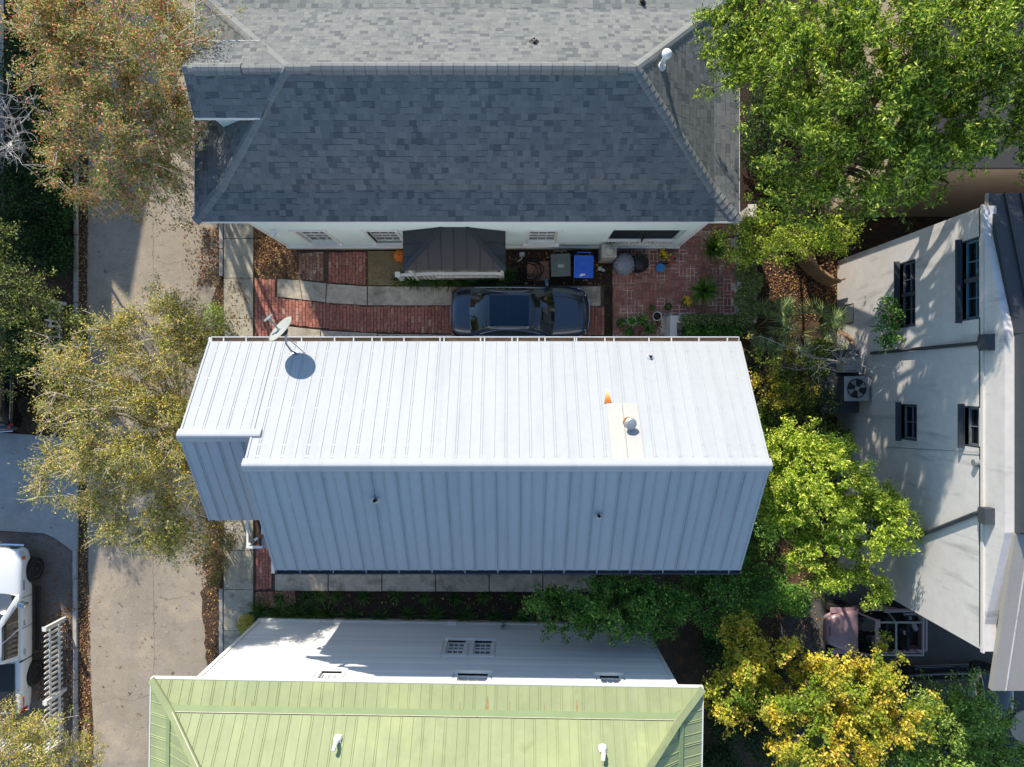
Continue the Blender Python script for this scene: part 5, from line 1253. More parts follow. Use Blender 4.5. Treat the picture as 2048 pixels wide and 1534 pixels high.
# ------------------------------------------------------------------ trees
def B(px, py, z, rx, ry, rz): p = P(px, py, z); return (p.x, p.y, p.z, rx, ry, rz)
ORD = ['first', 'second', 'third', 'fourth', 'fifth', 'sixth', 'seventh', 'eighth', 'ninth', 'tenth', 'eleventh', 'twelfth', 'thirteenth', 'fourteenth']
make_tree('crape_myrtle', 'crape myrtle with reddish autumn leaves and pale limbs at the top left', 'tree', tuple(P(424, 372)),
          [B(230, 260, 6.2, 1.9, 2.0, 1.7), B(170, 150, 6.4, 1.7, 1.7, 1.6), B(310, 130, 6.6, 1.6, 1.7, 1.5), B(250, 30, 7.0, 2.2, 1.2, 1.4), B(90, 40, 6.6, 1.3, 1.3, 1.2), B(320, 290, 5.8, 1.25, 1.4, 1.4), B(230, 370, 5.0, 1.2, 1.0, 1.2), B(345, 390, 4.8, 0.8, 0.9, 1.0), B(270, 420, 4.6, 1.0, 0.5, 0.7), B(200, 400, 4.8, 0.6, 0.5, 0.6), B(420, 25, 7.2, 0.9, 0.7, 0.6), B(130, 310, 5.6, 0.8, 1.1, 0.9)],
          L_myrtle_red, M_bark_pale, 21, n_limb=24, n_sub=540, n_twig=8, n_leaf=13, leaf_lw=(0.078, 0.04), twig_len=0.40, stems=4, trunk_r=0.085, twigm=M_bark_pale, leaf_frac=0.95, shell=0.3)
make_tree('crape_myrtle', 'sparse olive green crape myrtle leaning over the street beside the white porch roof', 'tree', tuple(P(424, 850)),
          [B(250, 860, 5.2, 2.0, 2.0, 1.6), B(300, 680, 4.8, 1.8, 1.4, 1.3), B(150, 760, 5.0, 1.4, 1.6, 1.2), B(150, 950, 4.8, 1.4, 1.1, 1.0), B(280, 1020, 4.6, 1.6, 1.2, 1.1), B(380, 640, 4.0, 0.9, 0.9, 0.8), B(350, 860, 4.6, 1.0, 2.0, 1.2), B(392, 900, 5.0, 0.7, 1.5, 1.0), B(330, 590, 4.2, 0.8, 0.5, 0.6), B(400, 700, 4.2, 0.6, 0.9, 0.8), B(340, 1080, 4.0, 1.2, 0.7, 0.8), B(410, 1050, 3.4, 0.6, 0.9, 0.7)],
          L_myrtle, M_bark_pale, 22, n_limb=28, n_sub=620, n_twig=8, n_leaf=15, leaf_lw=(0.075, 0.038), twig_len=0.5, stems=4, trunk_r=0.08, twigm=M_bark_pale, leaf_frac=0.9, twig_r=0.008, sub_r=0.02, shell=0.3)
make_tree('crape_myrtle', 'crape myrtle further up the street, just beyond the top left of the picture', 'tree', (-11.6, 14.6, 0),
          [(-12.0, 13.6, 5.2, 1.8, 1.5, 1.5), (-13.6, 12.8, 4.8, 1.3, 1.1, 1.2), (-10.8, 15.2, 5.6, 1.6, 1.5, 1.5), (-13.4, 15.0, 5.4, 1.5, 1.5, 1.4)],
          L_myrtle_red, M_bark_pale, 34, n_limb=14, n_sub=85, n_twig=8, n_leaf=13, leaf_lw=(0.09, 0.05), twig_len=0.3, stems=3, trunk_r=0.08, twigm=M_bark_pale)
make_tree('evergreen_tree', 'large dense evergreen tree filling the top right corner', 'tree', tuple(P(1600, 420)),
          [B(1560, 130, 8.0, 1.9, 1.7, 1.5), B(1480, 60, 7.8, 1.3, 1.2, 1.2), B(1700, 150, 10.2, 1.9, 1.7, 1.7), B(1850, 90, 10.6, 1.9, 1.6, 1.6), B(1990, 110, 10.2, 1.8, 1.7, 1.6), B(1600, 290, 8.2, 1.5, 1.3, 1.3), B(1760, 300, 9.6, 1.6, 1.4, 1.4), B(1880, 230, 10.0, 1.5, 1.4, 1.4), B(1980, 260, 9.6, 1.2, 1.1, 1.1), B(1540, 390, 6.4, 0.9, 0.9, 0.9), B(1660, 400, 7.2, 1.2, 0.8, 1.0), B(1780, 410, 7.8, 0.9, 0.6, 0.8), B(1420, 150, 7.6, 0.7, 0.5, 0.5), B(1430, 20, 7.8, 0.9, 0.6, 0.6), B(1700, 20, 10.4, 1.8, 1.0, 1.4), B(1870, 370, 8.4, 0.7, 0.5, 0.5), B(1880, 430, 8.2, 0.35, 0.4, 0.35), B(2040, 280, 9.6, 0.9, 0.8, 0.8), B(2040, 20, 10.2, 1.2, 1.2, 1.2)],
          L_oak, M_bark, 23, n_limb=40, n_sub=700, n_twig=10, n_leaf=16, leaf_lw=(0.112, 0.038), twig_len=0.30, stems=2, trunk_r=0.17, spread=0.05, shell=0.6)
make_tree('bright_green_tree', 'bright yellow green tree right of the white roof in full sun', 'tree', tuple(P(1600, 985)),
          [B(1640, 960, 5.6, 1.5, 1.3, 1.2), B(1740, 1050, 5.6, 1.3, 1.0, 0.9), B(1650, 1110, 5.0, 1.3, 1.0, 1.0), B(1560, 900, 4.8, 0.9, 0.9, 0.8), B(1760, 1000, 5.6, 0.9, 0.6, 0.6), B(1720, 1170, 4.8, 0.9, 0.6, 0.7), B(1640, 880, 5.0, 0.9, 0.5, 0.6), B(1800, 1070, 5.4, 0.6, 0.35, 0.4), B(1560, 1010, 5.0, 0.8, 0.9, 0.8)],
          L_bright, M_bark, 24, n_limb=18, n_sub=340, n_twig=9, n_leaf=19, leaf_lw=(0.095, 0.042), twig_len=0.26, trunk_r=0.1, spread=0.055)
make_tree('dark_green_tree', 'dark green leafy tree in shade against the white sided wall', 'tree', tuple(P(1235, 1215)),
          [(3.2, -7.2, 3.6, 1.5, 0.9, 1.0), (1.6, -7.4, 3.2, 1.0, 0.8, 0.8), (4.7, -7.2, 3.2, 1.2, 0.9, 0.9), (3.6, -6.5, 3.0, 1.1, 0.7, 0.7), (1.1, -6.9, 3.4, 0.7, 0.5, 0.5)],
          L_dark, M_bark, 25, n_limb=12, n_sub=240, n_twig=7, n_leaf=15, leaf_lw=(0.085, 0.05), twig_len=0.3, trunk_r=0.07, spread=0.055)
make_tree('yellow_tree', 'golden yellow autumn tree at the lower right', 'tree', tuple(P(1560, 1300)),
          [(8.0, -8.6, 5.2, 1.6, 1.1, 1.2), (9.8, -9.0, 5.2, 1.6, 1.1, 1.1), (11.2, -9.6, 5.0, 1.4, 1.1, 1.0), (9.0, -10.4, 5.4, 2.0, 1.3, 1.1), (6.6, -9.4, 4.4, 1.0, 1.1, 1.0), (7.0, -8.0, 4.2, 0.9, 0.8, 0.8), (11.4, -8.4, 4.2, 0.8, 0.6, 0.6)],
          L_yellow, M_bark, 26, n_limb=18, n_sub=330, n_twig=8, n_leaf=16, leaf_lw=(0.092, 0.06), twig_len=0.28, trunk_r=0.1, spread=0.06, leaf_frac=0.95)
make_tree('green_tree', 'green leafy tree in the bottom right corner beside the yellow one', 'tree', tuple(P(1830, 1530)),
          [(13.4, -10.0, 4.4, 1.3, 1.0, 1.2), (13.9, -11.6, 4.2, 1.5, 1.2, 1.2), (12.0, -11.8, 4.2, 1.4, 1.0, 1.0), (13.6, -8.9, 4.6, 0.6, 0.5, 0.6), (9.6, -12.0, 4.2, 1.6, 0.8, 0.9), (15.2, -11.6, 3.6, 1.0, 1.0, 0.9), (14.9, -9.9, 3.8, 0.6, 0.6, 0.6)],
          L_shrub, M_bark, 27, n_limb=16, n_sub=300, n_twig=8, n_leaf=15, leaf_lw=(0.10, 0.04), twig_len=0.36, trunk_r=0.08, spread=0.06, stems=3)
make_tree('roadside_tree', 'glossy green broadleaf tree at the left edge above the picket fence', 'tree', tuple(P(95, 600)),
          [(-15.6, 2.6, 3.6, 1.3, 1.2, 1.2), (-14.4, 1.8, 3.4, 1.2, 0.9, 0.9), (-16.4, 4.3, 3.6, 0.9, 0.9, 1.0), (-17.0, 1.6, 3.6, 1.1, 1.2, 1.0), (-16.4, 0.4, 3.0, 0.9, 0.8, 0.8)],
          L_roadside, M_bark, 28, n_limb=14, n_sub=170, n_twig=7, n_leaf=10, leaf_lw=(0.09, 0.04), twig_len=0.4, trunk_r=0.07, spread=0.06, stems=3, leaf_frac=0.85)
make_tree('crape_myrtle', 'small yellowish crape myrtle over the picket fence in the bottom left corner', 'tree', tuple(P(120, 1545)),
          [(-15.0, -11.4, 2.9, 1.1, 0.8, 0.8), (-16.0, -12.3, 3.0, 1.3, 1.0, 0.9), (-14.4, -12.4, 2.6, 0.9, 0.9, 0.8), (-16.8, -11.0, 2.4, 0.6, 0.5, 0.5)],
          L_myrtle, M_bark_pale, 29, n_limb=12, n_sub=150, n_twig=7, n_leaf=11, leaf_lw=(0.07, 0.036), twig_len=0.36, stems=4, trunk_r=0.05, twigm=M_bark_pale)
make_tree('understorey_tree', 'loose yellow green tree under the evergreen beside the stucco wall', 'tree', tuple(P(1600, 480)),
          [(8.5, 4.7, 3.4, 1.3, 0.9, 0.9), (7.5, 4.6, 3.0, 0.9, 0.8, 0.8), (10.1, 4.6, 3.6, 1.0, 0.6, 0.8)],
          L_bright, M_bark, 30, n_limb=10, n_sub=120, n_twig=7, n_leaf=11, leaf_lw=(0.085, 0.045), twig_len=0.34, trunk_r=0.06, stems=2)
make_tree('shade_tree', 'shaded dark green tree between the white sided house and the yellow tree', 'tree', tuple(P(1420, 1270)),
          [(6.6, -6.6, 3.0, 1.2, 1.1, 0.9), (7.9, -6.4, 2.8, 0.9, 1.0, 0.8), (7.0, -7.8, 2.6, 1.0, 0.7, 0.7), (6.2, -5.6, 2.6, 0.9, 0.6, 0.6)],
          L_dark, M_bark, 31, n_limb=10, n_sub=150, n_twig=7, n_leaf=10, leaf_lw=(0.10, 0.05), twig_len=0.4, trunk_r=0.06, stems=2, leaf_frac=0.85)
make_tree('yellow_leaf_sapling', 'thin sapling with yellow leaves among the palmettos', 'tree', tuple(P(1560, 720)),
          [B(1565, 650, 3.0, 0.45, 0.45, 0.4), B(1490, 690, 3.2, 0.28, 0.3, 0.3), B(1540, 725, 3.0, 0.45, 0.4, 0.4), B(1520, 765, 2.8, 0.5, 0.4, 0.4), B(1560, 790, 2.8, 0.5, 0.4, 0.4), B(1620, 790, 2.6, 0.4, 0.4, 0.4)],
          L_yellow, M_bark, 32, n_limb=9, n_sub=36, n_twig=5, n_leaf=11, leaf_lw=(0.075, 0.05), twig_len=0.3, trunk_r=0.035, stems=2, leaf_frac=0.8)
make_tree('wall_sapling', 'dark green sprig of leaves in front of the stucco wall windows', 'tree', tuple(P(1690, 665)),
          [(11.35, 2.2, 4.6, 0.3, 0.5, 0.5), (11.3, 1.5, 4.4, 0.35, 0.45, 0.4)], L_dark, M_bark, 33, n_limb=5, n_sub=22, n_twig=5, n_leaf=9, leaf_lw=(0.09, 0.06), twig_len=0.22, trunk_r=0.02)
# bare dead tree by the stucco wall
def bare_tree(label, base, tips, seed, name='bare_tree', rad=0.05, n_t=10):
    rng = np.random.default_rng(seed); b = np.array(base, float); t = thing(name, label, 'tree', tuple(b)); tubes = []
    tips = np.array(tips, float); k = len(tips); crotch = b + (tips.mean(0) - b) * np.array([0.5, 0.5, 0.6])
    V = bez(b[None] - np.array([[0, 0, 0.1]]), (b + crotch)[None] / 2 + 0.05, crotch[None], 6); tubes.append(tube_batch(V, np.linspace(rad, rad * 0.7, 6)[None], 7))
    st = crotch[None].repeat(k, 0); li = bez(st, (st + tips) / 2 + rng.normal(0, 0.22, (k, 3)) + np.array([0, 0, 0.2]), tips, 9); li[:, 1:-1] += rng.normal(0, 0.05, (k, 7, 3)); tubes.append(tube_batch(li, np.linspace(rad * 0.5, 0.008, 9)[None].repeat(k, 0), 5))
    np_mesh('trunk', *merge(tubes), M_bark_dead, t, smooth=True)
    st = li[:, 3:].reshape(-1, 3); st = np.repeat(st, max(1, n_t // 3), 0); m_ = len(st); en = st + rng.normal(0, 0.3, (m_, 3)); tw = bez(st, (st + en) / 2 + rng.normal(0, 0.1, (m_, 3)), en, 5)
    st2 = tw[:, 3]; en2 = st2 + rng.normal(0, 0.16, (m_, 3)); tw2 = bez(st2, (st2 + en2) / 2 + rng.normal(0, 0.05, (m_, 3)), en2, 5)
    np_mesh('branches', *merge([tube_batch(tw, np.linspace(0.009, 0.004, 5)[None].repeat(m_, 0), 4), tube_batch(tw2, np.linspace(0.005, 0.003, 5)[None].repeat(m_, 0), 3)]), M_bark_dead, t)['kind'] = 'stuff'; return t
bare_tree('bare bleached dead tree beside the stucco wall', P(1690, 735), [P(1622, 752, 3.6), P(1640, 690, 3.6), P(1590, 690, 3.4), P(1520, 672, 3.4), P(1575, 735, 3.2), P(1745, 745, 4.2), P(1770, 770, 4.4), P(1700, 705, 3.8), P(1660, 660, 3.2), P(1730, 715, 4.4)], 41, rad=0.045, n_t=5)
bare_tree('bare branched tree at the far left edge', P(70, 330), [P(-10, 180, 5), P(30, 240, 5), P(15, 300, 4.8), P(45, 330, 4.5), P(-20, 340, 4.6), P(20, 150, 4.8), P(75, 190, 4.4)], 42, rad=0.06, n_t=9)

# ------------------------------------------------------------------ shrubs, vines, hedges, palms, grass clumps
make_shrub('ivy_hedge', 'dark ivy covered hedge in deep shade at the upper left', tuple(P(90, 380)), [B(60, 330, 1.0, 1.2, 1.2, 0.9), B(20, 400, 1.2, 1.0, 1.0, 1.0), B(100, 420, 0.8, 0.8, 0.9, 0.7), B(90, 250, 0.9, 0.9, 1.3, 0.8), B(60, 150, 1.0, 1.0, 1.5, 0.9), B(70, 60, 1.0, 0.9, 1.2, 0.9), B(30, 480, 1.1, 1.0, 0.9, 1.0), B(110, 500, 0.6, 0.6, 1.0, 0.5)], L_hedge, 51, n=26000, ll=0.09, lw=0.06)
make_shrub('low_shrub', 'tangled green shrub under the left crape myrtle near the black car', tuple(P(60, 680)), [B(60, 690, 1.0, 0.9, 0.9, 0.8), B(20, 720, 1.2, 0.9, 0.7, 0.9), B(40, 640, 1.0, 0.8, 0.6, 0.8)], L_hedge, 52, n=7000, ll=0.09, lw=0.045)
make_shrub('verge_shrub', 'scrubby dull green shrub at the verge below the white porch roof', tuple(P(430, 1105)), [B(425, 1060, 1.0, 0.5, 0.5, 0.7), B(405, 1110, 0.9, 0.45, 0.5, 0.6), B(440, 1130, 0.8, 0.35, 0.4, 0.5), B(455, 1085, 0.9, 0.3, 0.4, 0.5), B(400, 1000, 1.4, 0.4, 0.7, 0.8), B(425, 940, 0.9, 0.35, 0.9, 0.7), B(430, 1160, 0.4, 0.2, 0.25, 0.3)], L_dull, 53, n=4300, ll=0.065, lw=0.032)
make_shrub('verge_shrub', 'small green shrub on the verge north of the white porch roof', tuple(P(425, 655)), [B(428, 640, 0.7, 0.35, 0.7, 0.6), B(420, 700, 0.6, 0.35, 0.7, 0.5)], L_shrub, 54, n=2600, ll=0.065, lw=0.032)
make_shrub('boxwood', 'round boxwood at the sidewalk corner of the white sided house', tuple(P(492, 1250)), [B(492, 1248, 0.4, 0.32, 0.34, 0.38)], L_myrtle, 55, n=3400, ll=0.04, lw=0.024)
vine_b = [B(1495 + rg.uniform(-8, 14), y, 1.5 + rg.uniform(-0.2, 0.3), 0.35, 0.35, 0.45) for y in range(455, 650, 18)]
make_shrub('wall_vine', 'pale green vine smothering the garden wall beside the patio', tuple(P(1492, 560)), vine_b, L_vine, 56, n=15000, ll=0.06, lw=0.045, stems=2)
make_shrub('wall_vine', 'pale green vine trailing along the top of the planter wall', tuple(P(1420, 655)), [B(x, 638 + rg.uniform(-5, 5), 1.15, 0.3, 0.2, 0.22) for x in range(1375, 1490, 16)], L_vine, 57, n=5200, ll=0.06, lw=0.042, stems=2)
make_shrub('planter_shrub', 'dark leafy shrub filling the walled planter', tuple(P(1415, 665)), [B(1385, 662, 0.6, 0.35, 0.3, 0.4), B(1425, 662, 0.7, 0.4, 0.32, 0.45), B(1465, 660, 0.7, 0.4, 0.35, 0.45)], L_dark, 58, n=5200, ll=0.08, lw=0.05)
make_shrub('garden_shrub', 'mixed dark shrub mass east of the white roof below the palmettos', tuple(P(1580, 840)), [B(1560, 800, 1.2, 0.8, 0.8, 0.9), B(1530, 850, 1.2, 0.7, 0.8, 0.9), B(1600, 860, 1.3, 0.9, 0.8, 1.0), B(1640, 800, 1.2, 0.7, 0.7, 0.9), B(1560, 920, 1.0, 0.7, 1.0, 0.8), B(1660, 880, 1.0, 0.8, 0.7, 0.7), B(1620, 740, 1.6, 0.6, 0.5, 0.7), B(1560, 740, 1.9, 0.5, 0.5, 0.6), B(1600, 790, 2.0, 0.6, 0.5, 0.6), B(1540, 820, 1.9, 0.5, 0.5, 0.6), B(1640, 700, 1.5, 0.5, 0.4, 0.5)], L_roadside, 59, n=26000, ll=0.09, lw=0.045)
make_shrub('garden_shrub', 'dark shrub mass behind the white roof toward the yellow tree', tuple(P(1520, 1120)), [B(1510, 1060, 1.0, 0.8, 1.2, 0.8), B(1530, 1180, 1.0, 0.9, 0.9, 0.8), B(1590, 1200, 0.8, 0.6, 0.6, 0.6), B(1450, 1200, 0.9, 0.8, 0.7, 0.7), B(1420, 1160, 0.8, 0.8, 0.5, 0.7), B(1500, 960, 1.6, 0.5, 0.8, 0.8), B(1500, 860, 1.8, 0.5, 0.6, 0.7), B(1470, 1100, 1.4, 0.5, 0.7, 0.7)], L_dark, 60, n=19000, ll=0.09, lw=0.045)
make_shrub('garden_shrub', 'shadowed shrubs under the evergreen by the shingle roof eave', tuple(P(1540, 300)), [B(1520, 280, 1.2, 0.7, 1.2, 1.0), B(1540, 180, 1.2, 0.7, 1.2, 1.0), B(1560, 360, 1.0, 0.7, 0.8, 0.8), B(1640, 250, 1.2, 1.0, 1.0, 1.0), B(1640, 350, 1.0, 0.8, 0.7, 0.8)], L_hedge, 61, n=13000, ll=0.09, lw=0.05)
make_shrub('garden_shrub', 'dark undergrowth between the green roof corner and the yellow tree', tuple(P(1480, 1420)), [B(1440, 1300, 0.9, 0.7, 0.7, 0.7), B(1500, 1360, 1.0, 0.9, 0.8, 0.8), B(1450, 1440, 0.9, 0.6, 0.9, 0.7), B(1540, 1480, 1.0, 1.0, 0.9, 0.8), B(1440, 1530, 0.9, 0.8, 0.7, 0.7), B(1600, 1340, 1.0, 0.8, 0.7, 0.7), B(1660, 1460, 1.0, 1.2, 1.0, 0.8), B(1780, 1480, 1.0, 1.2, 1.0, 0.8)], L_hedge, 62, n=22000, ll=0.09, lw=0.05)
make_palmetto('blue green palmetto leaning over the planter end', P(1510, 655), 9, 0.85, 1.4, 71)
make_palmetto('sunlit palmetto beside the mulch bed', P(1600, 668), 11, 0.9, 1.5, 72)
make_palmetto('palmetto against the stucco wall by the wooden planks', P(1655, 668), 8, 0.6, 1.2, 73)
make_palmetto('palmetto close to the north east corner of the white roof', P(1500, 735), 9, 0.8, 1.2, 74)
make_palmetto('palmetto under the bare dead tree', P(1590, 735), 10, 0.8, 1.2, 75)
make_palmetto('small palmetto at the upper edge of the mulch bed palms', P(1545, 630), 6, 0.6, 0.9, 76)
make_palmetto('shaded palmetto beside the left kerb under the hedge', P(110, 505), 8, 0.8, 0.8, 77, L_hedge, None)
# tufts
tuft = [clump_mesh(np.random.default_rng(80 + i), 130, 0.50, 0.020, 'blades') for i in range(4)]
for me in tuft: me.materials.append(L_grass)
def put_tuft(label, px, py, s, group, i, m=None):
    o = bpy.data.objects.new('grass_clump', tuft[i % 4]); COL.objects.link(o); o.location = P(px, py, 0.06) - Vector((0, 0, 0.035)); o.rotation_euler = (0, 0, rg.uniform(0, 6)); o.scale = (s, s, s * rg.uniform(0.8, 1.0)); tag(o, label, 'grass clump', group)
for i, (x, y, s) in enumerate(((800, 561, 0.95), (830, 562, 1.0), (868, 560, 1.1), (900, 562, 1.1), (930, 560, 1.15), (965, 562, 1.0), (992, 557, 1.2), (1015, 552, 1.0))):
    put_tuft('dark green grass clump in front of the stoop, %s from the left' % ORD[i], x, y, s, 'grass clumps in front of the entry stoop', i)
for i, x in enumerate((560, 612, 640, 673, 728, 792, 850, 908, 967, 1022)):
    put_tuft('grass clump in the upper bed row along the walk, %s from the sidewalk' % ORD[i], x, 1196 + rg.uniform(-4, 4), (0.8 if i else 0.9) * rg.uniform(0.8, 1.05), 'upper row of grass clumps in the bed', i)
for i, x in enumerate((520, 560, 592, 624, 655, 705, 760, 816, 870, 930, 990, 1045)):
    put_tuft('grass clump in the lower bed row against the white wall, %s from the sidewalk' % ORD[i], x, 1226 + rg.uniform(-4, 6) + i * 0.6, (1.3 if i < 5 else 1.0) * rg.uniform(0.85, 1.1), 'lower row of grass clumps in the bed', i + 1)
for i, y in enumerate((545, 575, 605, 635, 662)):
    put_tuft('withered grass clump in the drain strip left of the patio, %s from the top' % ORD[i], 1216, y, 0.42, 'tufts in the drain strip', i)
# dry grass strip by the stoop and leaf litter: uncountable ground cover
def scatter(name, label, polys, m, ln, wd, rng, zbase=0.02, up=1.6, cat='leaf litter'):
    C = []; 
    for (poly, n, z) in polys:
        pl = px_poly(poly); xs = [p[0] for p in pl]; ys_ = [p[1] for p in pl]; k = 0
        while k < n:
            x, y = rng.uniform(min(xs), max(xs)), rng.uniform(min(ys_), max(ys_))
            if in_poly(x, y, pl): C.append((x, y, z + rng.uniform(0.004, 0.03))); k += 1
    C = np.array(C); n = len(C)
    nn = unit(rng.normal(0, 0.5, (n, 3)) + np.array([0, 0, up])); ax = unit(rng.normal(size=(n, 3)) * np.array([1, 1, 0.25])); s = rng.uniform(0.6, 1.3, n)
    V, Fq = leaf_quads(C, ax, nn, ln * s, wd * s, rng); o = np_mesh(name, V, Fq, m); tag(o, label, cat, kind='stuff'); return o
rs = np.random.default_rng(90)
scatter('fallen_leaves', 'fallen brown and gold leaves along the verges and beds', [
    ([(405, 455), (441, 455), (441, 575), (395, 570), (400, 520)], 900, 0.0), ([(360, 440), (410, 440), (400, 600), (380, 600)], 150, 0.004), ([(509, 446), (535, 446), (592, 500), (597, 556), (511, 554)], 2400, 0.01),
    ([(158, 420), (177, 420), (176, 700), (158, 700)], 700, 0.0), ([(158, 1090), (176, 1090), (186, 1534), (158, 1534)], 1900, 0.0), ([(95, 1235), (150, 1200), (150, 1440), (90, 1440)], 1300, 0.006), ([(75, 1240), (125, 1240), (125, 1400), (75, 1400)], 500, 0.006),
    ([(402, 1150), (440, 1150), (440, 1330), (415, 1330)], 420, 0.0), ([(180, 1150), (400, 1150), (300, 1340), (190, 1500)], 40, 0.004), ([(1530, 500), (1680, 500), (1680, 640), (1530, 640)], 2600, 0.01), ([(430, 560), (500, 556), (500, 680), (430, 680)], 240, 0.09), ([(380, 900), (440, 900), (440, 1150), (390, 1150)], 800, 0.0),
    ([(592, 505), (735, 505), (735, 570), (600, 560)], 130, 0.07), ([(560, 1185), (1060, 1190), (1060, 1240), (560, 1236)], 240, 0.03), ([(1012, 505), (1205, 505), (1205, 570), (1012, 570)], 350, 0.06), ([(0, 870), (150, 880), (150, 1060), (0, 1055)], 40, 0.1), ([(1240, 650), (1322, 640), (1322, 690), (1240, 690)], 420, 0.075),
    ([(0, 520), (150, 560), (150, 860), (0, 860)], 900, 0.0), ([(1540, 1060), (1700, 1060), (1640, 1300), (1540, 1300)], 700, 0.01)], L_fallen, 0.075, 0.045, rs)
scatter('wood_chips', 'pile of pale wood chips beside the sidewalk corner', [([(511, 1184), (590, 1180), (592, 1205), (565, 1216), (512, 1212)], 2600, 0.03)], L_chips, 0.05, 0.025, rs, up=0.7, cat='wood chips')
scatter('dry_turf', 'patch of dry straw coloured turf beside the stoop', [([(737, 505), (806, 505), (806, 571), (737, 571)], 2600, 0.06)], M_straw, 0.07, 0.012, rs, up=0.3, cat='turf')

# ------------------------------------------------------------------ vehicles (front towards local +x)
def bake(o):
    """apply the modifiers of a mesh object"""
    bpy.context.view_layer.update(); dg = bpy.context.evaluated_depsgraph_get()
    me = bpy.data.meshes.new_from_object(o.evaluated_get(dg)); old = o.data; o.modifiers.clear(); o.data = me; bpy.data.meshes.remove(old); return o

def body_shell(stations, paint, parent, wheels=(), wr=0.36, name='body', sub=2):
    m = MB(); rings = []
    for (x, hw, zt, zs, zb) in stations:
        hgt = zs - zb
        half = [(0, zt), (0.5 * hw, zt - 0.008), (0.84 * hw, zt - 0.035 if zt - zs > 0.04 else zs + 0.3 * (zt - zs)), (0.955 * hw, zs), (hw, zs - 0.16 * hgt), (hw, zb + 0.42 * hgt), (0.97 * hw, zb + 0.12 * hgt), (0.82 * hw, zb)]
        rings.append([(x, y, z) for (y, z) in half] + [(x, -y, z) for (y, z) in half[::-1][:-1]])
    n = len(rings[0]); vs = [v for r_ in rings for v in r_]; fs = []
    for i in range(len(rings) - 1):
        for j in range(n): fs.append((i * n + j, (i + 1) * n + j, (i + 1) * n + (j + 1) % n, i * n + (j + 1) % n))
    fs.append(tuple(range(n))); fs.append(tuple(range((len(rings) - 1) * n, len(rings) * n))[::-1])
    m.add(vs, fs); o = m.build(name, paint, parent, smooth=True, world=False)
    s = o.modifiers.new('s', 'SUBSURF'); s.levels = s.render_levels = sub
    cut = None
    if wheels:
        c = MB()
        for (wx, wy) in wheels:
            sg = 1 if wy > 0 else -1
            c.lathe([(wr * 1.14, -0.2), (wr * 1.14, 0.25)], 24, c=(wx, wy, wr), M=Matrix.Rotation(R(90), 3, 'X'))
        cut = c.build('cutter', M_trim, None); cut.matrix_world = parent.matrix_world
        cut.location = parent.location; cut.rotation_euler = parent.rotation_euler
        b = o.modifiers.new('b', 'BOOLEAN'); b.operation = 'DIFFERENCE'; b.object = cut; b.solver = 'EXACT'
    bake(o)
    if cut: cm = cut.data; bpy.data.objects.remove(cut); bpy.data.meshes.remove(cm)
    o.data.polygons.foreach_set('use_smooth', [True] * len(o.data.polygons))
    return o

class Cabin:
    def __init__(s, rings, bf=0.14, br=0.12): s.r = rings; s.bf, s.br = bf, br
    def ring(s, v):
        v = max(0, min(0.9999, v)) * (len(s.r) - 1); i = int(v); t = v - i
        return [a + (b - a) * t for a, b in zip(s.r[i], s.r[i + 1])]
    def front(s, u, v, o=0.0): xf, xr, hw, z = s.ring(v); return Vector((xf - s.bf * u * u + o, u * hw, z + o * 0.6))
    def rear(s, u, v, o=0.0): xf, xr, hw, z = s.ring(v); return Vector((xr + s.br * u * u - o, -u * hw, z + o * 0.6))
    def side(s, sg, t, v, o=0.0):
        xf, xr, hw, z = s.ring(v); a, b = xf - s.bf, xr + s.br; return Vector((a + (b - a) * t, sg * (hw + 0.025 * math.sin(math.pi * t) + o), z + o * 0.3))
    def shell(s, paint, parent, crown=0.05):
        m = MB(); vs = []; n = 0; K = len(s.r)
        for k in range(K):
            v = k / (K - 1) if K > 1 else 0; row = [s.front(u, v) for u in np.linspace(-1, 1, 9)] + [s.side(1, t, v) for t in (0.2, 0.4, 0.6, 0.8)] + [s.rear(u, v) for u in np.linspace(-1, 1, 9)] + [s.side(-1, t, v) for t in (0.8, 0.6, 0.4, 0.2)]
            n = len(row); vs += row
        fs = [(k * n + j, k * n + (j + 1) % n, (k + 1) * n + (j + 1) % n, (k + 1) * n + j) for k in range(K - 1) for j in range(n)]
        b = (K - 1) * n; xs = vs[b:b + n]; c = sum(xs, Vector()) / n; inner = [c + (p - c) * 0.55 + Vector((0, 0, crown * 0.8)) for p in xs]; vs += inner; vs.append(c + Vector((0, 0, crown)))
        for j in range(n): fs.append((b + j, b + (j + 1) % n, b + n + (j + 1) % n, b + n + j)); fs.append((b + n + j, b + n + (j + 1) % n, b + 2 * n))
        m.add(vs, fs); return m.build('cabin', paint, parent, smooth=True, world=False)
    def glass(s, which, u0, u1, v0, v1, m_, parent, name, sg=1, o=0.008, nu=8, nv=5, slant=0.0):
        m = MB()
        if which == 'front': fn = lambda a, b: s.front(u0 + (u1 - u0) * a, v0 + (v1 - v0) * b, o)
        elif which == 'rear': fn = lambda a, b: s.rear(u0 + (u1 - u0) * a, v0 + (v1 - v0) * b, o)
        else: fn = lambda a, b: s.side(sg, u0 + (u1 - u0) * a, v0 + (v1 - v0) * b, o)
        m.grid(fn, nu, nv); return m.build(name, m_, parent, smooth=True, world=False)

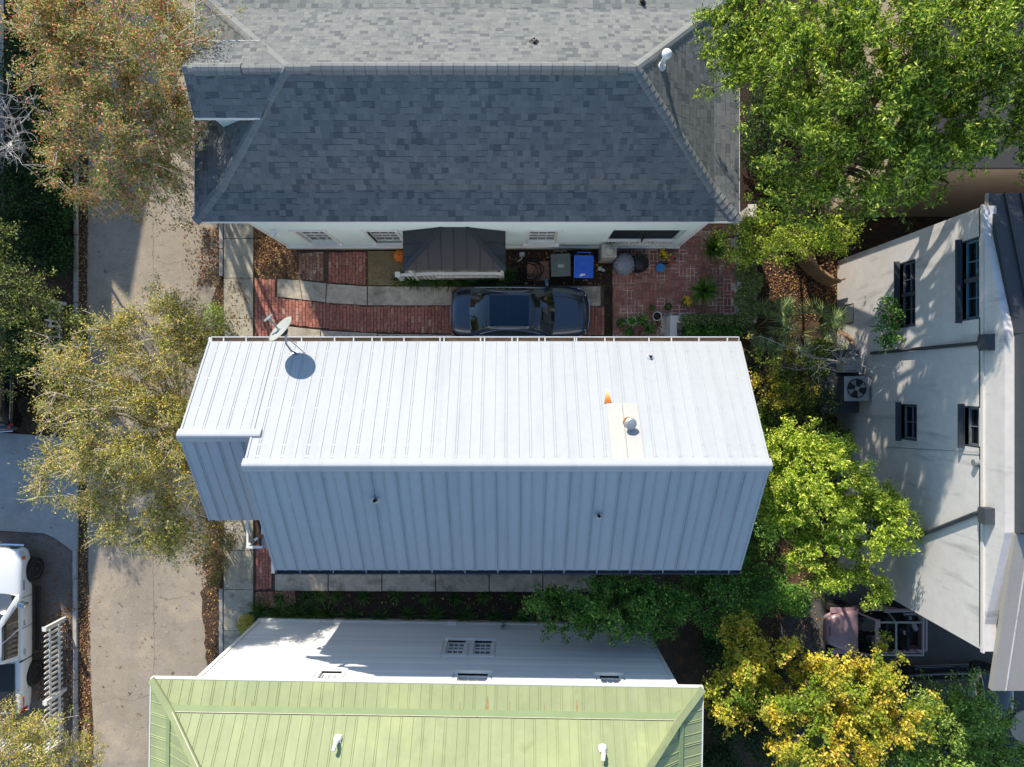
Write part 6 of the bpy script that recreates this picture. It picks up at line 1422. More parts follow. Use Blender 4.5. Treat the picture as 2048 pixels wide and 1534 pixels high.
def wheel_part(parent, x, y, r, w, rimm, spokes=10):
    sg = 1 if y > 0 else -1; M = Matrix.Rotation(R(-90) * sg, 3, 'X')
    m = MB(); m.lathe([(r * 0.62, -w / 2), (r * 0.9, -w / 2), (r, -w / 2 + 0.04), (r, w / 2 - 0.04), (r * 0.92, w / 2), (r * 0.66, w / 2 - 0.01)], 28, c=(x, y, r), M=M); wo = m.build('wheel', M_tyre, parent, smooth=False, world=False)
    m = MB(); m.lathe([(r * 0.67, w / 2 - 0.05), (r * 0.67, w / 2 - 0.004), (r * 0.6, w / 2 - 0.01), (r * 0.58, w / 2 - 0.06), (0.0, w / 2 - 0.065)], 24, c=(x, y, r), M=M)
    for k in range(spokes):
        a = 2 * math.pi * k / spokes; d = M @ Vector((math.cos(a), math.sin(a), 0)); nn = M @ Vector((0, 0, 1)); t_ = d.cross(nn)
        c0 = Vector((x, y, r)) + nn * (w / 2 - 0.02); m.slab([c0 + d * r * 0.1 - t_ * 0.02, c0 + d * r * 0.1 + t_ * 0.02, c0 + d * r * 0.6 + t_ * 0.016, c0 + d * r * 0.6 - t_ * 0.016], 0.02)
    m.lathe([(r * 0.14, w / 2 - 0.04), (r * 0.14, w / 2 - 0.005)], 12, c=(x, y, r), M=M); m.build('rim', rimm, wo, world=False)
    return wo

def patch(parent, name, m_, fn, nu=6, nv=4):
    m = MB(); m.grid(fn, nu, nv); return m.build(name, m_, parent, smooth=True, world=False)
def mirror_part(parent, x, y, z, paint, sg, size=(0.12, 0.24, 0.16)):
    m = MB(); m.box((x, y + sg * 0.13, z), size, rz=sg * 0.25); m.box((x + 0.03, y + sg * 0.0, z - 0.05), (0.07, 0.12, 0.04)); return m.build('mirror', paint, parent, world=False, bevel=0.03)

# dark blue-grey sedan in the driveway
sp = P(1040, 625, 0.7); sed = thing('sedan', 'dark slate blue sedan with glass roof parked in the brick driveway', 'car', (sp.x, sp.y - 0.02, 0.085), 0)
WBx = (1.50, -1.44); ws = [(wx, sg * 0.80) for wx in WBx for sg in (1, -1)]
body_shell([(-2.45, .60, .80, .74, .42), (-2.41, .74, .93, .84, .32), (-2.28, .86, 1.03, .92, .24), (-2.0, .915, 1.07, .96, .2), (-1.5, .935, 1.07, .97, .19), (-.6, .94, 1.0, .97, .19), (.5, .935, .98, .95, .19), (1.1, .935, 1.01, .94, .19), (1.6, .925, .965, .88, .2), (2.05, .89, .90, .80, .21), (2.3, .80, .82, .72, .24), (2.43, .62, .70, .62, .30), (2.46, .5, .62, .56, .34)], M_car_blue, sed, ws, 0.34)
cb = Cabin([(1.30, -1.95, .84, .93), (1.02, -1.72, .80, 1.12), (.70, -1.42, .72, 1.32), (.45, -1.2, .64, 1.425), (.36, -1.12, .58, 1.44)])
cb.shell(M_car_blue, sed, 0.025)
cb.glass('front', -.9, .9, .08, .93, M_glass_tint, sed, 'windshield'); cb.glass('rear', -.86, .86, .22, .95, M_glass_tint, sed, 'rear_window')
for sg in (1, -1):
    cb.glass('side', .12, .47, .2, .80, M_glass_tint, sed, 'side_window', sg); cb.glass('side', .50, .84, .2, .80, M_glass_tint, sed, 'side_window', sg)
    m = MB(); m.tube([cb.side(sg, t_, .16, 0.016) for t_ in np.linspace(.04, .97, 12)], 0.013, 6); m.build('chrome_strip', M_chrome, sed, world=False)
    m = MB(); m.tube([cb.side(sg, t_, .84 - 0.9 * (abs(t_ - .5) * 2) ** 4 * 0.7, 0.012) for t_ in np.linspace(.03, .97, 16)], 0.008, 6); m.build('chrome_strip', M_chrome, sed, world=False)
    mirror_part(sed, .92, sg * .92, 1.0, M_car_blue, sg)
    patch(sed, 'headlight', M_lamp, lambda a, b, sg=sg: Vector((2.05 + 0.30 * a - 0.02 * b, sg * (.885 - .19 * a - .14 * b + 0.02), .74 - .06 * a + .09 * b)))
    patch(sed, 'taillight', M_red_lamp, lambda a, b, sg=sg: Vector((-2.44 + 0.28 * a * a + 0.05 * b, sg * (.66 + .24 * a ** 0.7 - .02 * b + 0.02), .80 + .15 * b)))
    for k, wx in enumerate(WBx): wheel_part(sed, wx, sg * .82, .34, .23, M_rim)
patch(sed, 'roof_glass', M_glass_roof, lambda a, b: Vector((.30 - 1.36 * a, (b - .5) * 1.06, 1.484 - 0.028 * ((b - .5) * 2) ** 2 - 0.016 * ((a - .5) * 2) ** 2)), 8, 8)
m = MB(); m.bx(-.40, -.392, -.50, .50, 1.458, 1.4845); m.build('roof_seam', M_trim, sed, world=False)
patch(sed, 'grille', M_trim, lambda a, b: Vector((2.455 - 0.02 * b, (a - .5) * .78, .42 + .22 * b)))
m = MB(); m.tube([Vector((2.47 - 0.25 * abs(y) ** 2.2, y, .66)) for y in np.linspace(-.62, .62, 11)], 0.014, 6); m.build('grille_trim', M_chrome, sed, world=False)
m = MB(); m.tube([Vector((-2.46 + 0.2 * abs(y) ** 2.6, y, .62)) for y in np.linspace(-.7, .7, 11)], 0.014, 6); m.build('bumper_trim', M_chrome, sed, world=False)
m = MB(); m.tube([Vector((1.02 + 0.0, y, 1.045)) for y in (-.75, .75)], 0.012, 6); m.build('cowl', M_trim, sed, world=False)
for sg in (1, -1):
    m = MB(); m.tube([(1.18, sg * .56, 1.035), (1.6, sg * .54, .982), (2.1, sg * .44, .905), (2.34, sg * .36, .83)], 0.008, 5); m.build('bonnet_crease', M_car_blue, sed, world=False)
m = MB(); m.lathe([(0.02, 0), (0.014, 0.03), (0.0, 0.045)], 8, c=(-1.02, 0, 1.455)); m.build('antenna', M_car_blue, sed, world=False)

# white crew-cab pickup on the gravel
pk = thing('pickup_truck', 'white crew cab pickup parked on gravel at the left edge beside the picket fence', 'truck', (-18.15, -8.7, 0.01), R(90))
# front points to +Y (up in the picture)
WP = (2.02, -1.70); wsp = [(wx, sg * .88) for wx in WP for sg in (1, -1)]
body_shell([(-2.88, .90, 1.10, 1.06, .56), (-2.84, .97, 1.18, 1.12, .46), (-2.4, 1.0, 1.2, 1.14, .44), (-1.5, 1.01, 1.2, 1.15, .44), (-.9, 1.01, 1.2, 1.16, .42), (.3, 1.01, 1.18, 1.15, .42), (1.2, 1.01, 1.24, 1.15, .42), (1.9, 1.0, 1.22, 1.12, .44), (2.5, .97, 1.16, 1.05, .46), (2.8, .88, 1.05, .95, .5), (2.88, .74, .92, .86, .56)], M_car_white, pk, wsp, .42)
cp = Cabin([(1.45, -1.0, .93, 1.16), (1.15, -.95, .88, 1.45), (.80, -.90, .82, 1.78), (.62, -.86, .74, 1.88)], 0.12, 0.03); cp.shell(M_car_white, pk, 0.05)
cp.glass('front', -.92, .92, .06, .9, M_glass_tint, pk, 'windshield'); cp.glass('rear', -.85, .85, .15, .85, M_glass_tint, pk, 'rear_window')
for sg in (1, -1):
    cp.glass('side', .14, .50, .08, .84, M_glass_tint, pk, 'side_window', sg); cp.glass('side', .53, .92, .08, .84, M_glass_tint, pk, 'side_window', sg)
    mirror_part(pk, 1.02, sg * 1.0, 1.28, M_chrome, sg, (0.14, 0.26, 0.24))
    m = MB(); m.box((.25, sg * 1.06, .38), (2.3, .2, .07)); m.build('running_board', M_trim, pk, world=False, bevel=0.02)
    for hx in (.30, -.72): 
        m = MB(); m.box((hx, sg * 1.025, 1.02), (.22, .04, .045)); m.build('door_handle', M_chrome, pk, world=False, bevel=0.012)
    for lx in (1.18, .12): 
        m = MB(); m.box((lx, sg * 1.012, .80), (.012, .01, .62)); m.build('door_gap', M_trim, pk, world=False)
    m = MB(); m.box((-1.02, sg * .99, .86), (.03, .06, .72)); m.build('bed_gap', M_trim, pk, world=False)
    patch(pk, 'headlight', M_lamp, lambda a, b, sg=sg: Vector((2.80 - 0.24 * a, sg * (.84 + .13 * a - .05 * b + .02), .86 + .17 * b)))
    patch(pk, 'side_marker', M_amber_lamp, lambda a, b, sg=sg: Vector((2.62 - 0.12 * a, sg * (.952 + .02 * a - .03 * b + .012), .92 + .12 * b)))
    patch(pk, 'taillight', M_red_lamp, lambda a, b, sg=sg: Vector((-2.86 + 0.16 * a, sg * (.96 + .02 * a), .80 + .34 * b)))
    for wx in WP: wheel_part(pk, wx, sg * .93, .42, .26, M_rim, 6)
M_decal = mat('grey_decal', lin(96, 98, 100), 0.5); M_decal_red = mat('red_decal', lin(176, 40, 40), 0.5)
m = MB(); m.box((1.62, -1.006, 1.03), (.34, .012, .05)); m.build('badge', M_decal, pk, world=False)
for k in range(7):
    m = MB(); m.box((-2.30 - k * 0.055, -1.004, 1.04), (.035, .012, .06)); m.build('decal_letter', M_decal_red, pk, world=False)
m = MB(); m.bx(-2.78, -1.08, -.80, .80, 1.195, 1.212); m.build('bed_cover', M_trim, pk, world=False, bevel=0.006)
patch(pk, 'grille', M_trim, lambda a, b: Vector((2.885 - .02 * b, (a - .5) * 1.3, .62 + .28 * b)))
m = MB(); m.tube([(2.9, -.7, .55), (2.93, 0, .55), (2.9, .7, .55)], 0.06, 8); m.tube([(-2.92, -.9, .55), (-2.95, 0, .55), (-2.92, .9, .55)], 0.06, 8); m.build('bumper', M_chrome, pk, world=False)

# black suv at the left edge
sv = thing('black_suv', 'black car with a red tail lamp parked at the left edge under the trees', 'car', (-18.5, 0.62, 0.0), R(90))
wss = [(wx, sg * .82) for wx in (1.38, -1.36) for sg in (1, -1)]
body_shell([(-2.3, .72, .95, .9, .45), (-2.24, .86, 1.05, 1.0, .34), (-1.9, .93, 1.1, 1.04, .28), (-1.0, .95, 1.08, 1.04, .26), (.6, .945, 1.05, 1.02, .26), (1.3, .93, 1.08, 1.0, .26), (1.9, .9, 1.0, .9, .28), (2.2, .8, .9, .8, .32), (2.3, .6, .78, .7, .4)], M_car_black, sv, wss, .37)
cs = Cabin([(1.3, -2.15, .86, 1.03), (.9, -2.05, .82, 1.3), (.5, -1.9, .74, 1.58), (.35, -1.8, .66, 1.64)], 0.13, 0.1); cs.shell(M_car_black, sv, 0.04)
cs.glass('front', -.9, .9, .08, .92, M_glass_tint, sv, 'windshield'); cs.glass('rear', -.85, .85, .2, .85, M_glass_tint, sv, 'rear_window')
for sg in (1, -1):
    cs.glass('side', .12, .48, .12, .82, M_glass_tint, sv, 'side_window', sg); cs.glass('side', .51, .86, .12, .82, M_glass_tint, sv, 'side_window', sg)
    patch(sv, 'taillight', M_red_lamp, lambda a, b, sg=sg: Vector((-2.27 + 0.22 * a + 0.03 * b, sg * (.70 + .2 * a ** .7), .92 + .16 * b)))
    mirror_part(sv, .95, sg * .93, 1.1, M_car_black, sg)
    m = MB(); m.tube([cs.side(sg, t_, .05, 0.014) for t_ in np.linspace(.05, .95, 10)], 0.01, 6); m.build('chrome_strip', M_chrome, sv, world=False)
    for wx in (1.38, -1.36): wheel_part(sv, wx, sg * .84, .37, .24, M_rim)
m = MB(); m.tube([(-2.31, -.6, .5), (-2.35, 0, .5), (-2.31, .6, .5)], 0.04, 8); m.build('bumper_trim', M_chrome, sv, world=False)

# black car in the lot, lower right
bc = thing('black_sedan', 'black car with chrome trim in the shaded lot below the stucco building', 'car', (15.5, -11.1, 0.01), R(2))
wsb = [(wx, sg * .80) for wx in (1.45, -1.42) for sg in (1, -1)]
body_shell([(-2.42, .68, .86, .8, .42), (-2.3, .85, .98, .92, .28), (-1.9, .92, 1.03, .96, .22), (-1.0, .935, 1.0, .97, .2), (.6, .935, .98, .95, .2), (1.3, .93, .99, .92, .2), (1.9, .9, .92, .84, .22), (2.3, .76, .82, .74, .26), (2.42, .58, .7, .64, .34)], M_car_black, bc, wsb, .35)
cc = Cabin([(1.2, -1.85, .84, .95), (.9, -1.65, .8, 1.15), (.6, -1.35, .7, 1.36), (.4, -1.1, .6, 1.42)]); cc.shell(M_car_black, bc, 0.04)
cc.glass('front', -.9, .9, .08, .92, M_glass_tint, bc, 'windshield'); cc.glass('rear', -.86, .86, .2, .9, M_glass_tint, bc, 'rear_window')
for sg in (1, -1):
    cc.glass('side', .12, .48, .15, .8, M_glass_tint, bc, 'side_window', sg); cc.glass('side', .51, .86, .15, .8, M_glass_tint, bc, 'side_window', sg)
    m = MB(); m.tube([cc.side(sg, t_, .06, 0.014) for t_ in np.linspace(.02, .98, 10)], 0.013, 6); m.build('chrome_strip', M_chrome, bc, world=False)
    m = MB(); m.tube([(-1.0, sg * .945, .38), (1.0, sg * .945, .38)], 0.014, 6); m.build('sill_trim', M_chrome, bc, world=False)
    mirror_part(bc, .9, sg * .92, 1.0, M_car_black, sg)
    for wx in (1.45, -1.42): wheel_part(bc, wx, sg * .82, .35, .23, M_rim, 5)
    patch(bc, 'taillight', M_red_lamp, lambda a, b, sg=sg: Vector((-2.40 + 0.2 * a, sg * (.7 + .18 * a ** .7), .8 + .12 * b)))

# open mauve off-roader
jp = P(1752, 1264, 0.95); jt = thing('open_jeep', 'open topped mauve off road buggy with a grey roll cage in the shaded lot', 'car', (jp.x, jp.y, 0.01), R(180))
wsj = [(wx, sg * .68) for wx in (1.12, -1.08) for sg in (1, -1)]
body_shell([(.62, .70, 1.0, .92, .42), (.66, .72, 1.02, .94, .42), (1.0, .70, 1.0, .92, .42), (1.35, .62, .96, .86, .42), (1.62, .50, .9, .8, .45), (1.72, .38, .82, .74, .5)], M_car_pink, jt, [], name='bonnet')
m = MB()
for sg in (1, -1):
    m.bx(-1.72, .64, sg * .74 - .03, sg * .74 + .03, .40, .92 if False else .88)
    m.bx(.70, 1.55, sg * .62, sg * .82, .78, .82)
m.bx(-1.72, .64, -.71, .71, .40, .46); m.bx(.60, .66, -.71, .71, .46, 1.0); m.bx(-1.75, -1.69, -.71, .71, .46, .88); jb = m.build('tub', M_car_pink, jt, world=False, bevel=0.01)
m = MB(); m.bx(-1.2, .55, -.68, .68, .462, .50); m.build('floor_mat', M_seat, jt, world=False)
for sx_ in (.02, -.72):
    for sg in (1, -1):
        m = MB(); m.box((sx_, sg * .34, .68), (.48, .52, .16)); m.box((sx_ - .26, sg * .34, .95), (.12, .5, .55)); m.build('seat', M_seat, jt, world=False, bevel=0.04)
m = MB(); m.lathe([(0.19, -0.015), (0.2, 0.0), (0.19, 0.015), (0.17, 0.0)], 18, c=(.38, -.34, 1.0), M=Matrix.Rotation(R(55), 3, 'Y')); m.build('steering_wheel', M_trim, jt, world=False)
# windscreen frame
wf = [(.66, -.70, 1.0), (.66, .70, 1.0), (.30, .62, 1.56), (.30, -.62, 1.56)]
m = MB(); m.tube([wf[0], wf[3]], 0.035, 8); m.tube([wf[1], wf[2]], 0.035, 8); m.box((.265, 0, 1.57), (.16, 1.3, .05)); jw = m.build('windshield_frame', M_car_pink, jt, world=False)
m = MB(); m.box((.215, .22, 1.598), (.05, .3, .01)); m.box((.215, -.22, 1.598), (.05, .3, .01)); m.build('slot', M_black_metal, jw, world=False)
m = MB(); m.slab([Vector(wf[0]) * .98 + Vector((.02, 0, .03)), Vector(wf[1]) * .98 + Vector((.02, 0, .03)), Vector(wf[2]) * 1.0, Vector(wf[3]) * 1.0], 0.01); m.build('windshield', M_glass_tint, jt, world=False)
m = MB()
for sg in (1, -1):
    m.tube([(.28, sg * .56, 1.58), (-1.28, sg * .56, 1.60)], 0.035, 8); m.tube([(-1.28, sg * .56, 1.60), (-1.42, sg * .70, .88)], 0.035, 8); m.tube([(-.35, sg * .56, 1.60), (-.42, sg * .70, .88)], 0.03, 8)
m.tube([(-.35, -.56, 1.60), (-.35, .56, 1.60)], 0.035, 8); m.tube([(-1.26, -.86, 1.62), (-1.26, .58, 1.62)], 0.035, 8); m.tube([(-.2, .5, 1.6), (-.35, .35, 1.6), (-.5, .5, 1.6)], 0.025, 6)
m.tube([(-.1, -.82, 1.3), (-1.26, -.86, 1.3)], 0.03, 8); m.tube([(-1.26, -.86, 1.62), (-1.26, -.86, .8)], 0.03, 8); m.build('roll_cage', M_grey_paint, jt, world=False)
m = MB(); x0, x1, y0, y1 = -1.78, -1.0, -.62, .66
m.bx(x0, x1, y0 - .03, y0 + .03, .86, .93); m.bx(x0, x1, y1 - .03, y1 + .03, .86, .93); m.bx(x0 - .03, x0 + .03, y0, y1, .931, .95); m.bx(x1 - .03, x1 + .03, y0, y1, .931, .95); br_ = m.build('cargo_rail', M_pot_white if False else M_car_pink, jt, world=False)
m = MB()
for k in range(6):
    for yy in (y0, y1): m.lathe([(.014, 0), (.014, .012)], 8, c=(x0 + .1 + k * .12, yy, .93))
m.build('rivets', M_trim, br_, world=False)
m = MB(); m.bx(x0 + .05, x1 - .05, y0 + .05, y1 - .05, .47, .55); m.build('cargo_floor', M_black_metal, jt, world=False)
m = MB(); m.box((-1.5, -.1, .65), (.18, .3, .2), rz=.5); m.box((-1.35, -.4, .62), (.16, .14, .14), rz=.2); m.build('cargo_bundle', M_dish, jt, world=False, bevel=0.04)
m = MB(); m.box((1.57, 0, .875), (.10, .30, .04)); m.build('bonnet_slot', M_black_metal, jt, world=False)
for sg in (1, -1):
    for wx in (1.12, -1.08): wheel_part(jt, wx, sg * .74, .38, .26, M_rim_dark, 6)
    patch(jt, 'headlight', M_lamp, lambda a, b, sg=sg: Vector((1.62 + .06 * (1 - a) , sg * (.42 + .1 * a), .66 + .12 * b)))
    m = MB(); m.box((.62, sg * .85, 1.08), (.08, .2, .12)); m.build('mirror', M_trim, jt, world=False, bevel=0.02)

# ------------------------------------------------------------------ fences
def picket_fence(label, a, b_, h, post_at, spacing=0.186):
    a, b_ = Vector(a), Vector(b_); d = (b_ - a); L = d.length; d.normalize(); ang = math.atan2(d.y, d.x)
    t = thing('picket_fence', label, 'fence', a, ang, 'white picket fences by the street')
    for z in (0.25, h - 0.32):
        m = MB(); m.bx(0, L, 0.02, 0.06, z, z + 0.09); m.build('rail', M_white_old, t, world=False)
    pm = MB(); w = 0.075
    pm.add([(-w / 2, -.012, .05), (w / 2, -.012, .05), (w / 2, -.012, h - .09), (0, -.012, h), (-w / 2, -.012, h - .09), (-w / 2, .012, .05), (w / 2, .012, .05), (w / 2, .012, h - .09), (0, .012, h), (-w / 2, .012, h - .09)], [(0, 1, 2, 3, 4), (9, 8, 7, 6, 5), (0, 5, 6, 1), (1, 6, 7, 2), (2, 7, 8, 3), (3, 8, 9, 4), (4, 9, 5, 0)])
    me = pm.mesh('picket'); me.materials.append(M_white_old)
    for i in range(int(L / spacing)):
        o = bpy.data.objects.new('picket', me); COL.objects.link(o); o.parent = t; o.location = (0.12 + i * spacing, 0.005, 0); o.rotation_euler = (0, rg.uniform(-.02, .02), 0)
    for s_ in post_at:
        m = MB(); m.box((s_, 0.09, (h + .08) / 2), (.11, .11, h + .08)); m.box((s_, 0.09, h + .095), (.15, .15, .03)); m.build('post', M_white_old, t, world=False)
    return t
picket_fence('white picket fence running down the left kerb past the pickup', P(126, 1236), P(128, 1470), 1.08, [0.0, 2.58])
picket_fence('white picket fence turning left behind the pickup tailgate', P(127, 1476), P(-60, 1476), 1.0, [0.05])
picket_fence('short white picket fence half hidden under the left trees', P(126, 608), P(126, 706), 1.05, [0.0, 1.6])

# ------------------------------------------------------------------ things around the driveway and patio
def wheelie_bin(label, px, py, m_, rz=0.0, sticker=0):
    p = P(px, py, 1.05); t = thing('wheelie_bin', label, 'bin', (p.x, p.y, 0.06), rz, 'wheeled bins beside the aqua house')
    w, d, h = 0.62, 0.74, 1.02
    b = MB(); b.add([(-w * .40, -d * .38, .05), (w * .40, -d * .38, .05), (w * .40, d * .34, .05), (-w * .40, d * .34, .05), (-w / 2, -d / 2, h), (w / 2, -d / 2, h), (w / 2, d / 2, h), (-w / 2, d / 2, h)], [(3, 2, 1, 0), (0, 1, 5, 4), (1, 2, 6, 5), (2, 3, 7, 6), (3, 0, 4, 7), (4, 5, 6, 7)]); b.build('body', m_, t, world=False, bevel=0.03)
    b = MB(); b.box((0, -.03, h + .035), (w + .07, d + .06, .06)); lid = b.build('lid', m_, t, world=False, bevel=0.025)
    b = MB(); b.box((0, -.06, h + .075), (w * .72, d * .62, .025)); b.build('lid_panel', m_, lid, world=False, bevel=0.02)
    b = MB(); b.box((0, -.20, h + .088), (w * .45, d * .2, .02)); b.build('lid_boss', m_, lid, world=False, bevel=0.015)
    b = MB(); b.tube([(-w * .36, d / 2 + .0, h - .02), (-w * .36, d / 2 + .10, h + .02), (w * .36, d / 2 + .10, h + .02), (w * .36, d / 2, h - .02)], .018, 8); b.build('handle', m_, t, world=False)
    for sx_ in (-1, 1):
        b = MB(); b.lathe([(.11, -.03), (.12, 0), (.11, .03)], 16, c=(sx_ * .3, d * .36, .12), M=Matrix.Rotation(R(90), 3, 'Y')); b.build('wheel', M_tyre, t, world=False)
    b = MB()
    if sticker: b.box((-.02, -.29, h + .068), (.15, .11, .004)); b.box((-.09, -.35, h + .069), (.09, .05, .004))
    else: b.box((0, -.08, h + .0895), (.2, .12, .004))
    b.build('sticker', M_paper if sticker else M_grey_paint, lid, world=False)
    return t
wheelie_bin('grey green wheeled bin standing left of the blue bin', 1121, 529, M_bin_grey, R(2))
wheelie_bin('bright blue wheeled recycling bin with white stickers', 1167, 532, M_bin_blue, R(-1), 1)
# utility box
p = P(1219, 500, 1.3); t = thing('utility_box', 'tall beige plastic box with a domed lid beside the porch railing', 'utility box', (p.x, p.y - 0.02, 0.02))
m = MB(); m.box((0, 0, .65), (.50, .46, 1.28)); m.build('case', M_beige_plastic, t, world=False, bevel=0.02)
m = MB(); m.lathe([(.17, 1.29), (.165, 1.36), (.12, 1.42), (.0, 1.45)], 18); m.build('dome', M_beige_plastic, t, world=False, smooth=True)
# covered round grills
def cover(label, px, py, r, h, m_, seed, name):
    p = P(px, py, h); t = thing(name, label, 'grill', (p.x, p.y, 0.07), 0); rr = random.Random(seed); n = 36; vs = []; prof = [(r * .78, 0.02), (r * .9, h * .4), (r, h * .72), (r * .8, h * .88), (r * .45, h * .97), (.03, h)]
    b = MB()
    for (q, z) in prof:
        for j in range(n):
            a = 2 * math.pi * j / n; k = 1 + (0.06 if j % 2 else -0.04) + rr.uniform(-.03, .03) if q > .05 else 1; vs.append((q * k * math.cos(a), q * k * math.sin(a), z))
    fs = [(i * n + j, i * n + (j + 1) % n, (i + 1) * n + (j + 1) % n, (i + 1) * n + j) for i in range(len(prof) - 1) for j in range(n)] + [tuple(range((len(prof) - 1) * n, len(prof) * n))]
    b.add(vs, fs); b.build('cover', m_, t, world=False); b = MB(); b.lathe([(r * .6, 0), (r * .6, .03)], 16); b.build('base', M_black_metal, t, world=False); return t
cover('pale grey pleated cover over a round grill on the patio', 1251, 526, .38, .95, M_bag_grey, 3, 'covered_grill')
cover('black cover over a round grill next to the grey one', 1281, 524, .34, .85, M_bag_black, 4, 'covered_grill')
# blue bucket, flower pot, tool box, hand tools
p = P(1320, 536, .3); t = thing('blue_bucket', 'bright blue lidded bucket on the patio bricks', 'bucket', (p.x, p.y, .075)); m = MB(); m.lathe([(.12, 0), (.14, .28)], 18); m.build('pail', M_blue_plastic, t, world=False); m = MB(); m.lathe([(.155, .27), (.155, .31), (.12, .315), (.11, .305), (.0, .305)], 18); m.build('lid', M_blue_plastic, t, world=False)
p = P(1345, 514, .3); t = thing('tool_crate', 'grey crate with orange tools lying at the porch corner', 'crate', (p.x, p.y, .075), .15)
m = MB(); m.bx(-.16, .16, -.14, .14, .0, .02); [m.bx(*q, .021, .24) for q in ((-.16, .16, -.14, -.12), (-.16, .16, .12, .14), (-.16, -.14, -.119, .119), (.14, .16, -.119, .119))]; m.build('case', M_grey_paint, t, world=False)
for k, (dx, dy, a) in enumerate(((.02, .02, .35), (-.03, -.06, .6))): m = MB(); m.box((dx, dy, .25 + .025 * k), (.34, .03, .022), rz=a); m.build('tool', M_orange, t, world=False)
p = P(1340, 526, .15); t = thing('orange_saw', 'orange and black hand saw on the patio bricks', 'tool', (p.x, p.y, .075), .05); m = MB(); m.bx(-.02, .24, -.03, .03, .005, .045); m.build('handle', M_orange, t, world=False, bevel=.01); m = MB(); m.bx(-.3, -.021, -.025, .02, .01, .02); m.build('blade', M_trim, t, world=False)

tuft_small = clump_mesh(np.random.default_rng(99), 60, .3, .03, 'leaves'); tuft_small.materials.append(L_dark)
fern_me = clump_mesh(np.random.default_rng(98), 260, .62, .035, 'fronds', up=1.0); L_fern = leaf('fern_leaf', [(0, lin(52, 90, 36)), (.6, lin(84, 128, 48)), (1, lin(124, 158, 66))], .3); fern_me.materials.append(L_fern)
def pot(label, px, py, r, h, m_, plant=None, scale=1.0, group='pots on the patio', z0=.075, soil=True):
    p = P(px, py, h * .7); t = thing('plant_pot', label, 'plant pot', (p.x, p.y, z0), rg.uniform(0, 6), group)
    b = MB(); b.lathe([(r * .72, 0), (r * .95, h * .9), (r, h * .9), (r, h), (r * .86, h), (r * .8, h * .75)], 20); b.build('pot', m_, t, world=False)
    if soil: b = MB(); b.lathe([(r * .84, h * .78), (r * .84, h * .8)], 18); b.build('soil', M_mulch, t, world=False)
    if plant is not None:
        o = bpy.data.objects.new('plant', plant); COL.objects.link(o); o.parent = t; o.location = (0, 0, h * .8); o.scale = (scale,) * 3
    return t
pot('dark pot with a low plant, leftmost of the patio pot group', 1241, 647, .17, .3, M_terracotta, tuft_small, .8)
pot('pale rimmed pot with green plant right of the dark pot', 1262, 643, .17, .32, M_beige_plastic, tuft_small, .9)
pot('dark pot with leafy plant beside the pale rimmed pot', 1284, 642, .18, .3, M_terracotta, tuft_small, 1.1)
pot('empty pot with a white rim near the planter wall', 1313, 633, .17, .3, M_pot_white, None)
pot('small dark pot at the upper side of the pot group', 1303, 616, .11, .2, M_terracotta, tuft_small, .5)
pot('brown pot with twigs above the planter corner', 1335, 614, .14, .25, M_terracotta, tuft_small, .4)
pot('brown pot nearest to the white gutter', 1258, 665, .16, .28, M_terracotta, tuft_small, .8)
pot('buried looking pot with dry plant close to the white gutter', 1298, 660, .16, .26, M_terracotta, tuft_small, .9)
def flower_pot(label, px, py, r, n, seed):
    t = pot(label, px, py, r, .28, M_terracotta, tuft_small, .7); rr = np.random.default_rng(seed); C = np.stack([rr.normal(0, .1, n), rr.normal(0, .08, n), rr.uniform(.38, .5, n)], 1)
    V, Fq = leaf_quads(np.repeat(C, 5, 0) + rr.normal(0, .018, (n * 5, 3)), rr.normal(size=(n * 5, 3)) * np.array([1, 1, .2]), np.tile(np.array([0, 0, 1.0]), (n * 5, 1)) + rr.normal(0, .2, (n * 5, 3)), np.full(n * 5, .05), np.full(n * 5, .035), rr); np_mesh('flowers', V, Fq, M_yellow_flower, t, world=False)['kind'] = 'stuff'
flower_pot('pot of yellow flowers beside the lower patio fern', 1369, 605, .14, 26, 5); flower_pot('pot of yellow flowers below the porch railing', 1326, 512, .14, 30, 6)
pot('potted green fern near the middle of the patio', 1404, 582, .2, .45, M_terracotta, fern_me, 1.0); pot('potted green fern by the upper patio wall', 1424, 500, .2, .45, M_terracotta, fern_me, .95)
# planter walls and the garden wall
pl = thing('planter_wall', 'grey concrete planter wall at the lower right of the patio', 'wall', tuple(P(1345, 650)))
z = 1.0; q = [tuple(P(x, y, z))[:2] for (x, y) in ((1341, 631), (1490, 627), (1490, 641), (1354, 645), (1354, 720), (1339, 720))]
m = MB(); m.prism(q, 0, z); m.build('wall', M_stucco_pale, pl, bevel=.01)
gw_ = thing('garden_wall', 'grey rendered garden wall between patio and mulch yard', 'wall', tuple(P(1478, 560)))
m = MB(); m.prism(px_poly([(1473, 430), (1484, 430), (1484, 650), (1473, 650)]), 0, 1.35); m.build('wall', M_stucco, gw_); m = MB(); m.prism(px_poly([(1471, 428), (1486, 428), (1486, 652), (1471, 652)]), 1.351, 1.42); m.build('coping', M_stucco_pale, gw_)
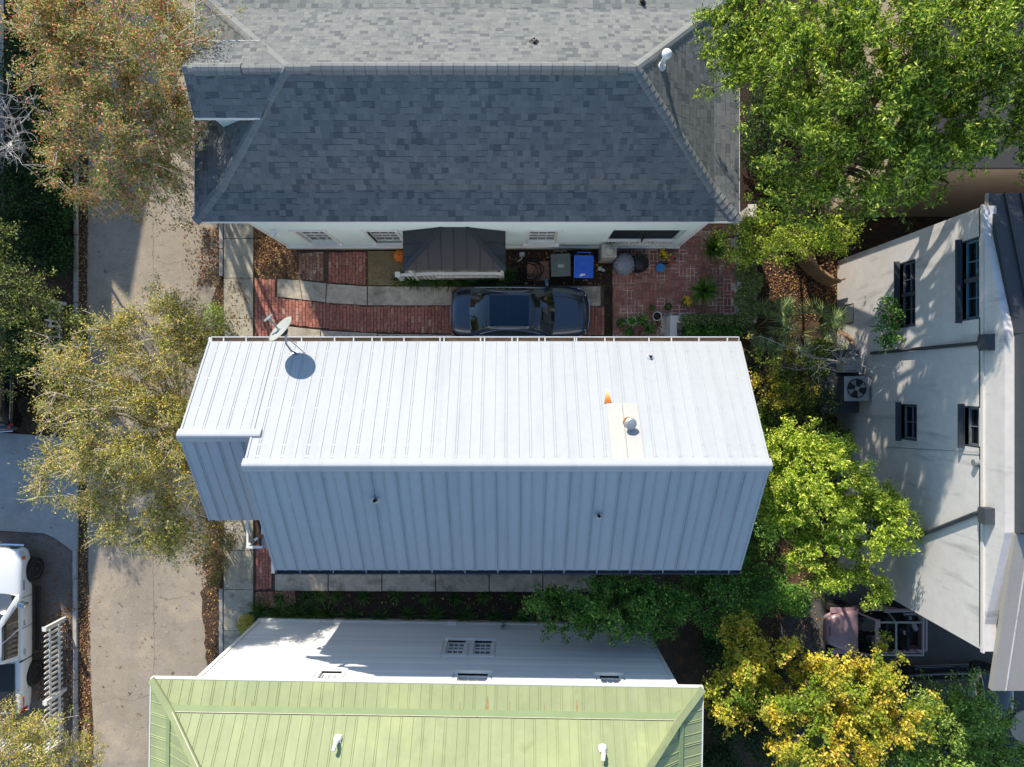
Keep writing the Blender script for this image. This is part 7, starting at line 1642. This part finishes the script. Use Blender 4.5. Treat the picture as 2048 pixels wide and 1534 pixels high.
# pumpkin
p = P(798, 511, .3); t = thing('pumpkin', 'orange pumpkin beside the stoop left of the charcoal canopy', 'pumpkin', (p.x, p.y, .06)); b = MB(); n = 40; vs = []; K = 12
for i in range(K + 1):
    th = math.pi * i / K
    for j in range(n):
        a = 2 * math.pi * j / n; rr = (.21 * math.sin(th) + .012) * (1 + .07 * math.cos(a * 10) * math.sin(th)); vs.append((rr * math.cos(a), rr * math.sin(a), .155 - .155 * math.cos(th) * (1 - .25 * (math.cos(th) > .9))))
b.add(vs, [(i * n + j, i * n + (j + 1) % n, (i + 1) * n + (j + 1) % n, (i + 1) * n + j) for i in range(K) for j in range(n)]); b.build('shell', M_pumpkin, t, world=False, smooth=True)
b = MB(); b.tube([(0, 0, .27), (.01, 0, .32), (.05, .02, .36)], [.03, .02, .018], 7); b.build('stem', M_bark, t, world=False)
# hose coil, hose reel, lid
p = P(1060, 540, .1); t = thing('hose_coil', 'coil of black garden hose on the ground left of the bins', 'hose', (p.x, p.y, .06)); pts = []
for k in range(260):
    a = k * .135; rr = .30 + .10 * math.sin(k * .021) + .02 * math.sin(k * .7); pts.append((rr * math.cos(a) * 1.15 + .06 * math.sin(k * .05), rr * math.sin(a), .03 + .0006 * k + .012 * math.sin(k * .3)))
b = MB(); b.tube(pts, .016, 6); b.build('hose', M_hose, t, world=False, smooth=True); b = MB(); b.tube([(.42, -.02, .04), (.52, .06, .05), (.60, .03, .04)], .014, 6); b.build('nozzle', M_grey_metal, t, world=False)
p = P(1068, 540, .02); t = thing('stepping_stone', 'tan square paver under the hose coil', 'paver', (p.x + .15, p.y - .05, .056), .05); b = MB(); b.box((0, 0, .012), (.8, .7, .024)); b.build('stone', M_brick_old, t, world=False, bevel=.008)
p = P(1044, 508, .6); t = thing('hose_bib', 'grey wall tap box above the hose coil', 'tap', (p.x, p.y - .03, .3)); b = MB(); b.box((0, .02, .25), (.18, .14, .2)); b.build('box', M_grey_metal, t, world=False, bevel=.01); b = MB(); b.tube([(0, -.04, .2), (-.03, -.14, .16), (-.15, -.2, .12)], .025, 7); b.build('spout', M_grey_metal, t, world=False)
p = P(1200, 537, .1); t = thing('water_meter', 'small white rings and valve on the ground beside the blue bin', 'valve', (p.x, p.y, .06)); b = MB(); b.lathe([(.07, 0), (.08, .03), (.06, .05), (.05, .03)], 14); b.lathe([(.05, 0), (.06, .06), (.03, .08)], 12, c=(.12, -.06, 0)); b.build('rings', M_pot_white, t, world=False)
# condenser on its raised platform at the stucco wall
pt = thing('equipment_platform', 'raised dark timber platform against the stucco wall', 'platform', (11.3, -.1, 0))
m = MB(); m.bx(10.55, 11.86, -1.0, 1.15, 1.62, 1.7); m.build('deck', M_slate_paint, pt)
for (xx, yy) in ((10.62, -.92), (10.62, 1.07), (11.8, -.92), (11.8, 1.07)): m = MB(); m.box((xx, yy, .81), (.1, .1, 1.62)); m.build('leg', M_slate_paint, pt)
p = P(1714, 777, 2.58); ac = thing('air_conditioner', 'grey air conditioning condenser with top fan on the platform', 'air conditioner', (p.x, p.y, 1.7), .02)
m = MB(); m.box((0, 0, .43), (.80, .80, .84)); m.build('case', M_slate_paint, ac, world=False, bevel=.03)
m = MB(); m.lathe([(.33, .86), (.345, .885), (.36, .885), (.36, .852)], 28); m.box((0, 0, .855), (.82, .82, .02)); top_ = m.build('top_panel', M_grey_metal, ac, world=False)
m = MB(); m.lathe([(.32, .866), (.32, .87)], 28); m.build('fan_well', M_black_metal, ac, world=False)
for k in range(4):
    a = k * math.pi / 2 + .4; m = MB(); m.slab([Vector((.05 * math.cos(a), .05 * math.sin(a), .872)), Vector((.30 * math.cos(a - .3), .30 * math.sin(a - .3), .872)), Vector((.30 * math.cos(a + .35), .30 * math.sin(a + .35), .884))], .004); m.build('fan_blade', M_grey_paint, ac, world=False)
m = MB()
for k in range(12):
    a = k * math.pi / 6; m.tube([(.05 * math.cos(a), .05 * math.sin(a), .892), (.345 * math.cos(a), .345 * math.sin(a), .889)], .003, 4)
for rr in (.12, .2, .28): m.tube([(rr * math.cos(a), rr * math.sin(a), .891) for a in np.linspace(0, 2 * math.pi, 25)], .003, 4)
m.build('fan_guard', M_black_metal, ac, world=False)
m = MB(); m.lathe([(.07, .868), (.07, .895), (0, .9)], 14); m.build('fan_hub', M_grey_metal, ac, world=False)
p = P(1708, 730, 2.3); ac2 = thing('heat_pump', 'pale service cabinet beside the condenser under bare branches', 'cabinet', (p.x - .02, p.y, 1.7)); m = MB(); m.box((0, 0, .27), (.62, .5, .52)); m.build('case', M_beige_plastic, ac2, world=False, bevel=.02); m = MB(); [m.bx(-.25, .25, -.2 + k * .1, -.16 + k * .1, .531, .545) for k in range(5)]; m.build('louvre', M_grey_paint, ac2, world=False)
# timber
wp = thing('plank_stack', 'orange brown planks leaning against the foot of the stucco wall', 'planks', tuple(P(1690, 680)))
for k in range(4): m = MB(); a, b2 = P(1676 + k * 5, 662 + k * 3, 1.1), P(1716 + k * 4, 700 + k * 2, 1.4); m.slab([a, b2, b2 + Vector((.05, .09, 0)), a + Vector((.05, .09, 0))], .03); m.build('plank', M_wood, wp)
cf = thing('curved_screen', 'curved weathered bamboo screen standing in the mulch yard', 'screen', tuple(P(1620, 545)))
cpts = [P(1588, 508), P(1598, 527), P(1614, 545), P(1634, 560), P(1656, 571)]
for k in range(9):
    z0 = .05 + k * .12; m = MB(); m.tube([q + Vector((0, 0, z0)) for q in cpts], .06, 6); m.build('slat', M_wood, cf)
for q in (cpts[0], cpts[2], cpts[4]): m = MB(); m.tube([q + Vector((.07, .07, 0)), q + Vector((.07, .07, 1.2))], .03, 6); m.build('stake', M_wood, cf)
# garden furniture in the corner
tc = thing('round_table', 'round tan garden table at the far right edge', 'table', (18.3, -12.2, 0)); m = MB(); m.lathe([(.55, .70), (.58, .72), (.55, .74)], 28); m.build('top', M_tan, tc, world=False); m = MB(); m.lathe([(.25, 0), (.22, .03), (.04, .06), (.04, .70)], 14); m.build('pedestal', M_black_metal, tc, world=False)
def chair(label, x, y, rz):
    t = thing('garden_chair', label, 'chair', (x, y, 0), rz, 'iron garden chairs'); m = MB(); m.box((0, 0, .44), (.44, .44, .04)); m.build('seat', M_tan, t, world=False, bevel=.01)
    m = MB(); m.tube([(-.2, -.21, .46), (-.26, -.21, .95), (-.26, .21, .95), (-.2, .21, .46)], .015, 6); m.tube([(-.23, -.07, .46), (-.26, -.07, .94)], .01, 5); m.tube([(-.23, .07, .46), (-.26, .07, .94)], .01, 5); m.build('backrest', M_wood, t, world=False)
    for (a, b) in ((-.18, -.18), (-.18, .18), (.18, -.18), (.18, .18)): m = MB(); m.tube([(a, b, .43), (a * 1.1, b * 1.1, 0)], .014, 6); m.build('leg', M_black_metal, t, world=False)
chair('garden chair on the left of the round table', 17.5, -12.0, R(180)); chair('garden chair below the round table', 18.3, -13.1, R(-90))
pot('tall blue glazed pot with a green shrub near the garden table', 1993, 1432, .24, .62, M_blue_pot, fern_me, .8, None, 0.006)

# ------------------------------------------------------------------ tar seams and cracks in the street
def crack(pts, w, m_, name='tar_seam'):
    rr = random.Random(int(pts[0][0] * 7 + pts[0][1])); P3 = [P(x, y) for (x, y) in pts]; line = []
    for a, b in zip(P3[:-1], P3[1:]):
        n = max(2, int((b - a).length / 0.12))
        for i in range(n): line.append(a.lerp(b, i / n) + Vector((rr.uniform(-.03, .03), rr.uniform(-.02, .02), 0)))
    line.append(P3[-1]); vs, fs = [], []
    for i, p in enumerate(line):
        d = (line[min(i + 1, len(line) - 1)] - line[max(i - 1, 0)]).normalized(); s_ = Vector((-d.y, d.x, 0)) * w * rr.uniform(.4, 1.1) * (1 if 0 < i < len(line) - 1 else .1)
        vs += [(p.x - s_.x, p.y - s_.y, .0065), (p.x + s_.x, p.y + s_.y, .0065)]
    fs = [(2 * i, 2 * i + 1, 2 * i + 3, 2 * i + 2) for i in range(len(line) - 1)]
    b = MB(); b.add(vs, fs); return b.build(name, m_, bpy.data.objects['street'])
M_seam = mat('old_tar', lin(118, 106, 94), 0.9, noise=[(14, .25)])
crack([(306, 440), (308, 620), (304, 900), (306, 1150), (309, 1300), (306, 1420), (309, 1560)], .011, M_seam)
crack([(309, 1190), (340, 1200), (372, 1192), (402, 1215)], .008, M_seam); crack([(190, 1410), (230, 1395), (262, 1402), (305, 1388)], .007, M_seam); crack([(306, 520), (340, 528), (380, 518), (430, 532)], .007, M_seam)
